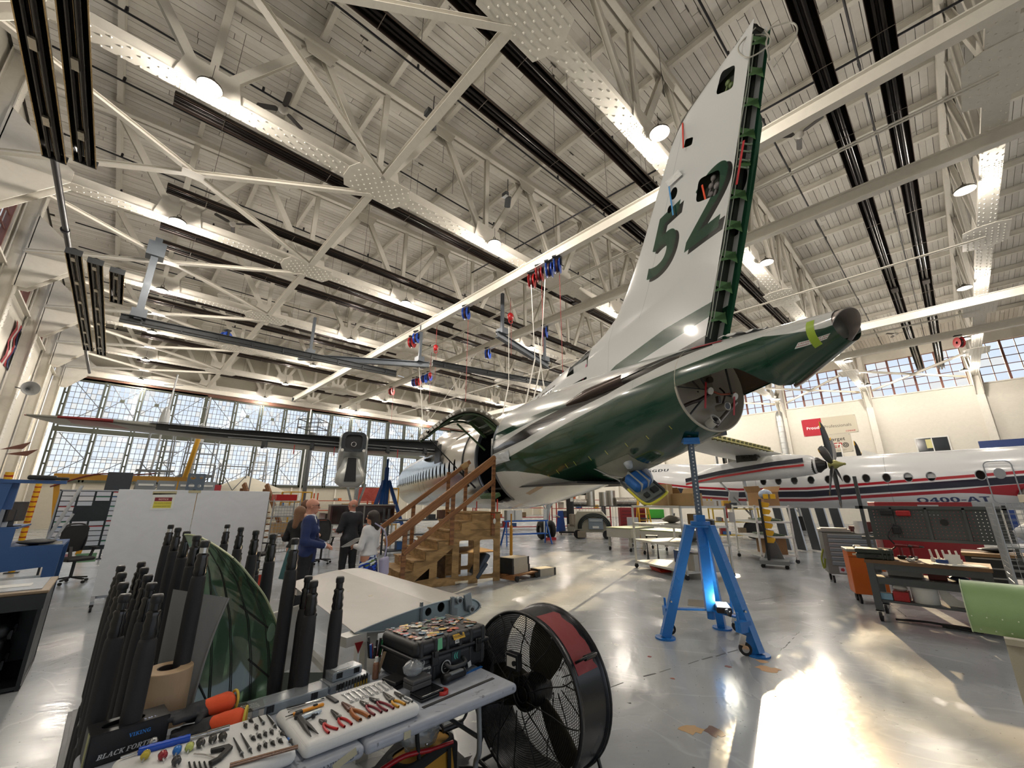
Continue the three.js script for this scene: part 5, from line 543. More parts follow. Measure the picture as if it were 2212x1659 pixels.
const pTeal = person('woman with long light brown hair and a black top, mostly hidden by the man in blue', [2.72, 0, -8.9], 2.2, { h: 1.66, female: true, jacket: M(0x101114, 0.8), hem: 0.98, skirt: [0.4, 1.02, 0.24, 0.14], skirtM: M(0x2c5a5e, 0.8), hair: longHair(0.26), hairM: M(0x74533a, 0.6), skin: skinP });
{ const sheet = (pos, ry, w) => O('paper_sheets', 'few white paper sheets held by ' + w, 'paper', [bx(0.21, 0.004, 0.3, 0, 0, 0, 0.5), bx(0.21, 0.004, 0.3, 0.03, 0.008, 0.01, 0.5, 0.1)], M(0xdedfdd, 0.7), pos, ry);
  sheet([3.36 - 0.17, 1.06, -7.12 - 0.3], -2.62, 'the woman in white'); sheet([3.98 - 0.04, 1.16, -9.45 - 0.34], -2.95, 'the man in dark grey');
  const b = T('shoulder_bag', 'lilac shoulder bag hanging at the side of the woman in white', 'bag', [3.36 + 0.23, 0.56, -7.12 + 0.12], 0.5), lil = M(0xa9a6c4, 0.55); P(b, 'bag_body', rb(0.2, 0.3, 0.1, 0.04, 0, 0.12, 0, 0, 0, 0.1), lil); P(b, 'shoulder_strap', tube([[0, 0.27, 0], [0.0, 0.5, 0.02], [-0.1, 0.72, 0.0], [-0.22, 0.83, -0.1]], 0.012, 20, 6), lil); }
// ---------- foreground: folding table with tools ----------
const penTex = (txt, w, h, col, font, bg) => canvasTex(w, h, (c) => { c.clearRect(0, 0, w, h); if (bg) { c.fillStyle = bg; c.fillRect(0, 0, w, h); } c.fillStyle = col; c.font = font; c.textAlign = 'center'; c.textBaseline = 'middle'; const L = txt.split('\n'); L.forEach((t, i) => c.fillText(t, w / 2, h * (i + 0.5) / L.length, w * 0.96)); });
function lettering(parent, name, txt, w, h, pos, rot, col, font, bg) { const k = 340, W = 512, H = Math.max(32, Math.round(512 * h / w)); const m = new THREE.MeshStandardMaterial({ map: penTex(txt, W, H, col, font, bg), roughness: 0.6, transparent: !bg, alphaTest: bg ? 0 : 0.4 }); const o = P(parent, name, bx(w, h, 0.0012).applyMatrix4(new THREE.Matrix4()), m); const u = o.geometry.attributes.uv, p = o.geometry.attributes.position; for (let i = 0; i < u.count; i++) u.setXY(i, p.getX(i) / w + 0.5, p.getY(i) / h + 0.5); o.position.set(...pos); o.rotation.order = 'YXZ'; o.rotation.set(...rot); return o; }
const TH = 0.74, plastic = dataTex(512, 256, (u, v) => { const n = 0.86 + 0.12 * fbm(u * 8, v * 8, 8, 4, 2), s = fbm(u * 30, v * 30, 30, 2, 3) > 0.32 ? 0.72 : 1; return [n * s * 0.93, n * s * 0.95, n * s]; }, true);
{
  const t = T('folding_table', 'white plastic folding table with tool trays, handwritten marks on its front edge', 'table', [0, 0, 0]), pm = M(0xc4c8cc, 0.5, 0, { map: plastic });
  P(t, 'tabletop', [rb(0.91, 0.05, 0.76, 0.022, 0.545, TH - 0.025, -2.36), rb(0.91, 0.05, 0.76, 0.022, 1.457, TH - 0.025, -2.36)], pm);
  for (const [x, n] of [[0.25, 0], [1.72, 1]]) { for (const z of [-2.1, -2.62]) P(t, 'leg', tube([[x, TH - 0.06, z], [x + 0.01, 0.42, z], [x + 0.02, 0.36, z - (z < -2.3 ? -0.04 : 0.04)], [x + 0.03, 0.02, z + (z < -2.3 ? -0.03 : 0.03)]], 0.0145, 24, 8), M(0x84898e, 0.4, 0.4)); P(t, 'leg_brace', [rod([x, 0.5, -2.1], [x, 0.5, -2.62], 0.011), rod([x, TH - 0.07, -2.36], [x + (n ? -0.4 : 0.4), TH - 0.07, -2.36], 0.011), rod([x, 0.5, -2.36], [x + (n ? -0.4 : 0.4), TH - 0.08, -2.36], 0.01), rod([x + 0.02, 0.12, -2.12], [x + 0.02, 0.12, -2.6], 0.011)], M(0x5c6166, 0.4, 0.4)); }
  lettering(t, 'handwriting', 'Q 400  TANK    F.D', 0.42, 0.04, [0.83, TH - 0.027, -1.9788], [0, 0, 0.03], '#5d6672', '34px serif'); P(t, 'tape_scrap', [bx(0.1, 0.028, 0.001, 0.91, TH - 0.022, -1.9785, 0, 0, 0.3), bx(0.035, 0.03, 0.001, 1.2, TH - 0.028, -1.9785)], M(0xb9b49a, 0.7)); P(t, 'black_strip', bx(0.5, 0.003, 0.02, 1.6, TH + 0.0015, -2.11, 0, 0.06), black); P(t, 'blue_strip', bx(0.3, 0.006, 0.016, 1.76, TH + 0.003, -2.29, 0, 0.12), blue);
}
const foam = M(0xdcdedf, 0.95, 0, { bumpMap: dents, bumpScale: 0.003 });
const trayGeo = rb(0.545, 0.055, 0.42, 0.03), trayA = O('foam_tray', 'white foam tray of pliers, wrenches and cutters, right one of the two', 'tray', trayGeo, foam, [1.027, TH + 0.0275, -2.235]);
const trayB = copyOf(trayA, [0.463, TH + 0.0275, -2.24], 0.0, 'white foam tray of drill bits, drivers and sockets, left one of the two'); trayB.userData.category = 'tray';
const TY = TH + 0.057, toolSteel = M(0x4d4b48, 0.4, 0.7), toolDark = M(0x2a2a2c, 0.45, 0.4);
function pliers(label, hp, jaw, a, b, col, r = 0.0055, jawW = 0.02, metal = toolSteel) { // pivot hp, jaw tip, two handle ends
  const t = T('pliers', label, 'pliers', [hp[0], TY + 0.004, hp[1]]), L = (p) => [p[0] - hp[0], 0, p[1] - hp[1]], j = L(jaw), n = [-j[2], 0, j[0]].map((v) => v / Math.hypot(j[0], j[2]));
  P(t, 'jaws', [1, -1].map((s) => along(loft([[0, jawW * 0.55], [0.35, jawW * 0.5], [0.7, jawW * 0.3], [1, jawW * 0.12]].map(([q, w]) => [[s * 0.001, -0.004, q * Math.hypot(j[0], j[2])], [s * w, -0.004, q * Math.hypot(j[0], j[2])], [s * w, 0.005, q * Math.hypot(j[0], j[2])], [s * 0.001, 0.005, q * Math.hypot(j[0], j[2])]]), true, true), [0, 0, 0], j)), metal); P(t, 'pivot', [cy(jawW * 0.6, 0.013, 0, 0, 0), cy(jawW * 0.25, 0.017, 0, 0, 0)], metal);
  for (const e of [a, b]) { const q = L(e), s = Math.sign(q[0] * n[0] + q[2] * n[2]) || 1; P(t, 'handle', tube([[0, 0, 0], [q[0] * 0.3 + n[0] * s * 0.008, 0, q[2] * 0.3], [q[0] * 0.7 + n[0] * s * 0.007, 0, q[2] * 0.7], q], r, 16, 7), col); } return t;
}
pliers('small red handled side cutters on the foam tray, leftmost pliers', [0.877, -2.155], [0.868, -2.19], [0.862, -2.054], [0.901, -2.059], M(0xb3161c, 0.4)); pliers('red handled needle nose pliers on the foam tray, beside the aviation snips', [0.942, -2.154], [0.941, -2.245], [0.93, -2.056], [0.962, -2.057], M(0xb3161c, 0.4));
pliers('aviation snips with orange brown and black grips on the foam tray', [1.013, -2.19], [1.008, -2.285], [1.004, -2.062], [1.046, -2.063], M(0x9a5a24, 0.5), 0.009, 0.028, M(0x5a3a30, 0.5, 0.4)); pliers('adjustable pliers with dark red grips, right of the aviation snips', [1.086, -2.185], [1.078, -2.238], [1.073, -2.065], [1.108, -2.067], M(0x7d1a2c, 0.45)); pliers('long needle pliers with dark red grips, left of the yellow handled ones', [1.14, -2.185], [1.128, -2.24], [1.134, -2.062], [1.167, -2.062], M(0x7d1a2c, 0.45), 0.0055, 0.022, toolDark); pliers('yellow handled wire cutters on the foam tray', [1.2, -2.145], [1.206, -2.248], [1.192, -2.059], [1.226, -2.059], M(0xd09a22, 0.45), 0.006, 0.026); pliers('grey locking clamp pliers at the right edge of the foam tray', [1.255, -2.14], [1.25, -2.214], [1.25, -2.065], [1.268, -2.063], galv);
{ const d = T('divider', 'black spring divider with two pointed legs on the foam tray', 'divider', [0.808, TY + 0.006, -2.285]); P(d, 'hinge', [cy(0.016, 0.014, 0, 0, 0), sph(0.012, 0, 0.004, -0.012)], toolDark); for (const e of [[-0.013, 0.215], [0.016, 0.217]]) P(d, 'leg', along(loft([[0, 0.009], [0.6, 0.007], [1, 0.0015]].map(([q, w]) => rrect(w * 2, w * 1.6, w * 0.4, 0, 0, 2).map(([x, y]) => [x, y, q * 0.215])), true, true), [0, 0, 0], [e[0], 0, e[1]]), toolDark); P(d, 'adjusting_arm', [rod([0, 0, 0.06], [0.07, 0.004, 0.045], 0.004), cy(0.009, 0.012, 0.05, 0.003, 0.05, 0, PI / 2)], toolDark); }
{ const k = T('utility_knife', 'yellow snap blade knife on the foam tray', 'knife', [0.867, TY + 0.006, -2.325], 0.05); P(k, 'knife_body', rb(0.14, 0.011, 0.018, 0.004), M(0xd98e12, 0.45)); P(k, 'slider', [rb(0.02, 0.008, 0.012, 0.003, 0.03, 0.008, 0), bx(0.03, 0.012, 0.019, -0.045, 0, 0)], black); P(k, 'blade', bx(0.035, 0.002, 0.011, -0.085, 0, 0), chrome); }
O('steel_ruler', 'bright steel straightedge at the back of the foam tray', 'ruler', rb(0.17, 0.005, 0.016, 0.002), chrome, [0.878, TY + 0.003, -2.4], -0.1); O('scriber', 'slim steel scriber with a bent tip on the foam tray', 'scriber', tube([[-0.06, 0, 0.01], [-0.05, 0, 0.004], [0, 0, 0], [0.06, 0, -0.008]], 0.003, 16, 6), chrome, [0.85, TY + 0.003, -2.375]); O('black_file', 'short flat black file in the middle of the foam tray', 'file', rb(0.022, 0.006, 0.1, 0.002), black, [0.99, TY + 0.003, -2.362], 0.1); O('safety_cover', 'clear plastic cover lying by the divider', 'cover', rb(0.09, 0.014, 0.025, 0.01), M(0xd5e0ea, 0.2, 0, { transmission: 0.5 }), [0.86, TY + 0.008, -2.265], 0.1);
{ const L = ['first and largest', 'second', 'third', 'fourth', 'middle', 'sixth', 'seventh', 'eighth', 'last'], w = T('wrench', 'combination wrench on the foam tray, first and largest from the left', 'wrench', [1.052, TY + 0.003, -2.325], 0, 'combination wrenches'); P(w, 'wrench_body', [bx(0.007, 0.004, 0.1), tor(0.0075, 0.003, 0, 0, 0.054, PI / 2, 0, 0, 16, 6), tf(ext([[-0.009, -0.006], [0.009, -0.006], [0.01, 0.006], [0.004, 0.01], [0.004, 0.001], [-0.004, 0.001], [-0.004, 0.01], [-0.01, 0.006]], 0.005), 0, 0, -0.054, PI / 2)], M(0xb9bbbd, 0.25, 0.9)); for (let i = 1; i < 9; i++) { const c = copyOf(w, [1.052 + i * 0.0272, TY + 0.003, -2.325], -0.02 * i * 0.3, `combination wrench on the foam tray, ${L[i]} of the nine from the left`, 'combination wrenches'); c.scale.setScalar(1 - 0.01 * i); } }
// left tray
{ const r = T('torque_wrench', 'long blue handled ratchet driver along the back of the left foam tray', 'wrench', [0, TY + 0.008, 0]); P(r, 'handle', along(loft(Array.from({ length: 15 }, (_, i) => circ(0.013 + (i % 2 ? 0.0015 : 0), 12).map(([x, y]) => [x, y, i * 0.0116])), true, true), [0.262, 0, -2.416], [0.424, 0, -2.399]), M(0x1a4fc0, 0.35)); P(r, 'shaft', [rod([0.424, 0, -2.399], [0.48, 0, -2.394], 0.007), rod([0.48, 0, -2.394], [0.56, 0, -2.39], 0.01), rod([0.21, 0, -2.41], [0.265, 0, -2.416], 0.005)], chrome); }
const bitXY = [[0.616, -2.366], [0.643, -2.401], [0.648, -2.318], [0.616, -2.23], [0.639, -2.23], [0.662, -2.23], [0.686, -2.23], [0.715, -2.186], [0.618, -2.135], [0.641, -2.139], [0.666, -2.135], [0.693, -2.131], [0.723, -2.098]];
const rowN = ['back row', 'back row', 'back row', 'middle row', 'middle row', 'middle row', 'middle row', 'middle row', 'front row', 'front row', 'front row', 'front row', 'front row'], nth = ['first', 'second', 'third', 'first', 'second', 'third', 'fourth', 'last', 'first', 'second', 'third', 'fourth', 'last'];
{ const b = T('drill_bit', 'short drill bit on the left foam tray, first in the back row', 'drill bit', [0.616, TY + 0.004, -2.366], 0, 'short drill bits'); P(b, 'shank', [rod([0, 0, -0.028], [0, 0, 0.002], 0.0045, 0.0045, 6)], galv); P(b, 'cutter', [rod([0, 0, 0.002], [0, 0, 0.03], 0.007, 0.0015, 8), tor(0.006, 0.002, 0, 0, 0, 0, 0, 0, 12, 5)], toolDark); bitXY.forEach(([x, z], i) => { if (!i) return; const c = copyOf(b, [x, TY + 0.004, z], rnd(-0.15, 0.15), `short drill bit on the left foam tray, ${nth[i]} in the ${rowN[i]}`, 'short drill bits'); if (i === 12) c.children[0].material = M(0x1d63b4, 0.4); }); }
for (const [x, z, L, r, w] of [[0.709, -2.325, 0.17, 0.006, 'longest, at the right of the back row'], [0.678, -2.365, 0.1, 0.0055, 'shorter, beside the longest'], [0.557, -2.19, 0.19, 0.005, 'left one of the long pair'], [0.587, -2.203, 0.2, 0.005, 'right one of the long pair']]) { const t = T('punch', `black tapered steel punch in the left foam tray, ${w}`, 'punch', [x, TY + 0.004, z]); P(t, 'punch_shaft', [rod([0, 0, -L / 2], [0, 0, L * 0.3], 0.0022, r, 8), rod([0, 0, L * 0.3], [0, 0, L / 2], r, 0.001, 8)], toolDark); P(t, 'collar', cy(r * 1.35, 0.008, 0, 0, L * 0.3, PI / 2), galv); }
[[0.28, -2.356, 0xb8a83a, 'yellow knob driver'], [0.329, -2.31, 0x8c1d28, 'dark red knob driver with chrome ends'], [0.373, -2.315, 0x1f6fc0, 'blue ringed socket adapter'], [0.411, -2.309, 0xb6c06a, 'pale green ringed socket adapter'], [0.448, -2.313, 0x3c3b3a, 'dark chuck, left one of three'], [0.489, -2.317, 0x403f3d, 'dark chuck, middle one of three'], [0.522, -2.307, 0x35342f, 'dark chuck, right one of three'], [0.363, -2.225, 0x33353a, 'dark wing knob driver at the front'], [0.308, -2.445, 0xa9abad, 'upright chrome socket behind the blue ratchet']].forEach(([x, z, col, l], i) => { const t = T('bit_driver', l + ' on the left foam tray', 'driver', [x, TY + 0.012, z], rnd(-0.3, 0.1)); P(t, 'knob', tf(lathe([[0, -0.02], [0.009, -0.018], [0.014, -0.008], [0.0125, 0], [0.015, 0.006], [0.009, 0.016], [0, 0.018]], 14), 0, 0, 0, i === 8 ? 0 : PI / 2), M(col, 0.35, i === 8 ? 0.8 : 0.05)); P(t, 'tip', rod([0, -0.004, 0.015], [0, -0.006, 0.038], 0.004, 0.002), galv); P(t, 'collar', tor(0.0115, 0.003, 0, 0, -0.012, 0, 0, 0, 16, 6), i > 3 ? toolDark : chrome); });
for (let i = 0; i < 5; i++) O('hex_key', `black hex key in the front of the left foam tray, ${['first', 'second', 'third', 'fourth', 'fifth'][i]} of five from the left`, 'hex key', tube([[0, 0, -0.035], [0, 0, 0.02], [0.002, 0, 0.028], [0.012, 0, 0.032]], 0.003, 14, 6), toolDark, [0.4 + i * 0.014, TY + 0.004, -2.17 + i * 0.012]);
O('bent_lever', 'black bent lever tool shaped like a hook in the left foam tray', 'lever', tf(ext([[0, 0.01], [0.06, 0.0], [0.068, -0.03], [0.02, -0.09], [-0.012, -0.105], [-0.018, -0.085], [0.008, -0.075], [0.042, -0.03], [0.038, -0.018], [0, -0.006]], 0.014, 0.003), 0, 0, 0, -PI / 2 + 0.0), toolDark, [0.47, TY + 0.008, -2.225]); O('pick', 'thin curved steel pick beside the bent lever', 'pick', tube([[0, 0, -0.05], [0.03, 0.002, -0.01], [0.06, 0, 0.045]], 0.0025, 12, 5), chrome, [0.421, TY + 0.003, -2.21]); O('steel_tube', 'long polished steel tube at the front of the left foam tray', 'tube', rod([0.507, 0, -2.072], [0.731, 0, -2.029], 0.0075), M(0x9a7d6c, 0.3, 0.7), [0, TY + 0.006, 0]);
// --- back row of the table ---
{ const b = T('glove_box', 'black box of disposable gloves with an oval opening and blue lettering', 'box', [0.235, TH, -2.63], 0.1), bm = M(0x17181d, 0.45); P(b, 'box_body', [bx(0.25, 0.11, 0.004, 0, 0.055, 0.063), bx(0.25, 0.11, 0.004, 0, 0.055, -0.063), bx(0.004, 0.11, 0.13, 0.124, 0.055, 0), bx(0.004, 0.11, 0.13, -0.124, 0.055, 0), bx(0.25, 0.004, 0.13, 0, 0.002, 0), tf(ext(rrect(0.25, 0.13, 0.003), 0.004, 0, [circ(0.07, 24, -0.02, 0, 0.04)]), 0, 0.11, 0, PI / 2)], bm); P(b, 'glove_inside', tf(ext(circ(0.075, 20, -0.02, 0, 0.045), 0.01), 0, 0.09, 0, PI / 2), M(0x0b0b0d, 0.9)); lettering(b, 'box_print', 'BLACK FORTE', 0.2, 0.03, [-0.01, 0.03, 0.066], [0, 0, 0], '#c9cdd2', 'italic bold 60px serif'); lettering(b, 'box_print', 'VIKING', 0.1, 0.03, [0.03, 0.075, 0.066], [0, 0, 0], '#2f7fd6', 'bold 96px serif'); lettering(b, 'size_print', 'S M L', 0.09, 0.022, [0.06, 0.1125, 0.045], [-PI / 2, 0, 0], '#b9c7ee', 'bold 100px sans-serif'); P(b, 'striped_corner', [bx(0.003, 0.11, 0.01, -0.1265, 0.055, 0.02), bx(0.003, 0.11, 0.01, -0.1265, 0.055, 0.04)], M(0xb6b88a, 0.6)); }
function glove(label, pos, ry, flip) { const t = T('work_glove', label, 'glove', pos, ry), k = M(0x24262c, 0.75), o = M(0xe2552a, 0.85); P(t, 'palm', meshOf([[[-0.02, 0.03, 0], [0.04, 0.035, 0], 0.038, 0.04], [[-0.03, 0.03, -0.03], [-0.1, 0.025, -0.045], 0.016, 0.013], [[-0.03, 0.03, -0.008], [-0.12, 0.03, -0.015], 0.017, 0.013], [[-0.03, 0.03, 0.014], [-0.115, 0.028, 0.018], 0.017, 0.013], [[-0.03, 0.03, 0.035], [-0.095, 0.022, 0.045], 0.015, 0.012], [[0.01, 0.03, 0.04], [-0.02, 0.02, 0.085], 0.016, 0.013]], 0.008, 0.012), k); P(t, 'cuff', meshOf([[[0.04, 0.036, 0], [0.11, 0.045, 0.0], 0.034, 0.042, 0.8], [[0.03, 0.05, 0.01], [0.07, 0.062, 0.01], 0.024, 0.02]], 0.008, 0.02), o); P(t, 'cuff_band', tor(0.042, 0.006, 0.148, 0.045, 0, 0, PI / 2, 0, 24, 6), M(0xc9b74a, 0.7)); t.rotation.order = 'YXZ'; if (flip) t.rotation.z = flip; return t; }
glove('orange and black work glove lying on top, fingers pointing at the glove box', [0.47, TH + 0.045, -2.62], 0.15, -0.12); glove('orange and black work glove underneath, folded over', [0.5, TH + 0.002, -2.53], -0.35, 0);
{ const b = T('handbook', 'worn mechanic handbook with a black spiral binding and dark cover', 'book', [0.66, TH, -2.6], -0.12); P(b, 'pages', bx(0.16, 0.04, 0.11, 0, 0.02, 0), M(0xc9c8c2, 0.8)); P(b, 'cover', bx(0.165, 0.002, 0.115, 0.001, 0.041, 0, 0, 0, 0.02), M(0x2a2822, 0.6)); lettering(b, 'cover_print', 'Aviation\nMechanic\nHandbook', 0.1, 0.06, [0.02, 0.0445, 0.0], [-PI / 2, 0, 0.0], '#d2d0c4', 'bold 92px sans-serif'); P(b, 'spiral_binding', Array.from({ length: 12 }, (_, i) => tor(0.02, 0.0028, -0.08, 0.022, -0.05 + i * 0.009, 0, 0, 0, 18, 5)), black); }
const clearP = M(0xdfe6ec, 0.18, 0, { transmission: 0.75, side: THREE.DoubleSide });
function organizer(label, pos, ry, w, h, d, print) { const t = T('organizer_box', label, 'box', pos, ry); P(t, 'lid', [rb(w, 0.012, d, 0.006, 0, h - 0.006, 0)], clearP); P(t, 'tray', [bx(w - 0.01, 0.004, d - 0.01, 0, 0.003, 0), bx(w - 0.006, h - 0.012, 0.003, 0, h / 2 - 0.004, d / 2 - 0.003), bx(w - 0.006, h - 0.012, 0.003, 0, h / 2 - 0.004, 0.003 - d / 2), bx(0.003, h - 0.012, d - 0.006, w / 2 - 0.003, h / 2 - 0.004, 0), bx(0.003, h - 0.012, d - 0.006, 0.003 - w / 2, h / 2 - 0.004, 0), ...[-0.25, 0, 0.25].map((k) => bx(0.002, h - 0.02, d - 0.01, k * w, h / 2 - 0.004, 0))], clearP); P(t, 'latch', [-0.28, 0.3].map((k) => [-1, 0, 1].map((q) => bx(0.009, h * 0.6, 0.006, k * w + q * 0.012, h * 0.55, d / 2))), black); P(t, 'small_parts', Array.from({ length: 14 }, () => sph(0.006, rnd(-w * 0.45, w * 0.45), 0.012, rnd(-d * 0.4, d * 0.4))), M(0x8d8a84, 0.4, 0.5)); if (print) P(t, 'lid_label', bx(w * 0.55, 0.001, d * 0.6, -w * 0.1, h + 0.0008, 0), M(0xb9c0c6, 0.6)); return t; }
organizer('long clear plastic parts box with black latches, lower left', [0.86, TH, -2.6], 0.02, 0.36, 0.05, 0.12); organizer('clear plastic parts box underneath the small one, with black latches', [1.17, TH, -2.64], 0.1, 0.24, 0.045, 0.14); organizer('small clear parts box with a printed label, on top of another', [1.16, TH + 0.046, -2.65], 0.12, 0.18, 0.045, 0.1, true);
for (let i = 0; i < 11; i++) { const t = T('nut_driver_bit', `upright black and brass driver bit in the row by the parts boxes, ${i + 1 === 1 ? 'first' : i === 10 ? 'last' : ['', 'second', 'third', 'fourth', 'fifth', 'sixth', 'seventh', 'eighth', 'ninth', 'tenth'][i]} from the left`, 'driver bit', [1.085 + i * 0.0185, TH + 0.001, -2.535 - i * 0.004], 0, 'upright driver bits'); P(t, 'bit_top', cy(0.006, 0.026, 0, 0.037, 0, 0, 0, 0.005, 10), toolDark); P(t, 'bit_base', cy(0.0055, 0.024, 0, 0.012, 0, 0, 0, 0.0055, 10), i > 5 ? M(0xb79a3c, 0.35, 0.6) : galv); }
{ const b = T('glue_bottle', 'small brown bottle with a white cap in front of the pens', 'bottle', [1.335, TH, -2.6]); P(b, 'bottle_body', lathe([[0, 0], [0.018, 0], [0.019, 0.005], [0.0185, 0.075], [0.012, 0.088], [0, 0.088]]), M(0x8d6450, 0.3)); P(b, 'cap', cy(0.012, 0.026, 0, 0.1, 0, 0, 0, 0.01), white); P(b, 'wood_stick', bx(0.018, 0.11, 0.003, 0.04, 0.075, -0.01, 0.1, 0, -0.25), M(0xb59a78, 0.7)); }
{ const b = T('pen_cup', 'white cup full of pens and markers behind the tool case', 'cup', [1.37, TH, -2.7]); P(b, 'cup_body', lathe([[0.036, 0.0], [0.04, 0.004], [0.043, 0.085], [0.04, 0.085], [0.037, 0.008], [0, 0.006]]), white); }
[[0xa31a22, 0.0], [0xe25a3c, 0.4], [0x2a7a4a, 0.8], [0xd8306a, 1.3], [0x2a2c30, 2], [0x2b55a8, 2.6], [0x1b1c20, 3.2], [0x33363a, 3.9], [0x8f1b22, 4.6], [0x24262a, 5.3]].forEach(([c, a], i) => { const d = [Math.cos(a) * 0.025, Math.sin(a) * 0.02], t = T('marker', ['tall dark red', 'orange', 'green', 'bright pink', 'black', 'blue', 'thick black', 'dark grey', 'short dark red', 'slim black'][i] + ' marker standing in the white pen cup', 'pen', [1.37, TH + 0.01, -2.7]); P(t, 'pen_body', rod([d[0] * 0.6, 0, d[1] * 0.6], [d[0] * 1.9, 0.13 + (i % 4) * 0.015, d[1] * 1.9], 0.0062), M(c, 0.35)); P(t, 'pen_cap', rod([d[0] * 1.4, 0.085, d[1] * 1.4], [d[0] * 1.95, 0.137 + (i % 4) * 0.015, d[1] * 1.95], 0.0075), M(i % 3 ? c : 0x1a1b1e, 0.35)); });
{ // black hard case covered with stickers
  const c = T('tool_case', 'black ribbed hard case covered with colourful stickers', 'case', [1.69, TH, -2.52], 0.06), W = 0.55, D = 0.38, bm = M(0x24262a, 0.5, 0, { bumpMap: grain, bumpScale: 0.0006 }); P(c, 'lower_shell', rb(W, 0.13, D, 0.03, 0, 0.07, 0), bm);
  const lid = P(c, 'lid', [rb(W + 0.012, 0.085, D + 0.012, 0.034, 0, 0.182, 0), rb(W + 0.03, 0.02, D + 0.03, 0.009, 0, 0.14, 0)], bm); P(lid, 'rib', [-0.24, -0.14, -0.05, 0.05, 0.14, 0.24].map((x) => [rb(0.034, 0.094, D + 0.026, 0.02, x, 0.182, 0)]), bm); P(c, 'rib', [-0.24, -0.14, 0.14, 0.24].map((x) => rb(0.03, 0.12, D + 0.014, 0.014, x, 0.068, 0)), bm);
  for (const x of [-0.15, 0.19]) P(c, 'latch', [rb(0.05, 0.075, 0.02, 0.006, x, 0.125, D / 2 + 0.014), rb(0.03, 0.03, 0.014, 0.004, x, 0.15, D / 2 + 0.026)], M(0x1a1b1e, 0.4)); P(c, 'handle', [tube([[-0.07, 0.08, D / 2 + 0.008], [-0.06, 0.065, D / 2 + 0.045], [0, 0.06, D / 2 + 0.052], [0.06, 0.065, D / 2 + 0.045], [0.07, 0.08, D / 2 + 0.008]], 0.012, 24, 8)], M(0x33363a, 0.5));
  const st = canvasTex(1024, 720, (x, w, h) => { x.clearRect(0, 0, w, h); const cols = ['#b03a34', '#d9d4c8', '#c07a2c', '#3b6d8c', '#2f6a4a', '#5c2630', '#8aa0a8', '#d0b23c', '#7a4a2c', '#1b1c20']; for (let i = 0; i < 120; i++) { const px = rnd(w), py = rnd(h), r = rnd(20, 62); x.save(); x.translate(px, py); x.rotate(rnd(6.3)); x.fillStyle = pick(cols); x.beginPath(); if (i % 3) { x.roundRect(-r, -r * 0.6, r * 2, r * 1.2, 12); } else x.ellipse(0, 0, r, r * 0.8, 0, 0, 7); x.fill(); x.fillStyle = pick(cols); x.beginPath(); for (let k = 0; k < 7; k++) x.lineTo(rnd(-r * 0.7, r * 0.7), rnd(-r * 0.5, r * 0.5)); x.fill(); x.strokeStyle = pick(['#e8e4da', '#222', '#c9c4b8']); x.lineWidth = 3; x.beginPath(); x.moveTo(-r * 0.6, 0); for (let k = 0; k < 6; k++) x.lineTo(rnd(-r * 0.7, r * 0.7), rnd(-r * 0.4, r * 0.4)); x.stroke(); x.restore(); } });
  const sm = new THREE.MeshStandardMaterial({ map: st, alphaTest: 0.5, roughness: 0.4 }), top = P(c, 'stickers', bx(W * 0.92, 0.001, D * 0.88, 0, 0.2298, -0.005), sm); { const u = top.geometry.attributes.uv, p = top.geometry.attributes.position; for (let i = 0; i < u.count; i++) u.setXY(i, p.getX(i) / (W * 0.92) + 0.5, 0.5 - (p.getZ(i) + 0.005) / (D * 0.88)); }
  lettering(c, 'sticker', 'FOUNDRY', 0.09, 0.03, [0.03, 0.205, D / 2 + 0.0125], [-0.6, 0, 0], '#1c1d20', 'bold 110px sans-serif', '#d0a437'); lettering(c, 'sticker', 'NUTZ', 0.05, 0.022, [0.03, 0.178, D / 2 + 0.0075], [0, 0, 0], '#2a2c30', 'bold 150px sans-serif', '#d8d8d2'); lettering(c, 'sticker', '', 0.05, 0.06, [-0.12, 0.19, D / 2 + 0.008], [0, 0, 0.1], '#111', '20px serif', '#6fbf8f'); lettering(c, 'sticker', '((', 0.07, 0.05, [0.02, 0.1, D / 2 + 0.002], [0, 0, 0], '#4fc7b0', 'bold 300px serif', '#20343a'); lettering(c, 'sticker', 'energy\nlitens', 0.08, 0.06, [-0.2, 0.075, D / 2 + 0.009], [0, 0, 0], '#e6e6e2', 'bold 120px sans-serif', '#24262a');
  for (const [x, y, r] of [[-0.245, 0.12, 0.026], [-0.06, 0.06, 0.036]]) P(c, 'round_sticker', [tf(ext(circ(r, 28), 0.001, 0, [circ(r * 0.82, 28)]), x, y, D / 2 + 0.0095), bx(r, 0.004, 0.001, x, y + 0.005, D / 2 + 0.0095), bx(r * 0.8, 0.004, 0.001, x, y - 0.006, D / 2 + 0.0095)], M(0xb9bcbc, 0.5)); P(c, 'sticker', bx(0.026, 0.032, 0.001, 0.125, 0.03, D / 2 + 0.0095, 0, 0, 0.3), white);
}
{ const t = T('flashlight', 'black and grey flashlight leaning against the case', 'flashlight', [1.64, TH + 0.026, -2.26], 0.12); P(t, 'barrel', [along(lathe([[0, 0], [0.022, 0], [0.022, 0.12], [0.026, 0.13], [0.026, 0.16], [0, 0.16]]).applyMatrix4(new THREE.Matrix4().makeRotationX(PI / 2)), [0.1, 0, 0], [-0.1, 0, 0])], black); P(t, 'grip_stripe', [rb(0.1, 0.01, 0.03, 0.004, 0.03, 0.018, 0.008)], grey); P(t, 'end_ring', tor(0.02, 0.004, 0.1, 0, 0, 0, PI / 2), darkSteel); }
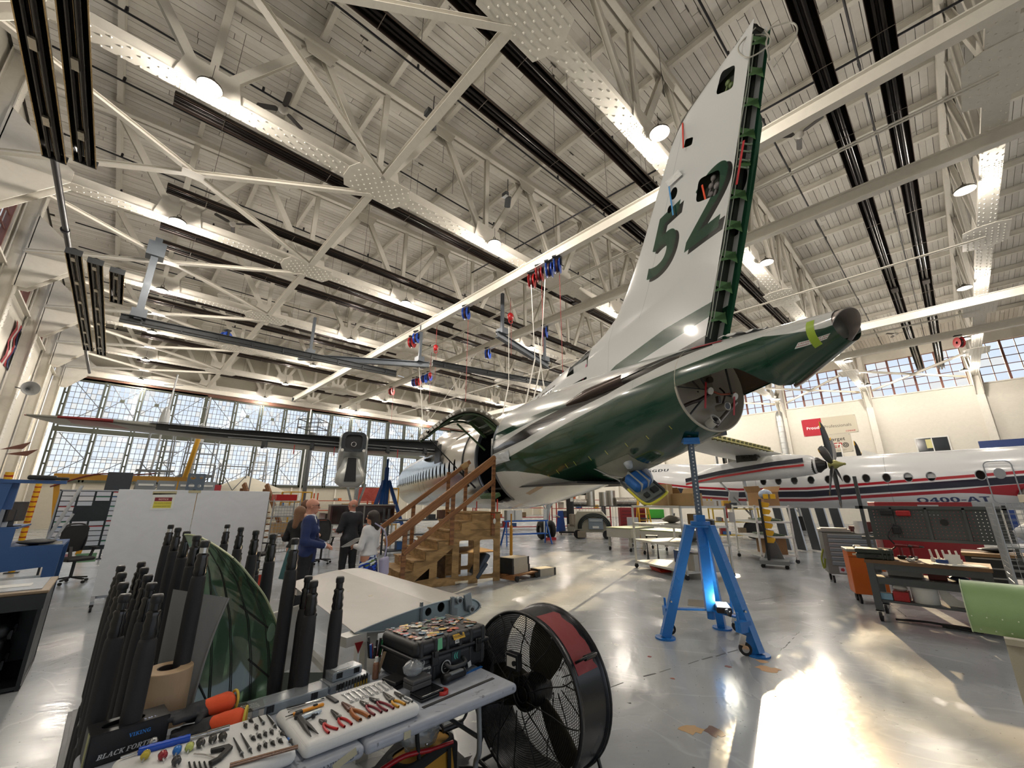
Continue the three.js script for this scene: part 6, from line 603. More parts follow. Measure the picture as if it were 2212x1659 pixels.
{ const mk = (l, w, h, d, p, ry, m) => { const t = T('instrument_case', l, 'case', p, ry); P(t, 'case_base', rb(w, h * 0.55, d, 0.006, 0, h * 0.28, 0), m); P(t, 'case_lid', rb(w * 1.01, h * 0.45, d * 1.01, 0.008, 0, h * 0.77, 0), m); return t; }; mk('flat black instrument case behind the grey box', 0.15, 0.04, 0.12, [1.4, TH, -2.44], 0.2, black); mk('grey instrument case with a clear bag on it', 0.13, 0.05, 0.09, [1.42, TH + 0.03, -2.27], 0.1, M(0x4b4a4c, 0.5)); mk('black flat case with a white edge label, in front of the grey one', 0.15, 0.03, 0.11, [1.44, TH, -2.2], 0.08, blackGloss); O('plastic_bag', 'crumpled clear plastic bag on the small grey case', 'bag', loft(Array.from({ length: 7 }, (_, j) => circ(0.05 * Math.sin((j + 0.6) / 7 * PI) + 0.005, 14).map(([x, z]) => [x + rnd(-0.008, 0.008), j * 0.013, z + rnd(-0.008, 0.008)])), true), clearP, [1.4, TH + 0.08, -2.29]); O('tape_roll', 'red tape roll lying beside the black cases', 'tape', lathe([[0.024, 0], [0.032, 0], [0.033, 0.002], [0.033, 0.018], [0.024, 0.018], [0.024, 0]], 30), M(0xc02a22, 0.4), [1.515, TH, -2.165]); }
// --- tool bag under the table ---
{ const b = T('tool_bag', 'yellow and black tool bag full of tools on the floor under the table', 'bag', [1.62, 0, -2.5], 0.25), yl = M(0xb98a2a, 0.7), bk = M(0x17181b, 0.8); P(b, 'bag_body', loft([[0, 0.2, 0.11], [0.03, 0.215, 0.12], [0.2, 0.21, 0.11], [0.33, 0.2, 0.09], [0.345, 0.19, 0.08]].map(([y, w, d]) => rrect(w * 2, d * 2, 0.06).map(([x, z]) => [x, y, z])), true, true), yl); P(b, 'side_panel', [rb(0.05, 0.3, 0.2, 0.02, -0.2, 0.17, 0), rb(0.05, 0.3, 0.2, 0.02, 0.2, 0.17, 0), rb(0.43, 0.05, 0.25, 0.02, 0, 0.025, 0)], bk); P(b, 'top_rim', loft([[0.31, 0.215, 0.105], [0.35, 0.21, 0.1], [0.355, 0.19, 0.08]].map(([y, w, d]) => rrect(w * 2, d * 2, 0.06).map(([x, z]) => [x, y, z])), true), bk); P(b, 'carry_handle', [tube([[-0.1, 0.33, 0.08], [-0.1, 0.5, 0.05], [0, 0.56, 0.02], [0.1, 0.5, 0.0], [0.1, 0.33, -0.02]], 0.012, 24, 7), rod([-0.05, 0.55, 0.03], [0.05, 0.55, 0.01], 0.02)], bk); P(b, 'strap', [bx(0.03, 0.24, 0.005, -0.12, 0.2, 0.117, -0.05), bx(0.03, 0.24, 0.005, 0.12, 0.2, 0.117, -0.05)], bk); lettering(b, 'bag_print', 'DEWALT', 0.15, 0.04, [0, 0.18, 0.121], [-0.05, 0, 0], '#17181b', 'bold 130px sans-serif', '#b98a2a'); }
O('parts_bag', 'clear plastic bag of parts sticking out of the tool bag', 'bag', loft(Array.from({ length: 8 }, (_, j) => circ(0.09 * Math.sin((j + 1) / 9 * PI) + 0.01, 14, 0, 0).map(([x, z]) => [x * 1.2 + rnd(-0.02, 0.02), j * 0.022, z * 0.8 + rnd(-0.02, 0.02)])), true), clearP, [1.6, 0.34, -2.5]); O('handled_cutter', 'red handled tool lying on the tool bag', 'pliers', [tube([[-0.28, 0, 0.02], [-0.1, 0.01, 0.0], [0.06, 0, 0.03]], 0.013, 16, 8), rod([0.06, 0, 0.03], [0.2, 0.0, 0.05], 0.01)], red, [1.55, 0.375, -2.42]); O('handled_cutter', 'blue and red handled tool hanging from the left end of the tool bag', 'pliers', [rod([0, 0, 0], [0.16, 0.02, 0.03], 0.016), cy(0.022, 0.05, -0.02, 0, 0, 0, PI / 2)], M(0xa8242a, 0.4), [1.24, 0.3, -2.38]);
O('carry_strap', 'black carrying strap with a foam grip hanging under the table', 'strap', [tube([[0, 0, 0], [0.01, -0.24, 0.0], [0.06, -0.3, 0.01], [0.16, -0.29, 0.03], [0.2, -0.24, 0.04], [0.2, 0, 0.04]], 0.008, 40, 6), rod([0.04, -0.3, 0.008], [0.17, -0.29, 0.032], 0.018)], black, [1.72, 0.69, -2.5]); O('tarp', 'dark folded tarp on the floor behind the tool bag', 'tarp', loft(Array.from({ length: 8 }, (_, j) => Array.from({ length: 10 }, (_, i) => [i * 0.09, 0.03 + 0.04 * Math.sin(i * 1.3 + j) + rnd(0.02), j * 0.07])), false), M(0x1b1d22, 0.8), [1.3, 0, -3.05], 0.2); O('power_cable', 'black cable looping on the floor under the table', 'cable', tube([[0, 0.012, 0], [0.3, 0.012, -0.3], [0.7, 0.012, -0.25], [1.0, 0.012, 0.1], [0.7, 0.012, 0.25], [0.3, 0.012, 0.15]], 0.009, 50, 6), black, [1.2, 0, -2.6]);
// --- big drum fan ---
{
  const f = T('drum_fan', 'large black drum fan with wire guards standing on the floor beside the table', 'fan', [2.35, 0, -2.25], 0.03), R = 0.475, cyy = 0.53, bm = M(0x191a1d, 0.35, 0.2), wire = M(0x121315, 0.4, 0.3), X = (g) => tf(g, 0, cyy, 0, 0, 0, 0);
  const ringAt = (x, r, t) => tf(new THREE.TorusGeometry(r, t, 7, 56), x, cyy, 0, 0, PI / 2);
  P(f, 'drum', [tf(lathe([[R, -0.15], [R + 0.012, -0.155], [R + 0.012, -0.13], [R, -0.125], [R, 0.125], [R + 0.012, 0.13], [R + 0.012, 0.155], [R, 0.15], [R - 0.006, 0.15], [R - 0.006, -0.15], [R, -0.15]], 64), 0, cyy, 0, 0, 0, PI / 2)], M(0x23252a, 0.3, 0.4)); P(f, 'painted_patch', tf(loft(Array.from({ length: 12 }, (_, j) => { const a = 0.2 + j * 0.085; return [-0.1, -0.04 + rnd(0.04), 0.08 + rnd(0.03)].map((x) => [x, (R + 0.0015) * Math.cos(a), (R + 0.0015) * Math.sin(a)]); }), false), 0, cyy, 0), M(0x7f1f26, 0.6)); 
  P(f, 'rim', [ringAt(-0.155, R + 0.008, 0.012), ringAt(0.155, R + 0.008, 0.012)], bm);
  const guard = (x, s) => { const g = []; for (let r = 0.11; r < R; r += 0.0125) g.push(tf(new THREE.TorusGeometry(r, 0.0019, 4, 72), x + s * 0.035 * Math.cos(r / R * PI / 2), cyy, 0, 0, PI / 2)); for (let k = 0; k < 12; k++) { const a = k * PI / 6 + 0.1; g.push(tube([[x + s * 0.036, cyy + 0.08 * Math.cos(a), 0.08 * Math.sin(a)], [x + s * 0.03, cyy + 0.28 * Math.cos(a), 0.28 * Math.sin(a)], [x + s * 0.014, cyy + 0.4 * Math.cos(a + 0.04), 0.4 * Math.sin(a + 0.04)], [x, cyy + R * Math.cos(a), R * Math.sin(a)]], 0.0042, 14, 5)); } return g; };
  P(f, 'front_guard', guard(-0.15, -1), wire); P(f, 'rear_guard', guard(0.15, 1), wire); P(f, 'guard_bolt', Array.from({ length: 12 }, (_, k) => sph(0.01, -0.157, cyy + (R + 0.004) * Math.cos(k * PI / 6 + 0.1), (R + 0.004) * Math.sin(k * PI / 6 + 0.1))), galv);
  P(f, 'motor', [tf(lathe([[0, -0.14], [0.075, -0.138], [0.1, -0.12], [0.1, 0.05], [0.06, 0.1], [0, 0.1]], 28), 0.0, cyy, 0, 0, 0, -PI / 2), tor(0.085, 0.012, -0.14, cyy, 0, 0, PI / 2), tor(0.045, 0.006, -0.145, cyy, 0, 0, PI / 2)], M(0x101113, 0.35, 0.2)); for (let k = 0; k < 3; k++) P(f, 'blade', tf(loft([[0.09, 0.07, 0.7], [0.2, 0.11, 0.55], [0.33, 0.125, 0.42], [0.44, 0.11, 0.34]].map(([r, w, tw]) => [-1, -0.5, 0, 0.5, 1].map((q) => [q * w * Math.sin(tw) * 0.6, r, q * w]).concat([1, 0, -1].map((q) => [q * w * Math.sin(tw) * 0.6 + 0.006, r, q * w]))), true, true), 0, cyy, 0, k * 2 * PI / 3 + 0.35), M(0x3d3a2e, 0.45, 0.3));
  P(f, 'control_box', [rb(0.05, 0.1, 0.11, 0.008, -0.2, cyy + 0.2, -0.02)], black); P(f, 'control_plate', bx(0.002, 0.06, 0.08, -0.226, cyy + 0.2, -0.02), white); P(f, 'control_knob', cy(0.015, 0.014, -0.232, cyy + 0.2, 0.012, 0, PI / 2), black); P(f, 'control_cable', tube([[-0.2, cyy + 0.15, -0.04], [-0.21, cyy, -0.1], [-0.2, cyy - 0.25, -0.16], [-0.17, 0.1, -0.2], [-0.1, 0.02, -0.25]], 0.006, 30, 6), black);
  P(f, 'side_handle', [tube([[-0.08, cyy + 0.26, 0.4], [-0.07, cyy + 0.29, 0.45], [0.07, cyy + 0.29, 0.45], [0.08, cyy + 0.26, 0.4]], 0.009, 20, 6), rod([-0.05, cyy + 0.288, 0.448], [0.05, cyy + 0.288, 0.448], 0.016)], bm); P(f, 'base_frame', [tube([[-0.16, 0.04, -0.42], [-0.2, 0.03, 0], [-0.16, 0.04, 0.42]], 0.014, 20, 6), tube([[0.16, 0.04, -0.42], [0.2, 0.03, 0], [0.16, 0.04, 0.42]], 0.014, 20, 6), rod([-0.16, 0.04, 0.38], [0.16, 0.04, 0.38], 0.012), rod([-0.16, 0.04, -0.38], [0.16, 0.04, -0.38], 0.012), rod([-0.16, 0.04, -0.42], [-0.155, cyy - 0.3, -0.36], 0.012), rod([-0.16, 0.04, 0.42], [-0.155, cyy - 0.3, 0.36], 0.012), rod([0.16, 0.04, 0.42], [0.155, cyy - 0.3, 0.36], 0.012)], bm);
}
// --- rack of foam wrapped tubes ---
{
  const r = T('tube_rack', 'low rolling steel rack that holds the foam wrapped tubes upright', 'rack', [0.55, 0, -3.75]); P(r, 'rack_base', [bar([-0.46, 0.13, 1.25], [-0.46, 0.13, -1.4], 0.05), bar([0.5, 0.13, 1.25], [0.5, 0.13, -1.4], 0.05), ...[-1.4, -0.5, 0.4, 1.25].map((z) => bar([-0.46, 0.13, z], [0.5, 0.13, z], 0.05)), bx(0.96, 0.015, 2.6, 0.02, 0.155, -0.07)], darkSteel); P(r, 'rack_wheel', [[-0.42, 1.15], [0.45, 1.15], [-0.42, -1.3], [0.45, -1.3]].map(([x, z]) => cy(0.05, 0.03, x, 0.05, z, 0, PI / 2)), rubber);
  const foamB = M(0x1c1d22, 0.7, 0, { bumpMap: dents, bumpScale: 0.004 }), tapeB = M(0x0f1013, 0.22), bare = M(0xbfc1c0, 0.25, 0.9);
  const tubeT = (h, x, z, l, bareEnd) => { const t = T('foam_wrapped_tube', l, 'tube', [x, 0.163, z], rnd(6), 'black foam wrapped tubes'), H = h - 0.163, a = rnd(0.33, 0.42) * H, b = rnd(0.66, 0.74) * H; t.rotation.x = rnd(-0.012, 0.012); P(t, 'foam_sleeve', [lathe([[0, 0], [0.036, 0], [0.0385, 0.02], [0.038, a - 0.02], [0.03, a], [0, a]], 16), lathe([[0, a + 0.02], [0.03, a + 0.02], [0.037, a + 0.04], [0.038, b + 0.08], [0.034, H - 0.16], [0.026, H - 0.14], [0, H - 0.14]], 16)], foamB); P(t, 'tape_wrap', [lathe([[0.03, a - 0.03], [0.034, a - 0.01], [0.031, a + 0.01], [0.034, a + 0.03]], 16), lathe([[0.026, H - 0.16], [0.033, H - 0.13], [0.028, H - 0.11], [0.032, H - 0.09], [0.026, H - 0.06], [0.03, H - 0.045], [0.022, H - 0.035]], 16)], tapeB); P(t, 'tube_end', [cy(0.02, bareEnd ? 0.12 : 0.05, 0, H - (bareEnd ? 0.06 : 0.03), 0)], bareEnd ? bare : tapeB); P(t, 'end_cap', [lathe([[0, H + 0.03], [0.02, H + 0.03], [0.024, H + 0.02], [0.024, H - 0.002], [0.019, H - 0.008]], 16)], black); return t; };
  const R5 = ['farthest', 'second farthest', 'third', 'second nearest', 'nearest'];
  [[-4.0], [-3.62], [-3.18], [-2.78]].forEach(([z], i) => tubeT(1.3, 0.13, z, `black foam wrapped tube in the leftmost row of four, ${['farthest', 'second farthest', 'second nearest', 'nearest'][i]} one`)); [[-4.05], [-3.7], [-3.32], [-3.0], [-2.62]].forEach(([z], i) => tubeT(1.31, 0.235, z, `black foam wrapped tube in the second row from the left, ${R5[i]} one`)); [[-5.05], [-4.45], [-3.9], [-3.4], [-2.92]].forEach(([z], i) => tubeT(1.51, 0.42 + (i === 4 ? 0.0 : 0.02), z, `tall black foam wrapped tube left of the curved green glass, ${R5[i]} one`, i === 0 || i === 4)); [[-4.98], [-4.4], [-3.85], [-3.35], [-2.88]].forEach(([z], i) => tubeT(1.5, 0.87, z, `tall black foam wrapped tube right of the curved green glass, ${R5[i]} one`, i === 0 || i === 4)); [[0.96, -4.75, 'behind the tall ones, farther'], [0.96, -4.1, 'behind the tall ones, nearer'], [0.965, -2.84, 'standing left of the airfoil, thicker one of the pair'], [0.94, -2.68, 'standing left of the airfoil, thinner one of the pair'], [1.1, -2.7, 'standing alone in front of the airfoil']].forEach(([x, z, l], i) => tubeT(i < 2 ? 1.32 : 1.28, x, z, 'short black foam wrapped tube ' + l));
}
// --- curved green glass, grey curved panel, kraft paper ---
{
  const g = T('curved_windshield', 'large curved green tinted glass panel with black heater lines, standing among the tubes', 'glass panel', [0, 0, 0]);
  const arcR = [[0.5, 0.5], [0.56, 0.66], [0.6, 0.8], [0.64, 0.97], [0.66, 1.15], [0.64, 1.33], [0.57, 1.47], [0.47, 1.565], [0.36, 1.63]], X = (u, v) => { // u across (0 left edge, 1 right edge), v up
    const yR = lerp(0.5, 1.42, v), xR = interp(yR, [0.5, 0.8, 1.0, 1.2, 1.4, 1.45], [0.97, 0.95, 0.9, 0.79, 0.62, 0.56]), xL = interp(v, [0, 0.4, 0.8, 1], [0.52, 0.5, 0.5, 0.42]), yL = lerp(0.5, 1.52, v); return [lerp(xL, xR, u), lerp(yL, yR, u) + 0.12 * v * u * (1 - u), -3.08 - 0.55 * v * (1 - u) * u * 1.2 - 0.75 * v * v * (1 - u) + 0.02 * u]; };
  const sheet = (o) => loft(Array.from({ length: 22 }, (_, j) => Array.from({ length: 18 }, (_, i) => { const p = X(i / 17, j / 21); return [p[0] + o, p[1], p[2] + o]; })), false); P(g, 'glass_sheet', sheet(0), M(0x5d7c66, 0.1, 0, { transmission: 0.45, noGrain: true, side: THREE.DoubleSide, clearcoat: 1, clearcoatRoughness: 0.03 }));
  for (const u of [0.2, 0.42, 0.64, 0.84]) P(g, 'heater_line', [0, 0.018].map((d) => tube(Array.from({ length: 12 }, (_, j) => { const p = X(u + d, j / 11 * 0.97 + 0.015); return [p[0] + 0.002, p[1], p[2] + 0.006]; }), 0.0022, 40, 5)), black); P(g, 'masking_line', [[[0.05, 0.06], [0.3, 0.01]], [[0.05, 0.3], [0.35, 0.03]], [[0.62, 0.34], [0.96, 0.2]], [[0.6, 0.62], [0.95, 0.5]], [[0.96, 0.2], [0.97, 0.02]]].map(([a, b]) => rod([X(...a)[0], X(...a)[1], X(...a)[2] + 0.008], [X(...b)[0], X(...b)[1], X(...b)[2] + 0.008], 0.0045)), black); P(g, 'glass_edge', [tube(Array.from({ length: 16 }, (_, j) => X(1, j / 15)), 0.006, 50, 6), tube(Array.from({ length: 10 }, (_, j) => X(j / 9, 1)), 0.006, 30, 6)], M(0xb4bf9a, 0.3)); P(g, 'paper_tag', tf(ext(circ(0.022, 18, 0, 0, 0.05), 0.002), 0.86, 0.98, -3.06), M(0x7f9a86, 0.3)); P(g, 'foot_block', [bx(0.1, 0.34, 0.1, 0.6, 0.33, -3.1), bx(0.1, 0.34, 0.1, 0.85, 0.33, -3.1)], boxWood);
  O('curved_panel', 'grey curved panel with a pale edge standing left of the green glass', 'panel', [loft(Array.from({ length: 14 }, (_, j) => { const v = j / 13, y = lerp(0.3, 1.25, v); return [0, 0.5, 1].map((u) => [lerp(0.34, 0.5 + 0.09 * Math.pow(v, 3), u), y + (u - 0.5) * -0.06 * v, -2.98 - 0.12 * (1 - u)]); }), false), tube(Array.from({ length: 10 }, (_, j) => { const v = j / 9; return [0.5 + 0.09 * Math.pow(v, 3), lerp(0.3, 1.25, v) - 0.03 * v, -2.98]; }), 0.006, 30, 6)], M(0x8e8f8e, 0.35));
  O('curved_panel', 'thin grey green sheet leaning between the tubes and the airfoil', 'panel', [bx(0.34, 0.55, 0.012, 1.05, 0.45, -3.0, -0.1, 0.1, -0.25), bx(0.3, 0.5, 0.012, 0.8, 0.42, -2.95, -0.08, 0.1, -0.1)], M(0x6f7a70, 0.35));
  const k = T('kraft_paper_roll', 'brown kraft paper roll standing upright behind the gloves', 'paper roll', [0.365, 0.0, -2.89]); P(k, 'paper', lathe([[0.045, 0], [0.1, 0], [0.102, 0.004], [0.102, 0.945], [0.1, 0.95], [0.045, 0.95]], 40), M(0xb39a7c, 0.8)); P(k, 'core', lathe([[0.04, 0.95], [0.046, 0.951], [0.046, 0.9], [0.04, 0.6], [0.0, 0.6]], 24), M(0x3a2f26, 0.9));
}
// --- white airfoil section on a stand ---
{
  const a = T('airfoil_section', 'white flap section with an open blue grey end rib, resting behind the table', 'airfoil', [0, 0, 0]), C = (q) => { const th = 0.21 * (0.2969 * Math.sqrt(q) - 0.126 * q - 0.3516 * q * q + 0.2843 * q ** 3 - 0.1036 * q ** 4) * 5; return th; };
  const rib = (k) => { const o = [], z = lerp(-3.08, -5.35, k), le = lerp(2.52, 2.58, k), te = lerp(1.4, 1.62, k), y = 0.87; for (let i = 0; i <= 24; i++) { const q = (1 - Math.cos(i / 24 * PI)) / 2; o.push([lerp(te, le, q), y + C(1 - q) * 1.05 * (le - te) * 0.78, z + (1 - q) * -0.0]); } for (let i = 24; i > 0; i--) { const q = (1 - Math.cos(i / 24 * PI)) / 2; o.push([lerp(te, le, q), y - C(1 - q) * 0.7 * (le - te) * 0.78, z]); } return o; };
  const R0 = rib(0), skin = P(a, 'skin', loft([rib(0), rib(0.5), rib(1)], true, false), M(0xbfbcb6, 0.42)); P(a, 'grey_rear_skin', loft([rib(0), rib(1)].map((r) => r.slice(0, 14).map(([x, y, z]) => [x, y + 0.003, z])), false), M(0x9f9b95, 0.42));
  P(a, 'end_rib', tf(ext(R0.map(([x, y]) => [x, y]), 0.012, 0, [circ(0.03, 16, 2.0, 0.905), circ(0.036, 16, 2.12, 0.92)].map((h) => h.reverse())), 0, 0, -3.1), M(0x9fb0b6, 0.4, 0.2)); P(a, 'rib_flange', tube(R0.map((p) => [p[0], p[1], p[2] - 0.004]), 0.006, 90, 5, true), M(0xb7c2c6, 0.4)); P(a, 'rib_fitting', [rb(0.03, 0.16, 0.03, 0.006, 2.21, 0.91, -3.07), rb(0.12, 0.06, 0.02, 0.01, 2.25, 0.95, -3.075), cy(0.028, 0.04, 2.27, 0.955, -3.06, PI / 2), rb(0.08, 0.13, 0.02, 0.01, 2.38, 0.93, -3.075, 0, 0, 0.2), cy(0.03, 0.04, 2.4, 0.87, -3.06, PI / 2), bx(0.05, 0.05, 0.015, 2.24, 0.87, -3.075), bx(0.02, 0.17, 0.02, 1.93, 0.9, -3.09)], M(0x8b9499, 0.35, 0.5)); P(a, 'fitting_bore', [cy(0.014, 0.045, 2.27, 0.955, -3.058, PI / 2), cy(0.014, 0.045, 2.4, 0.87, -3.058, PI / 2)], black);
  P(a, 'scuff_mark', [tf(ext(circ(0.02, 7, 0, 0, 0.012), 0.002), 1.72, 0.992, -3.55, PI / 2), tf(ext(circ(0.012, 6, 0, 0, 0.006), 0.002), 1.68, 0.984, -3.9, PI / 2)], M(0xcfc6a8, 0.7));
  const s = T('airfoil_stand', 'white padded stand with a red tag under the airfoil section', 'stand', [0, 0, 0]); P(s, 'stand_leg', [bar([1.62, 0, -3.3], [1.62, 0.84, -3.3], 0.09), bar([2.35, 0, -3.3], [2.35, 0.8, -3.3], 0.09), bar([1.75, 0, -5.1], [1.75, 0.84, -5.1], 0.09), bar([2.4, 0, -5.1], [2.4, 0.8, -5.1], 0.09)], white); P(s, 'stand_rail', [bar([1.5, 0.81, -3.3], [2.45, 0.79, -3.3], 0.08, 0.05), bar([1.62, 0.81, -5.1], [2.5, 0.79, -5.1], 0.08, 0.05), bar([1.62, 0.3, -3.3], [1.75, 0.3, -5.1], 0.05)], white); P(s, 'edge_block', [bx(0.16, 0.06, 0.12, 1.4, 0.83, -3.12, 0, 0.2)], white); P(s, 'red_tag', tf(ext([[-0.03, 0.03], [0.03, 0.03], [0, -0.04]], 0.004), 1.42, 0.79, -3.04), red);
  O('white_sheet', 'white wrapped panel leaning beside the airfoil stand', 'panel', [rb(0.5, 0.6, 0.03, 0.01, 1.5, 0.42, -4.9, 0.1, 0.5), rb(0.3, 0.5, 0.02, 0.01, 1.25, 0.4, -4.7, 0.1, 0.6)], M(0xc9c9c4, 0.6));
  const w = T('warning_banner', 'orange warning banner with black lettering between the tubes and the airfoil', 'banner', [1.32, 0, -5.75], 0.2); P(w, 'banner_sheet', loft(Array.from({ length: 6 }, (_, j) => Array.from({ length: 6 }, (_, i) => [-0.25 + i * 0.1 - j * 0.01, 0.45 + j * 0.1, 0.03 * Math.sin(i * 2 + j)])), false), M(0xd8452a, 0.6)); P(w, 'post', [rod([-0.26, 0, 0], [-0.3, 1.02, 0], 0.02), rod([0.26, 0, 0], [0.22, 1.0, 0], 0.02), bx(0.56, 0.03, 0.3, 0, 0.015, 0)], white); lettering(w, 'banner_print', 'NO', 0.18, 0.14, [0.08, 0.66, 0.05], [0, 0, -0.1], '#1c1315', 'bold 300px sans-serif'); P(w, 'white_edge', bx(0.5, 0.04, 0.03, -0.04, 0.96, 0.02, 0, 0, -0.05), white);
}
// --- whiteboard on casters ---
{
  const w = T('whiteboard', 'large white two sheet board on casters with a yellow notice at the top', 'board', [0, 0, -10.6]), bm = M(0xd2d6dc, 0.35); P(w, 'board_sheet', rb(1.17, 1.79, 0.03, 0.006, 0.64, 1.06, 0), bm); P(w, 'board_sheet', rb(1.3, 1.79, 0.03, 0.006, 1.885, 1.06, 0), bm); P(w, 'base_frame', [bar([0.08, 0.14, -0.25], [0.08, 0.14, 0.5], 0.05), bar([2.5, 0.14, -0.25], [2.5, 0.14, 0.5], 0.05), bar([0.08, 0.14, -0.06], [2.5, 0.14, -0.06], 0.04), bar([0.1, 0.14, -0.06], [0.1, 1.9, -0.06], 0.04), bar([2.48, 0.14, -0.06], [2.48, 1.9, -0.06], 0.04)], galv); for (const [x, z] of [[0.08, 0.46], [2.5, 0.46], [0.08, -0.2], [2.5, -0.2]]) P(w, 'caster', [cy(0.05, 0.03, x, 0.05, z, 0, PI / 2), bx(0.05, 0.05, 0.04, x, 0.1, z)], rubber);
  P(w, 'notice_sleeve', bx(0.34, 0.3, 0.004, 0.72, 1.74, 0.018), M(0xd9dcd6, 0.25)); lettering(w, 'notice', 'NOTICE', 0.26, 0.07, [0.72, 1.78, 0.022], [0, 0, 0], '#d9b8b0', 'bold 80px sans-serif', '#7d2430'); lettering(w, 'notice', 'TANK REMOVAL IN PROGRESS\nAUTHORIZED PERSONS ONLY', 0.27, 0.12, [0.72, 1.68, 0.021], [0, 0, 0], '#4a4a20', 'bold 34px sans-serif', '#c9c046'); P(w, 'tape', [bx(0.36, 0.06, 0.002, 0.72, 1.9, 0.019, 0, 0, 0.03), bx(0.2, 0.05, 0.002, 1.18, 1.93, 0.019)], M(0xb7b08e, 0.6));
}
// ---------- wooden access stairs ----------
{
  const t = T('wooden_stairs', 'plywood access stairs with lumber handrails leading up to the open aircraft door', 'stairs', [4.63, 0, -8.22], -0.225), W = 1.4, st = [[-0.34, 0.16], [-0.07, 0.35], [0.2, 0.54], [0.46, 0.73], [0.73, 0.92], [1.0, 1.12], [1.26, 1.31], [1.52, 1.5]];
  const out = [[-0.3, 0]]; st.forEach(([x, h], i) => { out.push([x + 0.03, h], [i < 7 ? st[i + 1][0] + 0.03 : 2.29, h]); }); out.push([2.29, 0.0], [2.12, 0.0], [2.12, 0.07], [1.72, 0.07], [1.72, 0], [1.5, 0], [1.5, 0.07], [1.18, 0.07], [1.18, 0]);
  const holes = [[[0.27, 0.15], [0.58, 0.17], [0.58, 0.38]], [[0.75, 0.16], [1.09, 0.16], [1.09, 0.75], [0.75, 0.5]], rrect(0.36, 0.74, 0.04, 1.43, 0.53), rrect(0.36, 0.74, 0.04, 1.94, 0.53)];
  for (const z of [0, -W]) P(t, 'side_panel', buv(ext(out, 0.02, 0, holes.map((h) => h.slice().reverse())), 1.2).translate(0, 0, z), boxWood);
  st.forEach(([x, h], i) => { const d = i < 7 ? 0.3 : 0.8; P(t, 'tread', bx(d, 0.03, W + 0.02, x + d / 2 - 0.02, h - 0.008, -W / 2), boxWood); P(t, 'riser', bx(0.018, 0.19, W - 0.02, x + 0.02, h - 0.1, -W / 2), boxWood); });
  P(t, 'platform_seam', bx(0.77, 0.008, 0.004, 1.9, 1.12, 0.012), M(0x4a3820, 0.8)); P(t, 'inner_shelf', [bx(1.5, 0.02, W - 0.1, 1.5, 0.62, -W / 2), bx(0.02, 0.6, W - 0.1, 0.72, 0.3, -W / 2), bx(0.02, 0.6, 0.6, 1.15, 0.32, -0.8), bx(0.5, 0.5, 0.02, 1.45, 0.3, -0.9)], boxWood);
  for (const z of [0.03, -W - 0.03]) { for (const [x, y0, y1] of z > 0 ? [[0.0, 0, 1.24], [1.05, 0.82, 2.04], [2.08, 0.98, 2.82]] : [[0.6, 0.6, 1.7], [1.5, 1.3, 2.5], [2.0, 1.4, 2.7]]) P(t, 'rail_post', bx(0.09, y1 - y0, 0.04, x, (y0 + y1) / 2, z), lumber); P(t, 'handrail', bar([-0.42, 0.95, z], [2.1, 2.8, z], 0.09, 0.1), lumber); if (z > 0) { P(t, 'handrail', bar([-0.4, 0.88, z + 0.03], [2.05, 2.68, z + 0.03], 0.04, 0.1), lumber); P(t, 'lower_rail', bar([-0.02, 0.7, z + 0.02], [2.1, 2.24, z + 0.02], 0.04, 0.1), lumber); P(t, 'post_cleat', bx(0.04, 0.12, 0.05, -0.08, 0.62, z), lumber); } }
  P(t, 'rail_wrap', tf(rb(0.24, 0.16, 0.14, 0.05), 1.95, 2.68, -W - 0.03, 0, 0, 0.6), cardboard); P(t, 'orange_ribbon', [tor(0.05, 0.008, 2.08, 1.46, 0.03, PI / 2), bx(0.02, 0.12, 0.01, 2.1, 1.4, 0.06)], M(0xd9482a, 0.6)); P(t, 'weight_bag', sph(0.045, 2.1, 1.3, 0.07, 0.8, 1.4, 0.6), white);
}
O('folded_tarp', 'dark blue grey folded tarp leaning inside the right opening of the wooden stairs', 'tarp', [rb(0.12, 0.52, 0.4, 0.04, 0, 0, 0, 0, 0, -0.6), rb(0.08, 0.4, 0.3, 0.03, -0.05, -0.12, 0.1, 0, 0, -0.7)], M(0x3a4858, 0.7), [6.5, 0.36, -8.0], -0.2);
{ const b = (l, x, y, z, w, h, d, ry) => { const t = T('pale_box', l, 'box', [x, y, z], ry); P(t, 'box_body', bx(w, h, d, 0, h / 2, 0), M(0xb0a898, 0.7)); P(t, 'corner_guard', [bx(0.06, h * 1.01, d * 1.02, w * 0.47, h / 2, 0), bx(0.06, h * 1.01, d * 1.02, -w * 0.47, h / 2, 0)], black); }; const p = T('small_pallet', 'low wooden dolly under the pale boxes beside the stairs', 'dolly', [7.35, 0, -7.65], 0.1); P(p, 'deck_board', [0, 1, 2].map((i) => bx(0.9, 0.03, 0.14, 0, 0.12, -0.25 + i * 0.24)), lumber); P(p, 'skid', [bx(0.06, 0.08, 0.6, -0.4, 0.07, 0), bx(0.06, 0.08, 0.6, 0.4, 0.07, 0)], lumber); P(p, 'wheel', [cy(0.06, 0.04, -0.36, 0.06, 0.32, PI / 2), cy(0.06, 0.04, 0.36, 0.06, 0.32, PI / 2)], rubber); b('long pale box with black corner guards on the dolly, lower one', 7.3, 0.136, -7.66, 0.62, 0.17, 0.4, 0.1); b('long pale box with black corner guards on the dolly, upper one', 7.28, 0.307, -7.66, 0.62, 0.17, 0.4, 0.12); b('pale box with black corner guards lying on the floor by the dolly', 8.12, 0.0, -7.5, 0.55, 0.17, 0.3, -0.1); }
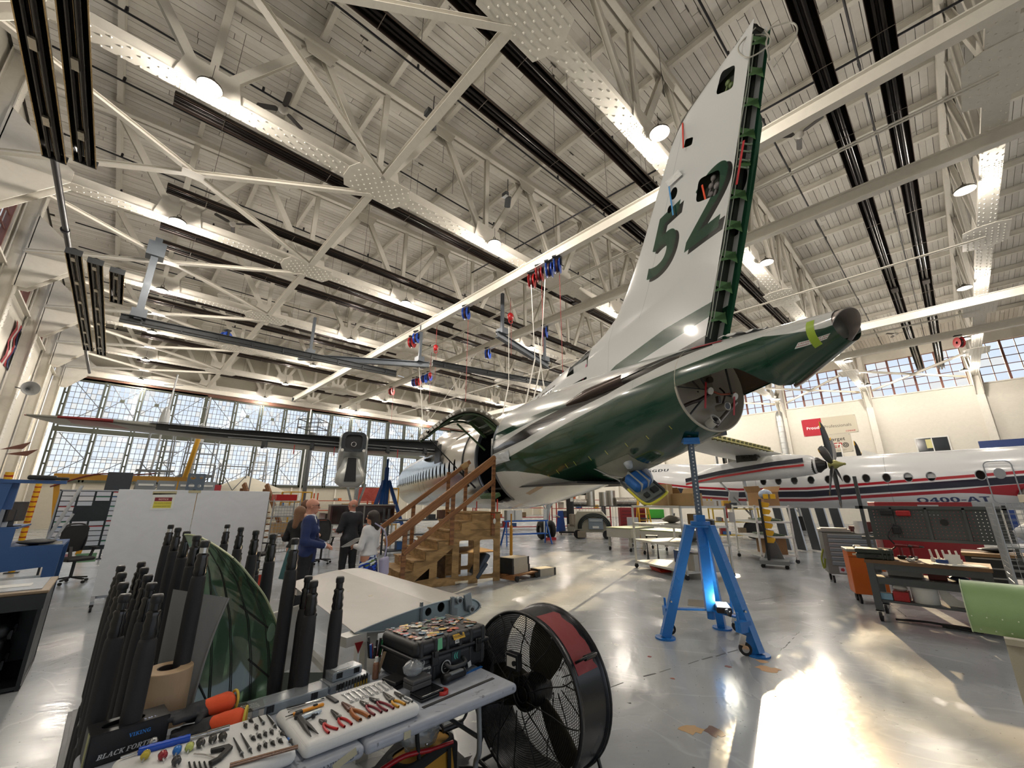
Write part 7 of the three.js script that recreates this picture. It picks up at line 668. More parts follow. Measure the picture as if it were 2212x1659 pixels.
// ---------- blue tail jack ----------
{
  const t = T('tail_jack', 'tall blue tripod jack on casters carrying the tail of the green aircraft', 'jack', [6.12, 0, -2.62], 0.6), b = M(0x1f6bb5, 0.32), feet = [0.4, 2.5, 4.6].map((a) => [0.62 * Math.cos(a), 0.62 * Math.sin(a)]), PAD = 0.56;
  P(t, 'top_plate', [cy(0.19, 0.025, 0, 1.42, 0), cy(0.13, 0.05, 0, 1.46, 0), rb(0.2, 0.1, 0.12, 0.01, 0.02, 1.52, 0)], b); P(t, 'center_tube', [bx(0.12, 1.1, 0.12, 0, 0.9, 0), cy(0.05, 0.5, 0, 0.5, 0)], b);
  feet.forEach(([x, z], i) => { const L = P(t, 'leg', bar([x * 0.24, 1.42, z * 0.24], [x, 0.02, z], 0.1, 0.12), b); P(L, 'foot_pad', cy(0.13, 0.02, x, 0.01, z), b); P(L, 'caster_arm', [bar([x * 0.88, 0.3, z * 0.88], [x * 0.88 - z * 0.3, 0.3, z * 0.88 + x * 0.3], 0.08, 0.12), cy(0.015, 0.2, x * 0.88 - z * 0.28, 0.36, z * 0.88 + x * 0.28)], b); const cx = x * 0.88 - z * 0.28, cz = z * 0.88 + x * 0.28; P(L, 'caster', [cy(0.07, 0.035, cx, 0.075, cz + 0.04, 0, PI / 2, 0.07, 24)], rubber); P(L, 'caster_fork', [bx(0.05, 0.12, 0.06, cx, 0.17, cz + 0.02, 0.3), cy(0.04, 0.04, cx, 0.075, cz + 0.04, 0, PI / 2)], chrome); P(L, 'pin', rod([x * 0.82 - 0.08, 0.46, z * 0.82], [x * 0.82 + 0.08, 0.46, z * 0.82], 0.012), chrome); P(t, 'spreader', bar([x * 0.8, 0.36, z * 0.8], [0, 0.36, 0], 0.07, 0.02), b); });
  P(t, 'screw_column', [bx(0.075, 1.16, 0.075, 0.01, 2.08, 0)], M(0x5a6878, 0.4, 0.5)); P(t, 'column_hole', Array.from({ length: 22 }, (_, i) => cy(0.011, 0.08, 0.01, 1.56 + i * 0.05, 0, PI / 2)), black); P(t, 'column_hole', Array.from({ length: 22 }, (_, i) => cy(0.011, 0.08, 0.01, 1.56 + i * 0.05, 0, 0, PI / 2)), M(0xc9ccce, 0.4)); P(t, 'column_head', [rb(0.22, 0.06, 0.22, 0.01, 0.01, 2.63, 0), bx(0.05, 0.07, 0.22, -0.07, 2.6, 0)], b);
}
{ const w = T('work_light', 'lit rectangular work light resting on the jack spreader', 'lamp', [6.08, 0.375, -2.44], 0.5); P(w, 'light_body', rb(0.3, 0.07, 0.18, 0.015, 0, 0.04, 0), M(0x2a1d1a, 0.5)); P(w, 'lamp_face', bx(0.24, 0.012, 0.13, 0, 0.082, 0), new THREE.MeshStandardMaterial({ color: 0xffffff, emissive: 0xfffbe8, emissiveIntensity: 9 })); P(w, 'cable', tube([[-0.15, 0.03, 0], [-0.22, 0.06, 0.02], [-0.3, 0.02, 0.03], [-0.24, 0.05, 0.06]], 0.02, 14, 5), black); const l = new THREE.PointLight(0xfffbe8, 0.9); l.shadow.radius = 4; l.position.set(6.08, 0.5, -2.44); l.name = 'work_light_beam'; scene.add(l); }
// ---------- helper makers for the shop floor ----------
const box = (l, pos, w, h, d, m = cardboard, ry = 0, open = false) => { const t = T(m === cardboard || m === cardboard2 ? 'cardboard_box' : 'storage_bin', l, 'box', pos, ry); if (open) P(t, 'box_body', [bx(w, h, 0.006, 0, h / 2, d / 2), bx(w, h, 0.006, 0, h / 2, -d / 2), bx(0.006, h, d, w / 2, h / 2, 0), bx(0.006, h, d, -w / 2, h / 2, 0), bx(w, 0.006, d, 0, 0.003, 0)], m); else { P(t, 'box_body', rb(w, h, d, 0.006, 0, h / 2, 0), m); P(t, 'packing_tape', bx(w * 1.004, h * 1.004, 0.05, 0, h / 2, 0), M(m === cardboard ? 0xb9a27a : 0x7f6a4c, 0.5)); } if (open) P(t, 'flap', [bx(w, d * 0.4, 0.006, 0, h + d * 0.16, d / 2 + 0.06, 0.5), bx(w, d * 0.4, 0.006, 0, h + d * 0.17, -d / 2 - 0.06, -0.5)], m); return t; };
const bag = (l, pos, r, m = clearP) => O('plastic_bundle', l, 'bundle', loft(Array.from({ length: 8 }, (_, j) => circ(1, 16).map(([x, z]) => { const q = Math.sin((j + 0.7) / 8.5 * PI); return [x * r[0] * q * rnd(0.85, 1.08), j / 7 * r[1], z * r[2] * q * rnd(0.85, 1.08)]; })), true, true), m, pos);
const caster = (x, z, r = 0.05) => [cy(r, 0.035, x, r, z, 0, PI / 2), bx(0.04, r, 0.05, x, r * 1.6, z)];
function shelfCart(l, pos, ry, w, d, H, levels, m) { const t = T('shelf_cart', l, 'cart', pos, ry); for (const [x, z] of [[0, 0], [w, 0], [0, -d], [w, -d]]) { P(t, 'post', bx(0.045, H - 0.1, 0.045, x, H / 2 + 0.05, z), m); P(t, 'caster', caster(x, z, 0.055), rubber); } for (const y of levels) P(t, 'shelf', [bx(w + 0.045, 0.05, d + 0.045, w / 2, y, -d / 2)], m); return t; }
const W2 = M(0xcfd0cc, 0.4);
// first white cart: local x runs along its front edge
shelfCart('white rolling shelf cart nearest the blue jack, loaded with bags and boxes', [11.27, 0, -4.17], 1.13, 2.0, 1.35, 1.65, [0.16, 0.72, 1.15, 1.62], W2);
const onCart = (u, v, y) => { const c = Math.cos(1.13), s = Math.sin(1.13); return [11.27 + u * c - v * s, y, -4.17 - u * s - v * c]; };
box('brown box on the top left of the white shelf cart', onCart(1.8, 0.35, 1.65), 0.34, 0.34, 0.34, cardboard2, 1.13); box('wide open brown box on the white shelf cart, beside the jack post', onCart(1.05, 0.4, 1.65), 0.5, 0.32, 0.42, cardboard, 1.13, true); box('long low brown carton on the white shelf cart, middle of the top', onCart(0.45, 0.75, 1.65), 0.8, 0.3, 0.3, cardboard, 1.13); box('white long carton on the front edge of the white shelf cart', onCart(0.5, 0.2, 1.65), 1.0, 0.12, 0.22, M(0xc9c6be, 0.6), 1.13); box('box with a red print stacked at the back of the white shelf cart', onCart(1.1, 1.0, 1.65), 0.5, 0.55, 0.34, cardboard, 1.13);
[[0.25, 'leftmost'], [0.37, 'second'], [0.49, 'third'], [0.61, 'rightmost']].forEach(([u, n]) => { const t = T('white_jar', `white and dark jar on the third shelf of the white cart, ${n} of four`, 'jar', onCart(u, 0.2, 1.175)); P(t, 'jar_body', cy(0.05, 0.12, 0, 0.06, 0), M(0x4a4f5a, 0.5)); P(t, 'lid', cy(0.055, 0.03, 0, 0.135, 0), white); });
box('small box with white paper on the third shelf of the white cart', onCart(0.85, 0.2, 1.175), 0.3, 0.26, 0.25, cardboard, 1.13); bag('bag of fittings on the third shelf of the white cart, far end', onCart(1.55, 0.4, 1.175), [0.28, 0.2, 0.25], M(0x8f8a80, 0.5)); bag('large crumpled clear plastic bag on the second shelf of the white cart', onCart(0.95, 0.3, 0.745), [0.5, 0.28, 0.28], M(0x9fa3a8, 0.3)); bag('spotted plastic bag at the right of the second shelf of the white cart', onCart(0.2, 0.3, 0.745), [0.2, 0.3, 0.2], M(0xb4b8bb, 0.35)); box('small brown box among plastic bags on the second shelf', onCart(0.5, 0.15, 0.745), 0.22, 0.15, 0.16, cardboard, 1.13);
box('deep blue plastic crate on the bottom shelf of the white cart', onCart(0.98, 0.3, 0.185), 1.0, 0.3, 0.4, navy, 1.13); box('brown carton beside the blue crate on the bottom shelf', onCart(0.36, 0.2, 0.185), 0.14, 0.36, 0.34, cardboard, 1.13); O('paper_roll', 'white paper towel roll on the bottom shelf of the white cart', 'roll', [lathe([[0.03, 0], [0.17, 0], [0.17, 0.36], [0.03, 0.36]], 28), bx(0.2, 0.008, 0.2, 0.2, 0.01, 0.05, 0, 0, 0.06)], white, onCart(0.02, 0.5, 0.185)); box('pale carton behind the paper roll on the bottom shelf', onCart(0.1, 1.0, 0.185), 0.3, 0.36, 0.3, M(0xb7b4ae, 0.6), 1.13);
{ const t = T('red_tag_clip', 'white paper sheet with red tape clipped to the cart post', 'paper', onCart(-0.03, -0.03, 1.38), 1.13); P(t, 'sheet', bx(0.2, 0.24, 0.004, -0.1, 0, 0.03), M(0xd5d5dc, 0.6)); P(t, 'red_tape', bx(0.05, 0.25, 0.05, 0.03, 0.1, 0), red); }
// second white cart and the bin tower between them
shelfCart('second white rolling shelf cart, farther right, with green strips and a taped carton', [15.1, 0, -3.72], 0.75, 1.5, 1.0, 1.65, [0.2, 0.72, 1.15, 1.6], W2); const onCart2 = (u, v, y) => { const c = Math.cos(0.75), s = Math.sin(0.75); return [15.1 + u * c - v * s, y, -3.72 - u * s - v * c]; };
box('big brown carton with yellow tape on the bottom shelf of the second cart', onCart2(0.55, 0.4, 0.225), 0.8, 0.5, 0.5, cardboard2, 0.75); box('open brown carton tilted on top of the second cart', onCart2(0.4, 0.5, 1.63), 0.75, 0.42, 0.5, cardboard2, 0.9, true); for (const y of [0.76, 1.19]) O('green_strip_bundle', `bundle of green plastic strips on the ${y < 1 ? 'second' : 'third'} shelf of the second cart`, 'strips', Array.from({ length: 9 }, (_, i) => tube([[0, 0, i * 0.05], [0.5, 0.02 + rnd(0.04), i * 0.05 + rnd(-0.05, 0.05)], [1.1, 0.01, i * 0.05]], 0.018, 12, 5)), M(0x5d7a58, 0.5), onCart2(0.2, 0.55, y), 0.75); box('white paper cartons at the back of the second cart top', onCart2(1.2, 0.4, 1.63), 0.4, 0.14, 0.3, M(0xb9b3a6, 0.6), 0.75);
{ const t = T('bin_tower', 'black rolling tower of yellow, red and blue parts bins between the white carts', 'bin rack', [13.75, 0, -3.95], 0.25); P(t, 'back_board', [bx(0.5, 1.65, 0.06, 0, 1.0, -0.12)], M(0x17181b, 0.6)); P(t, 'base', [bx(0.6, 0.1, 0.7, 0, 0.15, 0), tf(ext([[-0.25, 0], [0.25, 0], [0.1, 0.5], [-0.1, 0.5]], 0.04), 0.28, 0.18, 0, 0, PI / 2)], grey); P(t, 'caster', [...caster(-0.24, 0.28), ...caster(0.24, 0.28), ...caster(-0.24, -0.28), ...caster(0.24, -0.28)], rubber); for (let r = 0; r < 6; r++) for (let c = 0; c < 2; c++) P(t, 'parts_bin', tf(ext([[0, 0], [0.15, 0], [0.2, 0.08], [0.18, 0.12], [0, 0.15]], 0.17), -0.12 + c * 0.2, 0.65 + r * 0.19, -0.09, 0, -PI / 2), c && r > 2 ? M(0xa8212a, 0.4) : c && r < 3 && r > 0 ? M(0x1d3fae, 0.4) : yellow); const g = O('parts_bin', 'round white lamp cover on top of the bin tower', 'cover', sph(0.18, 0, 0, 0, 1, 0.8, 1), M(0x93a2b8, 0.3), [13.9, 1.96, -3.95]); box('yellow tray on top of the bin tower', [13.7, 1.83, -3.8], 0.4, 0.13, 0.3, yellow, 0.25); }
for (let i = 0; i < 5; i++) { const t = T('dark_panel', `dark framed panel leaning behind the second cart, ${['first', 'second', 'third', 'fourth', 'fifth'][i]} from the left`, 'panel', [18.6 + i * 0.35, 0, -4.9 + i * 0.38], 0.9); P(t, 'panel_sheet', rb(0.42, 1.5, 0.04, 0.01, 0, 0.78, 0, -0.12), M(0x2f343a, 0.5)); P(t, 'panel_edge', [bx(0.02, 1.5, 0.05, -0.21, 0.78, 0, -0.12), bx(0.02, 1.5, 0.05, 0.21, 0.78, 0, -0.12)], galv); }
// ---------- drawer cabinet, orange box, workbench ----------
{ const t = T('drawer_cabinet', 'grey rolling cabinet with seven blue grey drawers', 'cabinet', [12.55, 0, -2.05], -1.25), W = 0.95; P(t, 'cabinet_body', rb(W, 0.88, 0.6, 0.012, 0, 0.63, 0), M(0x70716e, 0.5)); for (let i = 0; i < 7; i++) { const h = i > 5 ? 0.1 : 0.085, d = P(t, 'drawer', rb(W - 0.14, h - 0.01, 0.02, 0.004, 0.02, 1.0 - i * 0.096, 0.305), M(0x74828c, 0.45)); P(d, 'drawer_handle', bx(W - 0.16, 0.018, 0.02, 0.02, 1.03 - i * 0.096, 0.32), M(0x9fadb8, 0.35, 0.3)); } P(t, 'side_hook', [tube([[-0.5, 0.7, 0.2], [-0.56, 0.5, 0.22], [-0.54, 0.28, 0.2], [-0.5, 0.5, 0.25]], 0.02, 20, 6)], M(0x8a9438, 0.5)); P(t, 'sticker', [bx(0.13, 0.13, 0.003, -0.22, 0.29, 0.303), bx(0.1, 0.15, 0.003, -0.02, 0.28, 0.303), bx(0.13, 0.12, 0.003, 0.18, 0.29, 0.303)], M(0xb3b6c0, 0.5)); P(t, 'sticker_print', [tf(ext(circ(0.04, 5), 0.002), -0.22, 0.29, 0.306), tf(ext(circ(0.04, 5), 0.002), 0.18, 0.29, 0.306)], M(0x9c2430, 0.5)); P(t, 'top_mat', bx(W, 0.02, 0.6, 0, 1.08, 0), M(0x2a2c2e, 0.6)); P(t, 'caster', [...caster(-0.4, 0.22, 0.07), ...caster(0.4, 0.22, 0.07), ...caster(-0.4, -0.22, 0.07), ...caster(0.4, -0.22, 0.07)], rubber);
  O('parts_tray', 'flat black and white tray on the grey drawer cabinet', 'tray', [bx(0.6, 0.05, 0.3, 0, 0.025, 0), bx(0.5, 0.03, 0.24, 0, 0.06, 0)], M(0xa29c98, 0.5), [12.5, 1.09, -2.25], -1.25); O('plastic_bag', 'white plastic bag standing on the grey drawer cabinet', 'bag', loft(Array.from({ length: 6 }, (_, j) => circ(1, 12).map(([x, z]) => [x * (0.16 - j * 0.012) + rnd(0.03), j * 0.05, z * 0.08 + rnd(0.02)])), true), M(0xc3c3c0, 0.6), [12.1, 1.09, -1.72]); O('bench_grinder', 'red tool and cups on the grey drawer cabinet', 'tool', [cy(0.08, 0.16, 0, 0.08, 0), rb(0.12, 0.22, 0.1, 0.02, 0.14, 0.11, 0), cy(0.06, 0.12, -0.18, 0.06, 0)], M(0x5d2c2a, 0.5), [12.75, 1.09, -1.75], -1.2); }
{ const t = T('orange_cabinet', 'orange steel cabinet on casters in front of the grey drawers', 'cabinet', [10.35, 0, -1.5], -1.25); P(t, 'cabinet_body', rb(0.5, 0.72, 0.45, 0.012, 0, 0.52, 0), M(0xc4601c, 0.4)); P(t, 'lid', [rb(0.52, 0.05, 0.47, 0.01, 0, 0.895, 0), rb(0.12, 0.06, 0.1, 0.02, -0.05, 0.94, 0)], M(0x9a9890, 0.5)); P(t, 'label_plate', bx(0.16, 0.035, 0.004, -0.1, 0.83, 0.226), M(0xd9c9b4, 0.5)); P(t, 'front_seam', bx(0.5, 0.01, 0.006, 0, 0.78, 0.224), M(0x7d3a10, 0.5)); P(t, 'caster', [...caster(-0.18, 0.15, 0.07), ...caster(0.18, 0.15, 0.07), ...caster(-0.18, -0.15, 0.07), ...caster(0.18, -0.15, 0.07)], rubber); }
{ const t = T('workbench', 'grey steel rolling workbench with a wooden top and a perforated tool board', 'workbench', [8.9, 0, -1.28], -PI / 2), g = M(0x4d5154, 0.5, 0.2), L = 1.36, D = 0.72; // local x runs along +z of the hangar
  P(t, 'bench_top', bx(L, 0.05, D, L / 2, 0.85, -D / 2), M(0x6e5238, 0.7)); for (const [x, z] of [[0.06, -0.04], [L - 0.06, -0.04], [0.06, -D + 0.04], [L - 0.06, -D + 0.04]]) { P(t, 'leg', [bx(0.09, 0.68, 0.06, x, 0.49, z), bx(0.1, 0.02, 0.09, x, 0.15, z)], g); P(t, 'caster', caster(x, z, 0.075), rubber); P(t, 'caster_plate', bx(0.09, 0.07, 0.03, x, 0.12, z + 0.03), chrome); } P(t, 'apron', [bx(L - 0.1, 0.09, 0.02, L / 2, 0.78, -0.03), bx(L - 0.1, 0.1, 0.02, L / 2, 0.58, -0.04)], g); P(t, 'lower_shelf', bx(L - 0.1, 0.03, D - 0.08, L / 2, 0.29, -D / 2), g); P(t, 'middle_shelf', bx(L - 0.1, 0.02, D - 0.1, L / 2, 0.62, -D / 2 - 0.05), g);
  P(t, 'board_post', [bx(0.05, 1.38, 0.05, 0.02, 1.5, -D + 0.02), bx(0.04, 0.85, 0.05, L + 0.3, 1.28, -D + 0.02), bx(L + 0.4, 0.05, 0.05, L / 2 + 0.14, 1.66, -D + 0.02), bx(L + 0.4, 0.04, 0.04, L / 2 + 0.14, 1.16, -D + 0.02), ...[0.4, 0.82, 1.24].map((x) => bx(0.03, 0.5, 0.03, x, 1.41, -D + 0.03))], g);
  const hs = []; for (let i = 0; i < 30; i++) for (let j = 0; j < 9; j++) hs.push(circ(0.0065, 6, 0.17 + i * 0.046, 1.2 + j * 0.05).reverse()); P(t, 'perforated_board', ext([[0.1, 1.17], [1.62, 1.17], [1.62, 1.65], [0.1, 1.65]], 0.008, 0, hs).translate(0, 0, -D + 0.01), M(0x4a4f52, 0.5, 0.2)); P(t, 'board_tool', [rb(0.16, 0.09, 0.06, 0.015, 0.34, 1.58, -D + 0.06), rb(0.1, 0.12, 0.07, 0.015, 0.42, 1.3, -D + 0.07)], black); P(t, 'board_tool', rb(0.18, 0.09, 0.06, 0.02, 0.55, 1.57, -D + 0.06), red); P(t, 'board_tool', tf(ext(circ(0.05, 9), 0.01), 1.0, 1.44, -D + 0.03), black); P(t, 'cable', tube([[0.4, 1.4, -D + 0.08], [0.3, 1.2, -D + 0.12], [0.36, 1.05, -D + 0.1], [0.2, 0.95, -D + 0.12]], 0.012, 24, 6), black); }
const onB = (u, v, y) => [8.9 + v, y, -1.28 + u];
{ const t = T('hard_case', 'dark green ribbed hard case on the left end of the workbench', 'case', onB(0.12, 0.22, 0.875), -PI / 2 + 0.1), m = M(0x2e342f, 0.5); P(t, 'case_base', rb(0.46, 0.08, 0.36, 0.02, 0, 0.045, 0), m); P(t, 'case_lid', rb(0.47, 0.07, 0.37, 0.02, 0, 0.12, 0), m); P(t, 'rib', [0.1, 0.15, 0.2].map((x) => rb(0.025, 0.15, 0.385, 0.01, x, 0.08, 0)), m); P(t, 'case_handle', tube([[-0.12, 0.06, 0.18], [-0.1, 0.05, 0.22], [0.02, 0.05, 0.22], [0.04, 0.06, 0.18]], 0.01, 16, 6), black); }
O('paper_stack', 'loose white papers on the right end of the workbench', 'paper', [bx(0.4, 0.008, 0.3, 0, 0.004, 0, 0, 0.3), bx(0.22, 0.006, 0.3, -0.2, 0.01, 0.05, 0, -0.2)], white, onB(1.1, 0.15, 0.876), -PI / 2); O('white_card', 'white folded card standing on the workbench', 'card', [bx(0.16, 0.13, 0.004, 0, 0.065, 0, -0.2)], white, onB(1.0, 0.18, 0.885), -PI / 2); O('cable_heap', 'white cable heap in the middle of the workbench', 'cable', tube(Array.from({ length: 16 }, (_, i) => [rnd(-0.12, 0.12), 0.012 + rnd(0.03), rnd(-0.07, 0.07)]), 0.01, 60, 5), white, onB(0.55, 0.2, 0.88)); box('small blue pouch on the workbench', onB(0.88, 0.2, 0.876), 0.13, 0.06, 0.1, navy, -PI / 2);
for (let i = 0; i < 5; i++) { const t = T('white_nozzle', `white upright plastic nozzle at the back of the workbench, ${['first', 'second', 'third', 'fourth', 'fifth'][i]} from the left`, 'nozzle', onB(0.78 + i * 0.07, 0.45 + (i % 2) * 0.04, 0.876)); P(t, 'nozzle_tube', rod([0, 0, 0], [0, 0.17, -0.02], 0.016, 0.012), white); P(t, 'nozzle_foot', cy(0.03, 0.05, 0, 0.025, 0), white); } for (const [u, w] of [[0.45, 'left'], [0.58, 'right']]) { const t = T('cordless_drill', `dark red cordless drill at the back of the workbench, ${w} one`, 'drill', onB(u, 0.48, 0.876), -PI / 2 - 0.4); P(t, 'drill_body', [rod([-0.08, 0.2, 0], [0.09, 0.2, 0], 0.03, 0.024), rb(0.04, 0.16, 0.04, 0.01, -0.03, 0.12, 0)], M(0x6b1a1f, 0.45)); P(t, 'battery', rb(0.1, 0.05, 0.07, 0.01, -0.03, 0.026, 0), black); P(t, 'chuck', rod([0.09, 0.2, 0], [0.14, 0.2, 0], 0.018, 0.01), darkSteel); }
O('paper_roll', 'large white paper roll with a loose end on the lower bench shelf', 'roll', [lathe([[0.03, 0], [0.15, 0], [0.15, 0.3], [0.03, 0.3]], 32), loft([[0.14, 0.3, 0.26], [0.2, 0.24, 0.0], [0.34, 0.1, 0.0], [0.5, 0.04, 0.0]].map(([z, a, b]) => [[-0.03, a, z], [0.0, b * 0.3, z + 0.03]]), false)], white, onB(0.6, 0.22, 0.306)); { const t = box('red open bin with rags on the lower bench shelf', onB(0.34, 0.2, 0.306), 0.18, 0.13, 0.26, red, -PI / 2); bag('white rag bundle in the red bin', onB(0.34, 0.2, 0.43), [0.08, 0.1, 0.09], white); } box('light blue glove box on the lower bench shelf, by the left leg', onB(0.16, 0.12, 0.306), 0.16, 0.09, 0.12, M(0x7fa6bd, 0.5), -PI / 2); box('grey flat box on the middle bench shelf', onB(0.42, 0.4, 0.632), 0.4, 0.1, 0.2, M(0x9a9c9c, 0.5), -PI / 2); box('small dark red case on the middle bench shelf', onB(0.78, 0.35, 0.632), 0.2, 0.08, 0.14, M(0x6a1f20, 0.5), -PI / 2); bag('tangle of tools on the middle bench shelf', onB(1.0, 0.35, 0.632), [0.14, 0.08, 0.12], M(0x2c3850, 0.6)); O('power_bar', 'black cables and power bar under the workbench', 'cable', [tube([[0, 0.02, 0], [0.1, 0.03, 0.4], [0.0, 0.02, 0.8], [0.15, 0.03, 1.1]], 0.014, 40, 6), bx(0.06, 0.05, 0.4, 0.05, 0.025, 0.7), bx(0.05, 0.04, 0.12, -0.02, 0.06, 0.9)], black, onB(0.2, 0.2, 0));
{ const t = T('workbench', 'second dark workbench with drawers behind the first one, at the right edge', 'workbench', [10.1, 0, -0.2], -PI / 2); P(t, 'bench_top', bx(1.5, 0.05, 0.7, 0.75, 0.95, -0.35), M(0x8a6c48, 0.6)); P(t, 'drawer_block', rb(1.45, 0.7, 0.62, 0.01, 0.75, 0.57, -0.36), M(0x2c2f33, 0.5)); for (let i = 0; i < 5; i++) P(t, 'drawer', bx(1.3, 0.02, 0.02, 0.75, 0.34 + i * 0.14, -0.04), galv); P(t, 'leg', [bx(0.08, 0.25, 0.6, 0.06, 0.12, -0.35), bx(0.08, 0.25, 0.6, 1.44, 0.12, -0.35)], darkSteel); bag('coiled black cables on the second workbench', [10.45, 0.976, 0.2], [0.14, 0.08, 0.2], M(0x1b1c1f, 0.6)); }
{ const t = T('red_cabinet', 'tall red steel cabinet behind the workbench, below the aircraft stripes', 'cabinet', [13.2, 0, -0.75], -1.25); P(t, 'cabinet_body', rb(1.6, 1.6, 0.6, 0.012, 0, 0.95, 0), M(0x8e1a20, 0.4)); P(t, 'door_seam', [bx(1.58, 0.012, 0.006, 0, 1.2, 0.301)], M(0x4a0d10, 0.5)); P(t, 'notice_sheet', bx(0.34, 0.22, 0.004, 0.1, 1.58, 0.303), M(0xb9b6b8, 0.5)); P(t, 'notice_photo', bx(0.28, 0.08, 0.002, 0.1, 1.58, 0.306), M(0x4a5058, 0.5)); P(t, 'caster', [...caster(-0.7, 0.2, 0.07), ...caster(0.7, 0.2, 0.07), ...caster(-0.7, -0.2, 0.07), ...caster(0.7, -0.2, 0.07)], rubber); }
{ const t = T('wire_cage', 'galvanised wire mesh cage trolley at the right edge of the picture', 'cage', [8.3, 0, 0.24], -PI / 2 + 0.05), W = 0.95, D = 0.7, H = 1.74, g = []; P(t, 'cage_post', [[0, 0], [W, 0], [0, -D], [W, -D]].map(([x, z]) => rod([x, 0.1, z], [x, H, z], 0.014)), galv); for (let y = 0.25; y <= H; y += 0.075) g.push(rod([0, y, 0], [W, y, 0], 0.003, 0.003, 5), rod([0, y, 0], [0, y, -D], 0.003, 0.003, 5), rod([0, y, -D], [W, y, -D], 0.003, 0.003, 5)); for (let x = 0; x <= W; x += 0.06) g.push(rod([x, 0.25, 0], [x, H, 0], 0.003, 0.003, 5), rod([x, 0.25, -D], [x, H, -D], 0.003, 0.003, 5)); for (let z = 0; z <= D; z += 0.06) g.push(rod([0, 0.25, -z], [0, H, -z], 0.003, 0.003, 5)); stuff(P(t, 'wire_mesh', g, galv)); P(t, 'shelf', [0.25, 0.75, 1.2].map((y) => bx(W, 0.02, D, W / 2, y, -D / 2)), M(0x8e9499, 0.4, 0.5)); P(t, 'caster', [...caster(0.05, -0.05, 0.06), ...caster(W - 0.05, -0.05, 0.06), ...caster(0.05, -D + 0.05, 0.06), ...caster(W - 0.05, -D + 0.05, 0.06)], rubber); bag('pale crumpled parts on the top shelf of the wire cage', [8.62, 1.215, 0.6], [0.2, 0.3, 0.25], M(0xb3b6ba, 0.5)); bag('grey parts on the middle shelf of the wire cage', [8.62, 0.765, 0.65], [0.22, 0.28, 0.28], M(0x7f8388, 0.5)); box('white card box on top of the wire cage', [8.6, 1.745, 0.7], 0.5, 0.1, 0.3, M(0xb8b09c, 0.6), 0.2); }
{ const t = T('green_leading_edge', 'pale green primed curved skin panel at the right edge, with rivet holes along its rim', 'panel', [5.35, 0.92, -0.16], 0); const ar = Array.from({ length: 14 }, (_, i) => { const a = PI * 1.32 - i / 13 * PI * 1.15; return [0.19 * Math.cos(a) * 1.15 , 0.2 * Math.sin(a)]; }); P(t, 'skin', loft([0, 0.6, 1.3].map((z) => ar.map(([x, y]) => [x, y, z])), false), M(0x8fb07a, 0.45, 0, { side: THREE.DoubleSide })); P(t, 'inner_skin', loft([0, 0.6, 1.3].map((z) => ar.map(([x, y]) => [x * 0.96, y * 0.96, z])), false), M(0x6f8a5e, 0.6)); P(t, 'rim', tube(ar.map(([x, y]) => [x, y, 0]), 0.005, 40, 5), M(0xb7c9a4, 0.4)); P(t, 'rivet_hole', Array.from({ length: 14 }, (_, i) => [cy(0.005, 0.006, ar[1][0] - 0.002, ar[1][1] - 0.0, 0.05 + i * 0.08, 0, 0.9), cy(0.004, 0.006, ar[3][0] - 0.004, ar[3][1], 0.02 + i * 0.08, 0, 1.3)]).flat(), M(0xd5dfc8, 0.4));
  const s = T('panel_stand', 'pale board stand with bolt holes holding up the green panel', 'stand', [5.35, 0, 0.45]); P(s, 'stand_board', [bx(0.05, 0.72, 1.0, -0.12, 0.36, 0.05, 0, 0, -0.12), bx(0.05, 0.72, 1.0, 0.22, 0.36, 0.05), bx(0.4, 0.04, 1.0, 0.05, 0.72, 0.05)], M(0xa9a494, 0.6)); P(s, 'bolt_hole', Array.from({ length: 16 }, (_, i) => cy(0.009, 0.052, -0.13 + (i % 3) * 0.012, 0.3 + (i % 3) * 0.11, -0.38 + i * 0.055, 0, PI / 2)), M(0x4c3f36, 0.8)); }
// ---------- middle distance: tables, ground unit, stands ----------
for (const [x, z, L, l] of [[13.95, -9.55, 1.0, 'left one of the two white skirted work tables with green tops'], [13.65, -7.95, 1.7, 'right one of the two white skirted work tables with green tops']]) { const t = T('work_table', l, 'table', [x, 0, z], -PI / 2), D = 1.7; P(t, 'table_top', bx(L + 0.05, 0.03, D + 0.05, L / 2, 0.8, -D / 2), M(0x8d9a72, 0.5)); P(t, 'skirt', [bx(L, 0.32, 0.03, L / 2, 0.63, 0), bx(L, 0.32, 0.03, L / 2, 0.63, -D), tf(ext([[0, 0.47], [0.5, 0.47], [0.9, 0.68], [D, 0.68], [D, 0.79], [0, 0.79]], 0.03), 0, 0, 0, 0, PI / 2), tf(ext([[0, 0.47], [0.5, 0.47], [0.9, 0.68], [D, 0.68], [D, 0.79], [0, 0.79]], 0.03), L, 0, 0, 0, PI / 2)], M(0xb4b3aa, 0.5)); for (const [a, b] of [[0.06, -0.06], [L - 0.06, -0.06], [0.06, -D + 0.06], [L - 0.06, -D + 0.06]]) { P(t, 'leg', [cy(0.05, 0.34, a, 0.42, b), cy(0.065, 0.14, a, 0.22, b)], M(0xa9a8a0, 0.5)); P(t, 'caster', caster(a, b, 0.06), rubber); } }
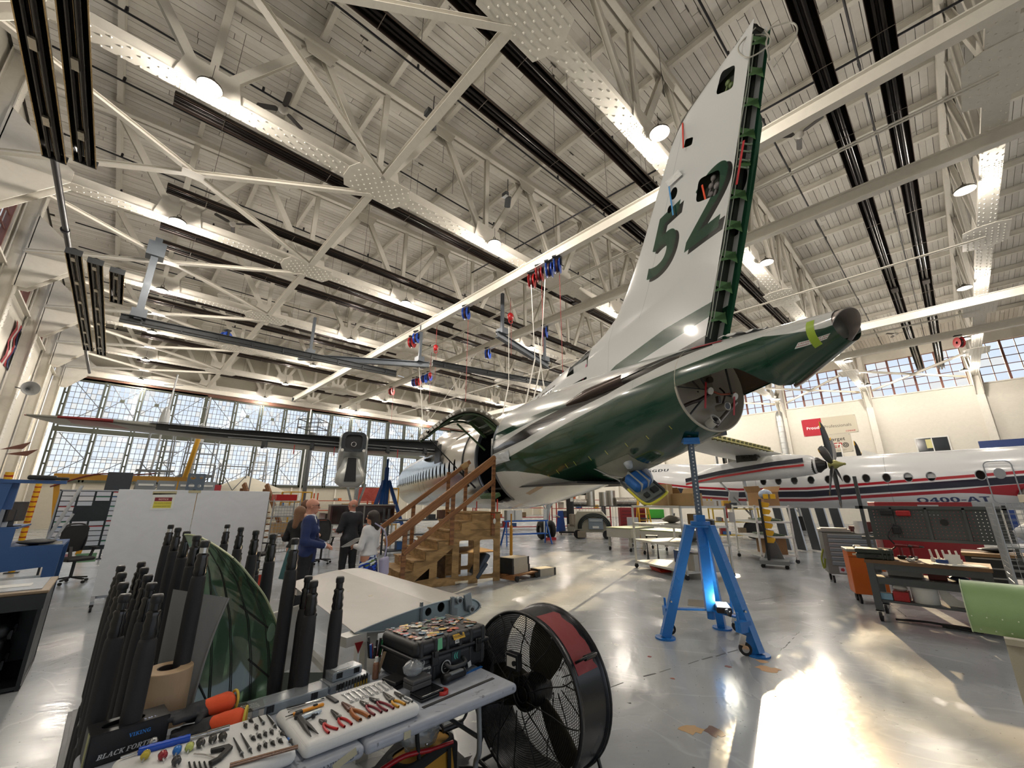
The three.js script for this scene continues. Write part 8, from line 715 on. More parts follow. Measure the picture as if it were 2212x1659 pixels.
{ const t = T('ground_power_cart', 'beige ground service cart with looped dark hoses and a grey box on its front', 'cart', [17.6, 0, -12.9], -1.0), bm = M(0xa9a493, 0.5); P(t, 'cart_body', [tf(ext([[-0.85, 0.3], [0.85, 0.3], [0.9, 0.8], [0.5, 1.28], [-0.7, 1.28], [-0.9, 0.9]], 0.8, 0.03), 0, 0, -0.2)], bm); P(t, 'front_box', rb(0.7, 0.5, 0.22, 0.02, 0.2, 0.7, 0.3), M(0x77838c, 0.45)); P(t, 'box_lid', bx(0.6, 0.1, 0.02, 0.2, 0.86, 0.42), M(0x9fa8ac, 0.4)); P(t, 'label_sheet', bx(0.3, 0.1, 0.01, 0.2, 0.55, 0.42), white); P(t, 'hose_loop', [0.62, 0.56, 0.5].map((r, i) => tube(Array.from({ length: 14 }, (_, k) => { const a = PI * 1.05 - k / 13 * PI * 1.1; return [0.12 + r * 1.25 * Math.cos(a), 0.55 + r * Math.sin(a), 0.26 + i * 0.05]; }), 0.035, 50, 7)), M(0x1d2624, 0.6)); P(t, 'engine_part', [rb(0.3, 0.6, 0.3, 0.04, -0.95, 0.85, 0.1), cy(0.1, 0.5, -0.95, 0.9, 0.3), rb(0.4, 0.3, 0.4, 0.03, -0.5, 0.2, 0.2)], M(0x8a7f6e, 0.5)); P(t, 'wheel', [cy(0.2, 0.12, -0.7, 0.2, 0.15, PI / 2), cy(0.2, 0.12, 0.7, 0.2, 0.15, PI / 2), cy(0.2, 0.12, -0.7, 0.2, -0.5, PI / 2), cy(0.2, 0.12, 0.7, 0.2, -0.5, PI / 2)], rubber); box('white and grey battery box to the right of the beige service cart', [18.9, 0, -11.4], 0.5, 1.0, 0.4, M(0xb9bcbe, 0.4), -0.9); }
{ const t = T('blue_stand', 'blue triangular equipment stand with a tall dark covered column', 'stand', [18.9, 0, -15.3], -0.9); for (const s of [-1, 1]) P(t, 'side_plate', tf(ext([[-0.5, 0.15], [0.5, 0.15], [0.25, 1.25], [-0.25, 1.25]], 0.04), s * 0.55, 0, 0, 0, PI / 2 + s * 0.5), M(0x2c4f9c, 0.4)); P(t, 'covered_column', [rb(0.42, 2.3, 0.4, 0.12, 0, 1.4, 0)], M(0x17181d, 0.6)); P(t, 'name_tag', bx(0.16, 0.3, 0.01, 0.1, 1.9, 0.21), white); P(t, 'base', [bx(1.3, 0.08, 0.9, 0, 0.12, 0), ...caster(-0.55, 0.35), ...caster(0.55, 0.35), ...caster(-0.55, -0.35), ...caster(0.55, -0.35)], black); P(t, 'gearbox', [rb(0.36, 0.4, 0.3, 0.03, 0, 0.35, 0.2), rod([-0.6, 0.9, 0.3], [-0.8, 1.0, 0.4], 0.05)], M(0x8d897e, 0.5)); }
function trestle(l, pos, ry, w, h, m) { const t = T('steel_trestle', l, 'trestle', pos, ry); for (const x of [0, w]) P(t, 'leg', [bar([x, h, 0], [x - 0.12 * (x ? -1 : 1), 0, 0.3], 0.05), bar([x, h, 0], [x - 0.12 * (x ? -1 : 1), 0, -0.3], 0.05)], m); P(t, 'rail', [bar([-0.1, h, 0], [w + 0.1, h, 0], 0.07, 0.06), bar([0, h * 0.45, 0.16], [w, h * 0.45, 0.16], 0.04), bar([0, h * 0.45, -0.16], [w, h * 0.45, -0.16], 0.04)], m); return t; }
trestle('blue steel trestle with white boxes on it, under the aircraft belly', [12.2, 0, -13.3], -0.3, 1.9, 0.95, M(0x1d5cb0, 0.4)); box('white carton on the blue trestle, left one of two', [12.4, 0.985, -13.35], 0.34, 0.4, 0.3, M(0xc9cac8, 0.5), -0.3); box('white carton on the blue trestle, right one of two', [12.76, 0.985, -13.24], 0.34, 0.4, 0.3, M(0xcdcecb, 0.5), -0.3);
O('yellow_prop', 'slim yellow steel prop standing under the aircraft belly', 'prop', [cy(0.05, 0.95, 0, 0.5, 0), cy(0.025, 0.4, 0, 1.15, 0), cy(0.1, 0.02, 0, 0.01, 0)], M(0xc48a1e, 0.45), [9.9, 0, -10.56]);
{ const t = T('step_ladder', 'yellow step ladder under the open belly hatch', 'ladder', [19.6, 0, -11.2], -0.8); P(t, 'rail', [rod([-0.32, 0, 0.5], [-0.2, 2.0, 0], 0.035), rod([0.32, 0, 0.5], [0.2, 2.0, 0], 0.035), rod([-0.32, 0, -0.5], [-0.2, 2.0, -0.02], 0.03), rod([0.32, 0, -0.5], [0.2, 2.0, -0.02], 0.03)], M(0xd9a91c, 0.45)); P(t, 'step', [1, 2, 3, 4, 5, 6].map((k) => bx(0.62 - k * 0.035, 0.03, 0.1, 0, k * 0.29, 0.5 - k * 0.07)), M(0xd9a91c, 0.45)); P(t, 'top_cap', rb(0.46, 0.08, 0.2, 0.02, 0, 2.02, 0), M(0xd9cf3a, 0.4)); }
const jackBlue = M(0x1b4f9a, 0.35);
{ const t = T('wing_jack', 'big blue tripod jack under the left wing root of the green aircraft', 'jack', [9.3, 0, -18.6], 0.3); P(t, 'ram', [cy(0.17, 2.0, 0, 1.7, 0), cy(0.1, 0.7, 0, 2.95, 0), cy(0.05, 0.6, 0, 3.4, 0)], jackBlue); for (const a of [0.5, 2.6, 4.7]) P(t, 'leg', [bar([0.12 * Math.cos(a), 2.7, 0.12 * Math.sin(a)], [1.15 * Math.cos(a), 0.08, 1.15 * Math.sin(a)], 0.14), bar([0.16 * Math.cos(a), 0.8, 0.16 * Math.sin(a)], [0.85 * Math.cos(a), 0.8, 0.85 * Math.sin(a)], 0.07), cy(0.18, 0.05, 1.15 * Math.cos(a), 0.03, 1.15 * Math.sin(a))], jackBlue); }
// ---------- left side: desk, boards, cabinet ----------
{ const t = T('control_desk', 'blue steel workstation desk with an upright post and arm, at the left edge', 'desk', [-1.75, 0, -11.45]), m = M(0x2c5288, 0.45); P(t, 'side_panel', [tf(ext([[0.02, 0], [0.14, 0], [0.2, 0.55], [1.08, 0.62], [1.1, 0], [1.24, 0], [1.26, 0.98], [0.62, 0.98], [0.62, 1.3], [0.36, 1.3], [0.42, 2.1], [0.26, 2.12], [0.1, 0.9]], 0.06), 0, 0, 0), tf(ext([[0.02, 0], [0.14, 0], [0.2, 0.55], [1.08, 0.62], [1.1, 0], [1.24, 0], [1.26, 0.98], [0.1, 0.98]], 0.06), 0, 0, -1.6)], m); P(t, 'desk_top', [bx(1.2, 0.04, 1.6, 0.66, 0.96, -0.8), bx(0.5, 0.03, 1.6, 0.4, 1.29, -0.8)], m); P(t, 'top_arm', [bx(0.78, 0.06, 0.1, 0.68, 2.08, 0), bx(0.14, 0.5, 0.1, 0.42, 1.85, -0.1)], m); P(t, 'lower_shelf', bx(0.9, 0.03, 1.5, 0.65, 0.3, -0.8), M(0x9fb3bd, 0.4)); P(t, 'caster', [...caster(0.1, -0.1, 0.06), ...caster(1.16, -0.1, 0.06)], rubber); P(t, 'bolt_hole', [cy(0.03, 0.07, 0.25, 0.75, 0, PI / 2), cy(0.03, 0.07, 0.25, 0.67, 0, PI / 2)], black);
  O('arm_lamp', 'black lamp head on the blue desk arm', 'lamp', [rb(0.36, 0.08, 0.2, 0.03, 0, 0.04, 0), rb(0.2, 0.05, 0.12, 0.02, 0.24, 0.03, 0)], black, [-1.0, 2.115, -11.45]); const mo = T('monitor', 'black computer monitor standing sideways on the blue desk', 'monitor', [-1.22, 1.305, -11.75], 1.2); P(mo, 'screen_shell', rb(0.5, 0.34, 0.04, 0.01, 0, 0.26, 0), black); P(mo, 'screen', bx(0.46, 0.3, 0.004, 0, 0.26, 0.021), M(0x25282c, 0.2)); P(mo, 'monitor_stand', [bx(0.05, 0.12, 0.04, 0, 0.06, -0.02), bx(0.2, 0.015, 0.16, 0, 0.008, 0)], black); for (let i = 0; i < 3; i++) box(`${['grey', 'white', 'dark'][i]} binder standing on the upper desk shelf`, [-1.38 + i * 0.06, 1.305, -11.62 - i * 0.1], 0.07, 0.3, 0.25, M([0x7f858c, 0xb9bcc0, 0x2a2d33][i], 0.5), 0.2); bag('heap of dark cables and gloves on the blue desk top', [-0.85, 0.98, -11.7], [0.26, 0.1, 0.22], M(0x1c1e22, 0.7)); O('keyboard', 'pale keyboard and papers at the right end of the blue desk', 'keyboard', [bx(0.42, 0.025, 0.16, 0, 0.014, 0), bx(0.3, 0.01, 0.21, 0.05, 0.005, 0.22)], M(0xa9a79c, 0.5), [-0.75, 0.98, -11.95], 0.1); O('perforated_rail', 'white perforated upright rail leaning at the desk end', 'rail', [rod([0, 0, 0], [0.28, 1.05, 0], 0.03), rod([0.1, 0, -0.1], [0.26, 0.5, -0.1], 0.022)], M(0xbfc3c6, 0.35, 0.4), [-0.78, 1.0, -12.3]); }
{ const t = T('notice_board', 'dark board full of white record sheets behind the blue desk', 'board', [-0.95, 0, -15]); P(t, 'board', [bx(1.22, 1.42, 0.03, 0.61, 1.3, 0)], M(0x17222a, 0.7)); P(t, 'board_frame', [bx(1.26, 0.03, 0.05, 0.61, 2.0, 0), bx(0.03, 1.42, 0.05, 0, 1.3, 0), bx(0.03, 1.42, 0.05, 1.22, 1.3, 0)], galv); P(t, 'board_leg', [bx(0.04, 2, 0.04, 0.02, 1, -0.05), bx(0.04, 2, 0.04, 1.2, 1, -0.05), bx(0.06, 0.05, 0.6, 0.02, 0.03, 0), bx(0.06, 0.05, 0.6, 1.2, 0.03, 0)], darkSteel); for (let c = 0; c < 4; c++) for (let r = 0; r < 11; r++) if (![[1, 3], [1, 4], [1, 5], [2, 2], [2, 3], [2, 4], [2, 5], [1, 8]].some(([a, b]) => a === c && b === r)) { P(t, 'record_sheet', bx(0.26, 0.1, 0.006, 0.17 + c * 0.3, 1.92 - r * 0.118, 0.02, 0, 0, rnd(-0.02, 0.02)), M(pick([0xc3c7d4, 0xd0d2d8, 0xb9c2d0]), 0.6)); if (rnd() < 0.35) P(t, 'red_strip', bx(0.26, 0.018, 0.004, 0.17 + c * 0.3, 1.965 - r * 0.118, 0.024), M(pick([0xa8202a, 0x3b6fa0, 0x2f7a5a]), 0.5)); } P(t, 'colour_sheet', [bx(0.3, 0.16, 0.006, 0.35, 0.45, 0.1)], M(0xb98a94, 0.6)); P(t, 'colour_sheet', [bx(0.36, 0.2, 0.006, 0.75, 0.42, 0.1)], M(0x6f9a78, 0.6)); }
function officeChair(l, pos, ry) { const t = T('office_chair', l, 'chair', pos, ry), b = M(0x121317, 0.6); P(t, 'seat', rb(0.5, 0.08, 0.48, 0.035, 0, 0.5, 0), b); P(t, 'backrest', [tf(ext(rrect(0.46, 0.58, 0.1), 0.03, 0.006), 0, 0.92, -0.26, 0.12)], M(0x1a1c20, 0.7)); P(t, 'back_frame', [tube([[-0.21, 0.66, -0.25], [-0.23, 0.95, -0.25], [-0.18, 1.2, -0.29], [0, 1.24, -0.3], [0.18, 1.2, -0.29], [0.23, 0.95, -0.25], [0.21, 0.66, -0.25]], 0.018, 30, 6), bar([0, 0.5, -0.2], [0, 0.8, -0.3], 0.06, 0.03)], b); for (const s of [-1, 1]) P(t, 'armrest', [rb(0.07, 0.03, 0.26, 0.012, s * 0.29, 0.72, 0), bar([s * 0.29, 0.7, 0], [s * 0.24, 0.48, 0], 0.04)], b); P(t, 'gas_lift', cy(0.03, 0.35, 0, 0.3, 0), darkSteel); for (let k = 0; k < 5; k++) { const a = k * 1.257; P(t, 'base_arm', [bar([0, 0.13, 0], [0.3 * Math.cos(a), 0.09, 0.3 * Math.sin(a)], 0.04, 0.03), cy(0.03, 0.04, 0.3 * Math.cos(a), 0.03, 0.3 * Math.sin(a), PI / 2)], b); } return t; }
officeChair('black mesh office chair by the notice board, left of the whiteboard', [-0.35, 0, -13.9], 0.5); officeChair('black office chair between the man in blue and the man in dark grey', [4.75, 0, -13.2], 2.6); officeChair('black office chair behind the woman in the red dress', [2.9, 0, -12.2], 0.8); officeChair('dark office chair far right behind the white tables', [20.2, 0, -9.6], 0.4);
{ const t = T('black_cabinet', 'black open cabinet with a worn wooden top at the left edge', 'cabinet', [-1.9, 0, -7.6]); P(t, 'cabinet_top', rb(1.62, 0.03, 1.1, 0.01, 0.8, 0.865, 0.5), M(0x84735c, 0.6)); P(t, 'top_cover', bx(1.5, 0.01, 0.9, 0.8, 0.885, 0.5), M(0xa8acae, 0.25)); P(t, 'cabinet_body', [bx(1.6, 0.85, 0.03, 0.8, 0.425, 0), bx(0.03, 0.85, 1.05, 1.58, 0.425, 0.52), bx(0.03, 0.85, 1.05, 0.02, 0.425, 0.52), bx(1.6, 0.03, 1.05, 0.8, 0.03, 0.52), bx(1.6, 0.14, 0.03, 0.8, 0.78, 1.04)], M(0x101216, 0.45)); P(t, 'knob', sph(0.02, 1.25, 0.77, 1.07), galv); P(t, 'sheet_paper', [bx(0.3, 0.003, 0.22, 1.3, 0.892, 0.6), bx(0.22, 0.003, 0.2, 0.95, 0.892, 0.55)], M(0xc6c9c8, 0.6)); }
for (const [y, l, m] of [[0.06, 'lower grey hard case inside the black cabinet', 0x34363c], [0.33, 'upper dark hard case inside the black cabinet', 0x23252a]]) { const t = T('hard_case', l, 'case', [-1.0, y, -7.0]); P(t, 'case_base', rb(1.0, 0.13, 0.7, 0.04, 0, 0.066, 0), M(m, 0.5)); P(t, 'case_lid', rb(1.02, 0.12, 0.72, 0.05, 0, 0.19, 0), M(m, 0.5)); P(t, 'case_latch', [bx(0.03, 0.08, 0.08, 0.51, 0.13, -0.15), bx(0.03, 0.08, 0.08, 0.51, 0.13, 0.15)], black); }
{ const t = T('paper_tray', 'blue tray with loose white papers at the lower left edge', 'tray', [-1.15, 0.32, -5.9]); P(t, 'tray_body', [bx(0.6, 0.3, 0.02, 0, 0.05, 0.2), bx(0.02, 0.3, 0.5, 0.3, 0.05, -0.05), bx(0.6, 0.02, 0.5, 0, -0.1, -0.05)], M(0x1c6d8c, 0.4)); P(t, 'loose_paper', [bx(0.34, 0.004, 0.24, 0.1, 0.22, 0, 0.2, 0.3, 0.15), bx(0.3, 0.004, 0.22, 0.2, 0.25, -0.1, 0.1, -0.3, 0.25)], white); P(t, 'tray_leg', [bx(0.04, 0.24, 0.04, -0.26, -0.2, 0.16), bx(0.04, 0.24, 0.04, 0.26, -0.2, 0.16)], black); }
for (const [x, z, l] of [[-1.6, -13.0, 'near'], [-1.5, -16.8, 'far']]) { const t = T('striped_post', `yellow post with red chevrons at the left, ${l} one`, 'post', [x, 0, z]); P(t, 'post_shaft', cy(0.06, 2.3, 0, 1.15, 0), yellow); for (let k = 0; k < 16; k++) P(t, 'chevron', tf(lathe([[0.0605, -0.03], [0.0625, -0.03], [0.0625, 0.03], [0.0605, 0.03]], 18), 0, 0.35 + k * 0.125, 0, 0.35), red); P(t, 'post_foot', bx(0.25, 0.02, 0.25, 0, 0.01, 0), darkSteel); }
{ const t = T('white_booth', 'white sheet metal booth at the far left edge behind the striped post', 'booth', [-3.2, 0, -14.6]); P(t, 'booth_panel', [bx(1.5, 2.25, 0.05, 0.5, 1.12, 1.0), bx(0.05, 2.25, 1.4, 1.28, 1.12, 0.3), bx(1.6, 0.05, 1.5, 0.5, 2.27, 0.3, 0, 0, -0.1)], M(0xb9bec6, 0.4)); P(t, 'booth_shelf', bx(1.2, 0.04, 0.6, 0.5, 1.1, 1.3), M(0x6d4f5a, 0.5)); }
O('black_jacket', 'black jacket hanging on the striped post at the left edge', 'jacket', meshOf([[[0, 0.55, 0], [0, 0.1, 0.02], 0.13, 0.17, 1.4], [[-0.12, 0.5, 0], [-0.18, 0.1, 0.04], 0.06, 0.05], [[0.12, 0.5, 0], [0.18, 0.1, 0.04], 0.06, 0.05]], 0.02, 0.04), M(0x101114, 0.8), [-1.52, 0.95, -12.85]);
// ---------- along the glazed doors ----------
{ const t = T('gantry_frame', 'yellow steel gantry frame behind the notice board', 'gantry', [-1.6, 0, -21]), m = M(0xbf8a1a, 0.45); P(t, 'gantry_beam', [bar([0, 2.55, 0], [4.2, 2.55, 0], 0.16, 0.2)], m); P(t, 'gantry_leg', [bar([0.1, 2.5, 0], [0.5, 0, 0], 0.16, 0.14), bar([1.5, 2.5, 0], [1.1, 0, 0], 0.16, 0.14), bar([4.1, 2.5, 0], [3.8, 0, 0], 0.16, 0.14)], m); P(t, 'gantry_brace', bar([1.4, 1.7, 0], [2.0, 2.5, 0], 0.1), m); P(t, 'power_cable', tube([[0, 2.2, 0.15], [1.0, 2.65, 0.12], [2.0, 2.68, 0.12], [2.6, 2.75, 0.1]], 0.025, 30, 5), M(0x6a1f20, 0.5)); }
O('dark_screen', 'dark square screen standing above the notice board', 'screen', [rb(0.62, 0.62, 0.06, 0.02, 0, 2.35, 0), bx(0.05, 2.1, 0.05, 0, 1.05, 0), bx(0.5, 0.03, 0.4, 0, 0.015, 0)], M(0x2a2f38, 0.5), [0.05, 0, -19]);
for (const [x, y0, h, l] of [[0.55, 0, 4.9, 'left'], [2.0, 0, 4.6, 'right']]) { const t = T('scaffold_tower', `grey steel scaffold stair tower behind the far wing, ${l} half`, 'scaffold', [x, 0, -24]), m = M(0x787d82, 0.4, 0.5); for (const [a, b] of [[0, 0], [1.2, 0], [0, -1.2], [1.2, -1.2]]) P(t, 'upright', rod([a, 0, b], [a * (l === 'left' ? 0.7 : 0.9) + 0.15, h, b], 0.03), m); for (let k = 0; k < 9; k++) P(t, 'rung', rod([l === 'left' ? 0.5 : 0, 0.5 + k * 0.48, 0], [1.2, 0.5 + k * 0.48, 0], 0.025), m); P(t, 'brace', [rod([0, 0.4, 0], [1.2, 2.0, 0], 0.02), rod([1.2, 2.0, 0], [0, 3.4, 0], 0.02), rod([0, 1.4, -1.2], [1.2, 2.8, -1.2], 0.02)], m); P(t, 'deck', bx(1.3, 0.05, 1.3, 0.6, h * 0.62, -0.6), m); }
{ const t = T('scaffold_tower', 'low grey scaffold frame to the right of the stair tower', 'scaffold', [3.5, 0, -24.5]), m = M(0x7b8085, 0.4, 0.5); for (const [a, b] of [[0, 0], [1.4, 0], [0, -1.2], [1.4, -1.2]]) P(t, 'upright', rod([a, 0, b], [a, 3.5, b], 0.03), m); P(t, 'brace', [rod([0, 1.2, 0], [1.4, 3.3, 0], 0.02), rod([1.4, 1.2, 0], [0, 3.3, 0], 0.02), rod([0, 3.4, 0], [1.4, 3.4, 0], 0.025), rod([0, 2.2, 0], [1.4, 2.2, 0], 0.025), rod([0, 1.1, 0], [1.4, 1.1, 0], 0.025)], m); }
for (const [x, h, w] of [[0.95, 7.8, 'left'], [2.45, 6.9, 'right']]) O('slim_mast', `slim grey mast wrapped in film rising behind the far wing, ${w} one`, 'mast', [rod([0, 0, 0], [0.25, h, 0], 0.05, 0.035), rod([-0.18, h - 0.6, 0], [0.55, h - 0.5, 0], 0.02), sph(0.22, 0.15, h * 0.7, 0, 0.9, 3.2, 0.9), bx(0.6, 0.03, 0.6, 0, 0.015, 0)], M(0xa7abae, 0.4, 0.4), [x, 0, -25.6]);
{ const t = T('yellow_mast_jack', 'yellow tripod jack with a long leaning mast in front of the scaffold', 'jack', [1.9, 0, -22]), m = M(0xc9981c, 0.45); P(t, 'mast', rod([0, 1.6, 0], [0.3, 4.3, 0], 0.09), m); for (const a of [0.3, 2.4, 4.5]) P(t, 'leg', bar([0.08 * Math.cos(a), 2.6, 0.08 * Math.sin(a)], [0.5 * Math.cos(a), 0, 0.5 * Math.sin(a)], 0.1), m); }
{ const t = T('step_ladder', 'tall aluminium step ladder standing before the glazed doors', 'ladder', [6.6, 0, -31]), m = M(0x9a9d9f, 0.35, 0.6); P(t, 'rail', [rod([-0.55, 0, 0.4], [-0.3, 5.0, 0], 0.04), rod([0.55, 0, 0.4], [0.3, 5.0, 0], 0.04), rod([-0.5, 0, -0.6], [-0.28, 5.0, -0.05], 0.03), rod([0.5, 0, -0.6], [0.28, 5.0, -0.05], 0.03)], m); P(t, 'step', Array.from({ length: 9 }, (_, k) => bx(1.05 - k * 0.05, 0.06, 0.1, 0, 0.5 + k * 0.52, 0.36 - k * 0.04)), m); }
{ const t = T('lift_platform', 'tall grey mast lift behind the left engine of the green aircraft', 'lift', [8.3, 0, -27]); P(t, 'lift_mast', [cy(0.12, 5.6, 0, 2.8, 0), cy(0.2, 0.9, 0, 5.4, 0)], M(0x55595d, 0.4, 0.4)); P(t, 'guard_rail', [tor(0.9, 0.03, 0, 6.6, 0, PI / 2, 0, 0, 4, 6), tor(0.9, 0.03, 0, 6.1, 0, PI / 2, 0, 0, 4, 6), ...[0, 1, 2, 3].map((k) => rod([0.9 * Math.cos(k * PI / 2), 5.6, 0.9 * Math.sin(k * PI / 2)], [0.9 * Math.cos(k * PI / 2), 6.6, 0.9 * Math.sin(k * PI / 2)], 0.03))], M(0x3a3d40, 0.4, 0.4)); P(t, 'base', rb(1.2, 0.4, 1.2, 0.05, 0, 0.25, 0), darkSteel); }
{ const t = T('tent_cover', 'pale peaked fabric cover behind the whiteboard', 'cover', [5.0, 0, -26]); P(t, 'fabric', loft([[2.2, 1.6], [2.4, 1.3], [3.05, 0.02]].map(([y, r]) => [[-r, y, -r], [r, y, -r], [r, y, r], [-r, y, r]]), true), M(0xbdb9aa, 0.8)); P(t, 'pole', [[-1.5, -1.5], [1.5, -1.5], [1.5, 1.5], [-1.5, 1.5]].map(([x, z]) => rod([x, 0, z], [x, 2.25, z], 0.03)), galv); }
{ const t = T('grey_bracket_plate', 'blue grey plate with four round holes standing above the whiteboard edge', 'plate', [1.2, 0, -10.9]); P(t, 'plate', tf(ext(rrect(0.3, 0.34, 0.02), 0.02, 0, [circ(0.05, 20, -0.06, 0.1), circ(0.035, 20, 0.08, 0.1), circ(0.05, 20, -0.06, -0.08), circ(0.035, 20, 0.07, -0.08)].map((h) => h.reverse())), 0, 2.13, 0), M(0x54606c, 0.45, 0.2)); P(t, 'plate_stand', [bx(0.05, 1.98, 0.04, 0, 0.99, 0), bx(0.4, 0.03, 0.4, 0, 0.015, 0)], darkSteel); }
{ const t = T('file_rack', 'row of grey document trays behind the whiteboard top', 'rack', [0.25, 0, -11.6]); P(t, 'rack_frame', [bx(1.5, 0.04, 0.35, 0.7, 1.93, 0), bx(0.04, 1.95, 0.3, 0.02, 0.97, 0), bx(0.04, 1.95, 0.3, 1.4, 0.97, 0)], darkSteel); for (let i = 0; i < 4; i++) { P(t, 'document_tray', [bx(0.31, 0.2, 0.03, 0.2 + i * 0.34, 2.06, 0.1), bx(0.31, 0.03, 0.3, 0.2 + i * 0.34, 1.96, 0)], i === 3 ? M(0x8a8f94, 0.5) : grey); P(t, 'paper_edge', bx(0.24, 0.04, 0.01, 0.2 + i * 0.34, 2.07, 0.12), white); } P(t, 'red_folder', bx(0.16, 0.16, 0.02, 1.42, 2.02, 0.1), red); }
// long benches, racks and crates below the doors: each row is a rack with its own load
const clutterCols = [0x8a1f22, 0xb5591c, 0xc79a1e, 0x7d6a4c, 0xa9a69a, 0x3a3f45, 0x2a5a94, 0x6f747a, 0x5a3a2a, 0xb9bcbe];
function loadedRack(l, pos, ry, w, h, d, col, n, g) { const t = T('storage_rack', l, 'rack', pos, ry); P(t, 'upright', [[0, 0], [w, 0], [0, -d], [w, -d]].map(([x, z]) => bx(0.06, h, 0.06, x, h / 2, z)), M(col, 0.5)); const L = Math.max(2, Math.round(h / 0.55)); for (let k = 0; k < L; k++) P(t, 'shelf', bx(w, 0.04, d, w / 2, 0.15 + k * (h - 0.15) / (L - 0.2), -d / 2), M(col, 0.5)); for (let i = 0; i < n; i++) { const k = i % L, s = rnd(0.18, 0.42), bh = Math.min(rnd(0.14, 0.4), (h - 0.3) / L), x = 0.3 + rnd(w - 0.6), y = 0.175 + k * (h - 0.15) / (L - 0.2), c = Math.cos(ry), q = Math.sin(ry), z = -d / 2 + rnd(-0.1, 0.1); box(`${['red', 'orange', 'yellow', 'brown', 'pale', 'dark', 'blue', 'grey', 'rusty', 'white'][i % 10]} bin, ${['first', 'second', 'third', 'fourth', 'fifth', 'sixth'][Math.floor(i / 10)] ?? 'last'} of its colour on the ${g}`, [pos[0] + x * c + z * q, pos[1] + y, pos[2] - x * q + z * c], s, bh, 0.3, M(clutterCols[i % 10], 0.55), ry); } return t; }
loadedRack('low cream storage rack along the glazed doors, left part', [1, 0, -38.6], 0, 7, 2.3, 0.8, 0xb5ad98, 14, 'left door rack'); loadedRack('low cream storage rack along the glazed doors, right part', [9.5, 0, -38.6], 0, 9, 2.2, 0.8, 0xb5ad98, 14, 'right door rack'); loadedRack('orange storage rack below the forward fuselage', [8.6, 0, -25.5], -0.1, 3.2, 2.2, 0.9, 0xb5491c, 12, 'orange rack'); loadedRack('red shelf rack far behind the aircraft belly, left one', [17, 0, -21.5], -0.5, 5, 2.4, 0.9, 0x9a2420, 18, 'left red rack'); loadedRack('red shelf rack far behind the aircraft belly, right one', [22, 0, -19.0], -0.5, 4, 2.3, 0.9, 0x9a2420, 16, 'right red rack'); loadedRack('dark tool rack behind the stair foot', [6.9, 0, -13.4], -0.2, 2.6, 1.5, 0.6, 0x3a3d42, 10, 'dark rack'); loadedRack('yellow and black rack below the striped aircraft', [22.2, 0, -8.8], -0.9, 2.4, 1.9, 0.7, 0xb99a1c, 9, 'yellow rack');
{ const t = T('display_cabinet', 'low dark red cabinet with glass front behind the men', 'cabinet', [6.2, 0, -16.9], -0.15); P(t, 'cabinet_body', [rb(2.5, 0.66, 0.5, 0.02, 1.25, 1.25, 0)], M(0x3b1616, 0.35)); P(t, 'front_panel', [bx(1.15, 0.56, 0.02, 0.64, 1.25, 0.25), bx(1.15, 0.56, 0.02, 1.86, 1.25, 0.25)], M(0x1d0d0d, 0.15)); P(t, 'frame_edge', [bx(2.52, 0.05, 0.52, 1.25, 1.6, 0), bx(0.06, 0.66, 0.52, 1.25, 1.25, 0.01)], M(0x8d8c88, 0.4)); P(t, 'table_under', [bx(2.6, 0.04, 0.8, 1.25, 0.88, 0), ...[[0.1, 0.3], [2.4, 0.3], [0.1, -0.3], [2.4, -0.3]].map(([x, z]) => bx(0.06, 0.88, 0.06, x, 0.44, z))], M(0xa9aaa8, 0.5)); }
{ const t = T('wooden_steps', 'small wooden stairs with slanted rails, far behind the man in blue', 'stairs', [5.3, 0, -21], 0.4); for (let k = 0; k < 5; k++) P(t, 'tread', bx(1.0, 0.05, 0.3, 0, 0.25 + k * 0.25, -k * 0.26), lumber); for (const s of [-0.55, 0.55]) P(t, 'slanted_rail', [bar([s, 0.2, 0.2], [s, 2.5, -1.5], 0.1, 0.2), bar([s, 2.3, -1.6], [s, 0, -1.6], 0.1)], lumber); }
{ const t = T('wet_floor_sign', 'yellow folding floor sign behind the man in blue', 'sign', [4.25, 0, -12.9], 0.2); P(t, 'sign_board', [tf(ext([[-0.15, 0], [0.15, 0], [0.1, 1.05], [-0.1, 1.05]], 0.02), 0, 0, 0.1, -0.1), tf(ext([[-0.15, 0], [0.15, 0], [0.1, 1.05], [-0.1, 1.05]], 0.02), 0, 0, -0.1, 0.1)], M(0xcf9d16, 0.45)); P(t, 'sign_print', Array.from({ length: 6 }, (_, k) => bx(0.12, 0.03, 0.004, 0, 0.3 + k * 0.11, 0.1 - k * 0.011 + 0.01)), black); }
{ const t = T('mesh_trolley', 'tall wire mesh trolley with a red load right of the whiteboard', 'trolley', [3.55, 0, -14.2]), g = []; for (let y = 0.3; y < 1.75; y += 0.09) g.push(rod([0, y, 0], [0.75, y, 0], 0.005, 0.005, 4)); for (let x = 0; x < 0.78; x += 0.08) g.push(rod([x, 0.3, 0], [x, 1.75, 0], 0.005, 0.005, 4)); stuff(P(t, 'wire_mesh', g, galv)); P(t, 'frame', [[0, 0], [0.75, 0], [0, -0.6], [0.75, -0.6]].map(([x, z]) => rod([x, 0, z], [x, 1.8, z], 0.018)), galv); P(t, 'shelf', [0.3, 0.8, 1.3, 1.75].map((y) => bx(0.75, 0.02, 0.6, 0.37, y, -0.3)), galv); box('red duffel on top of the mesh trolley', [3.9, 1.765, -14.5], 0.6, 0.18, 0.4, red, 0.1); box('pale carton inside the mesh trolley, lower shelf', [3.9, 0.815, -14.5], 0.45, 0.3, 0.4, cardboard, 0); box('white carton inside the mesh trolley, upper shelf', [3.9, 1.315, -14.5], 0.5, 0.3, 0.4, white, 0); }
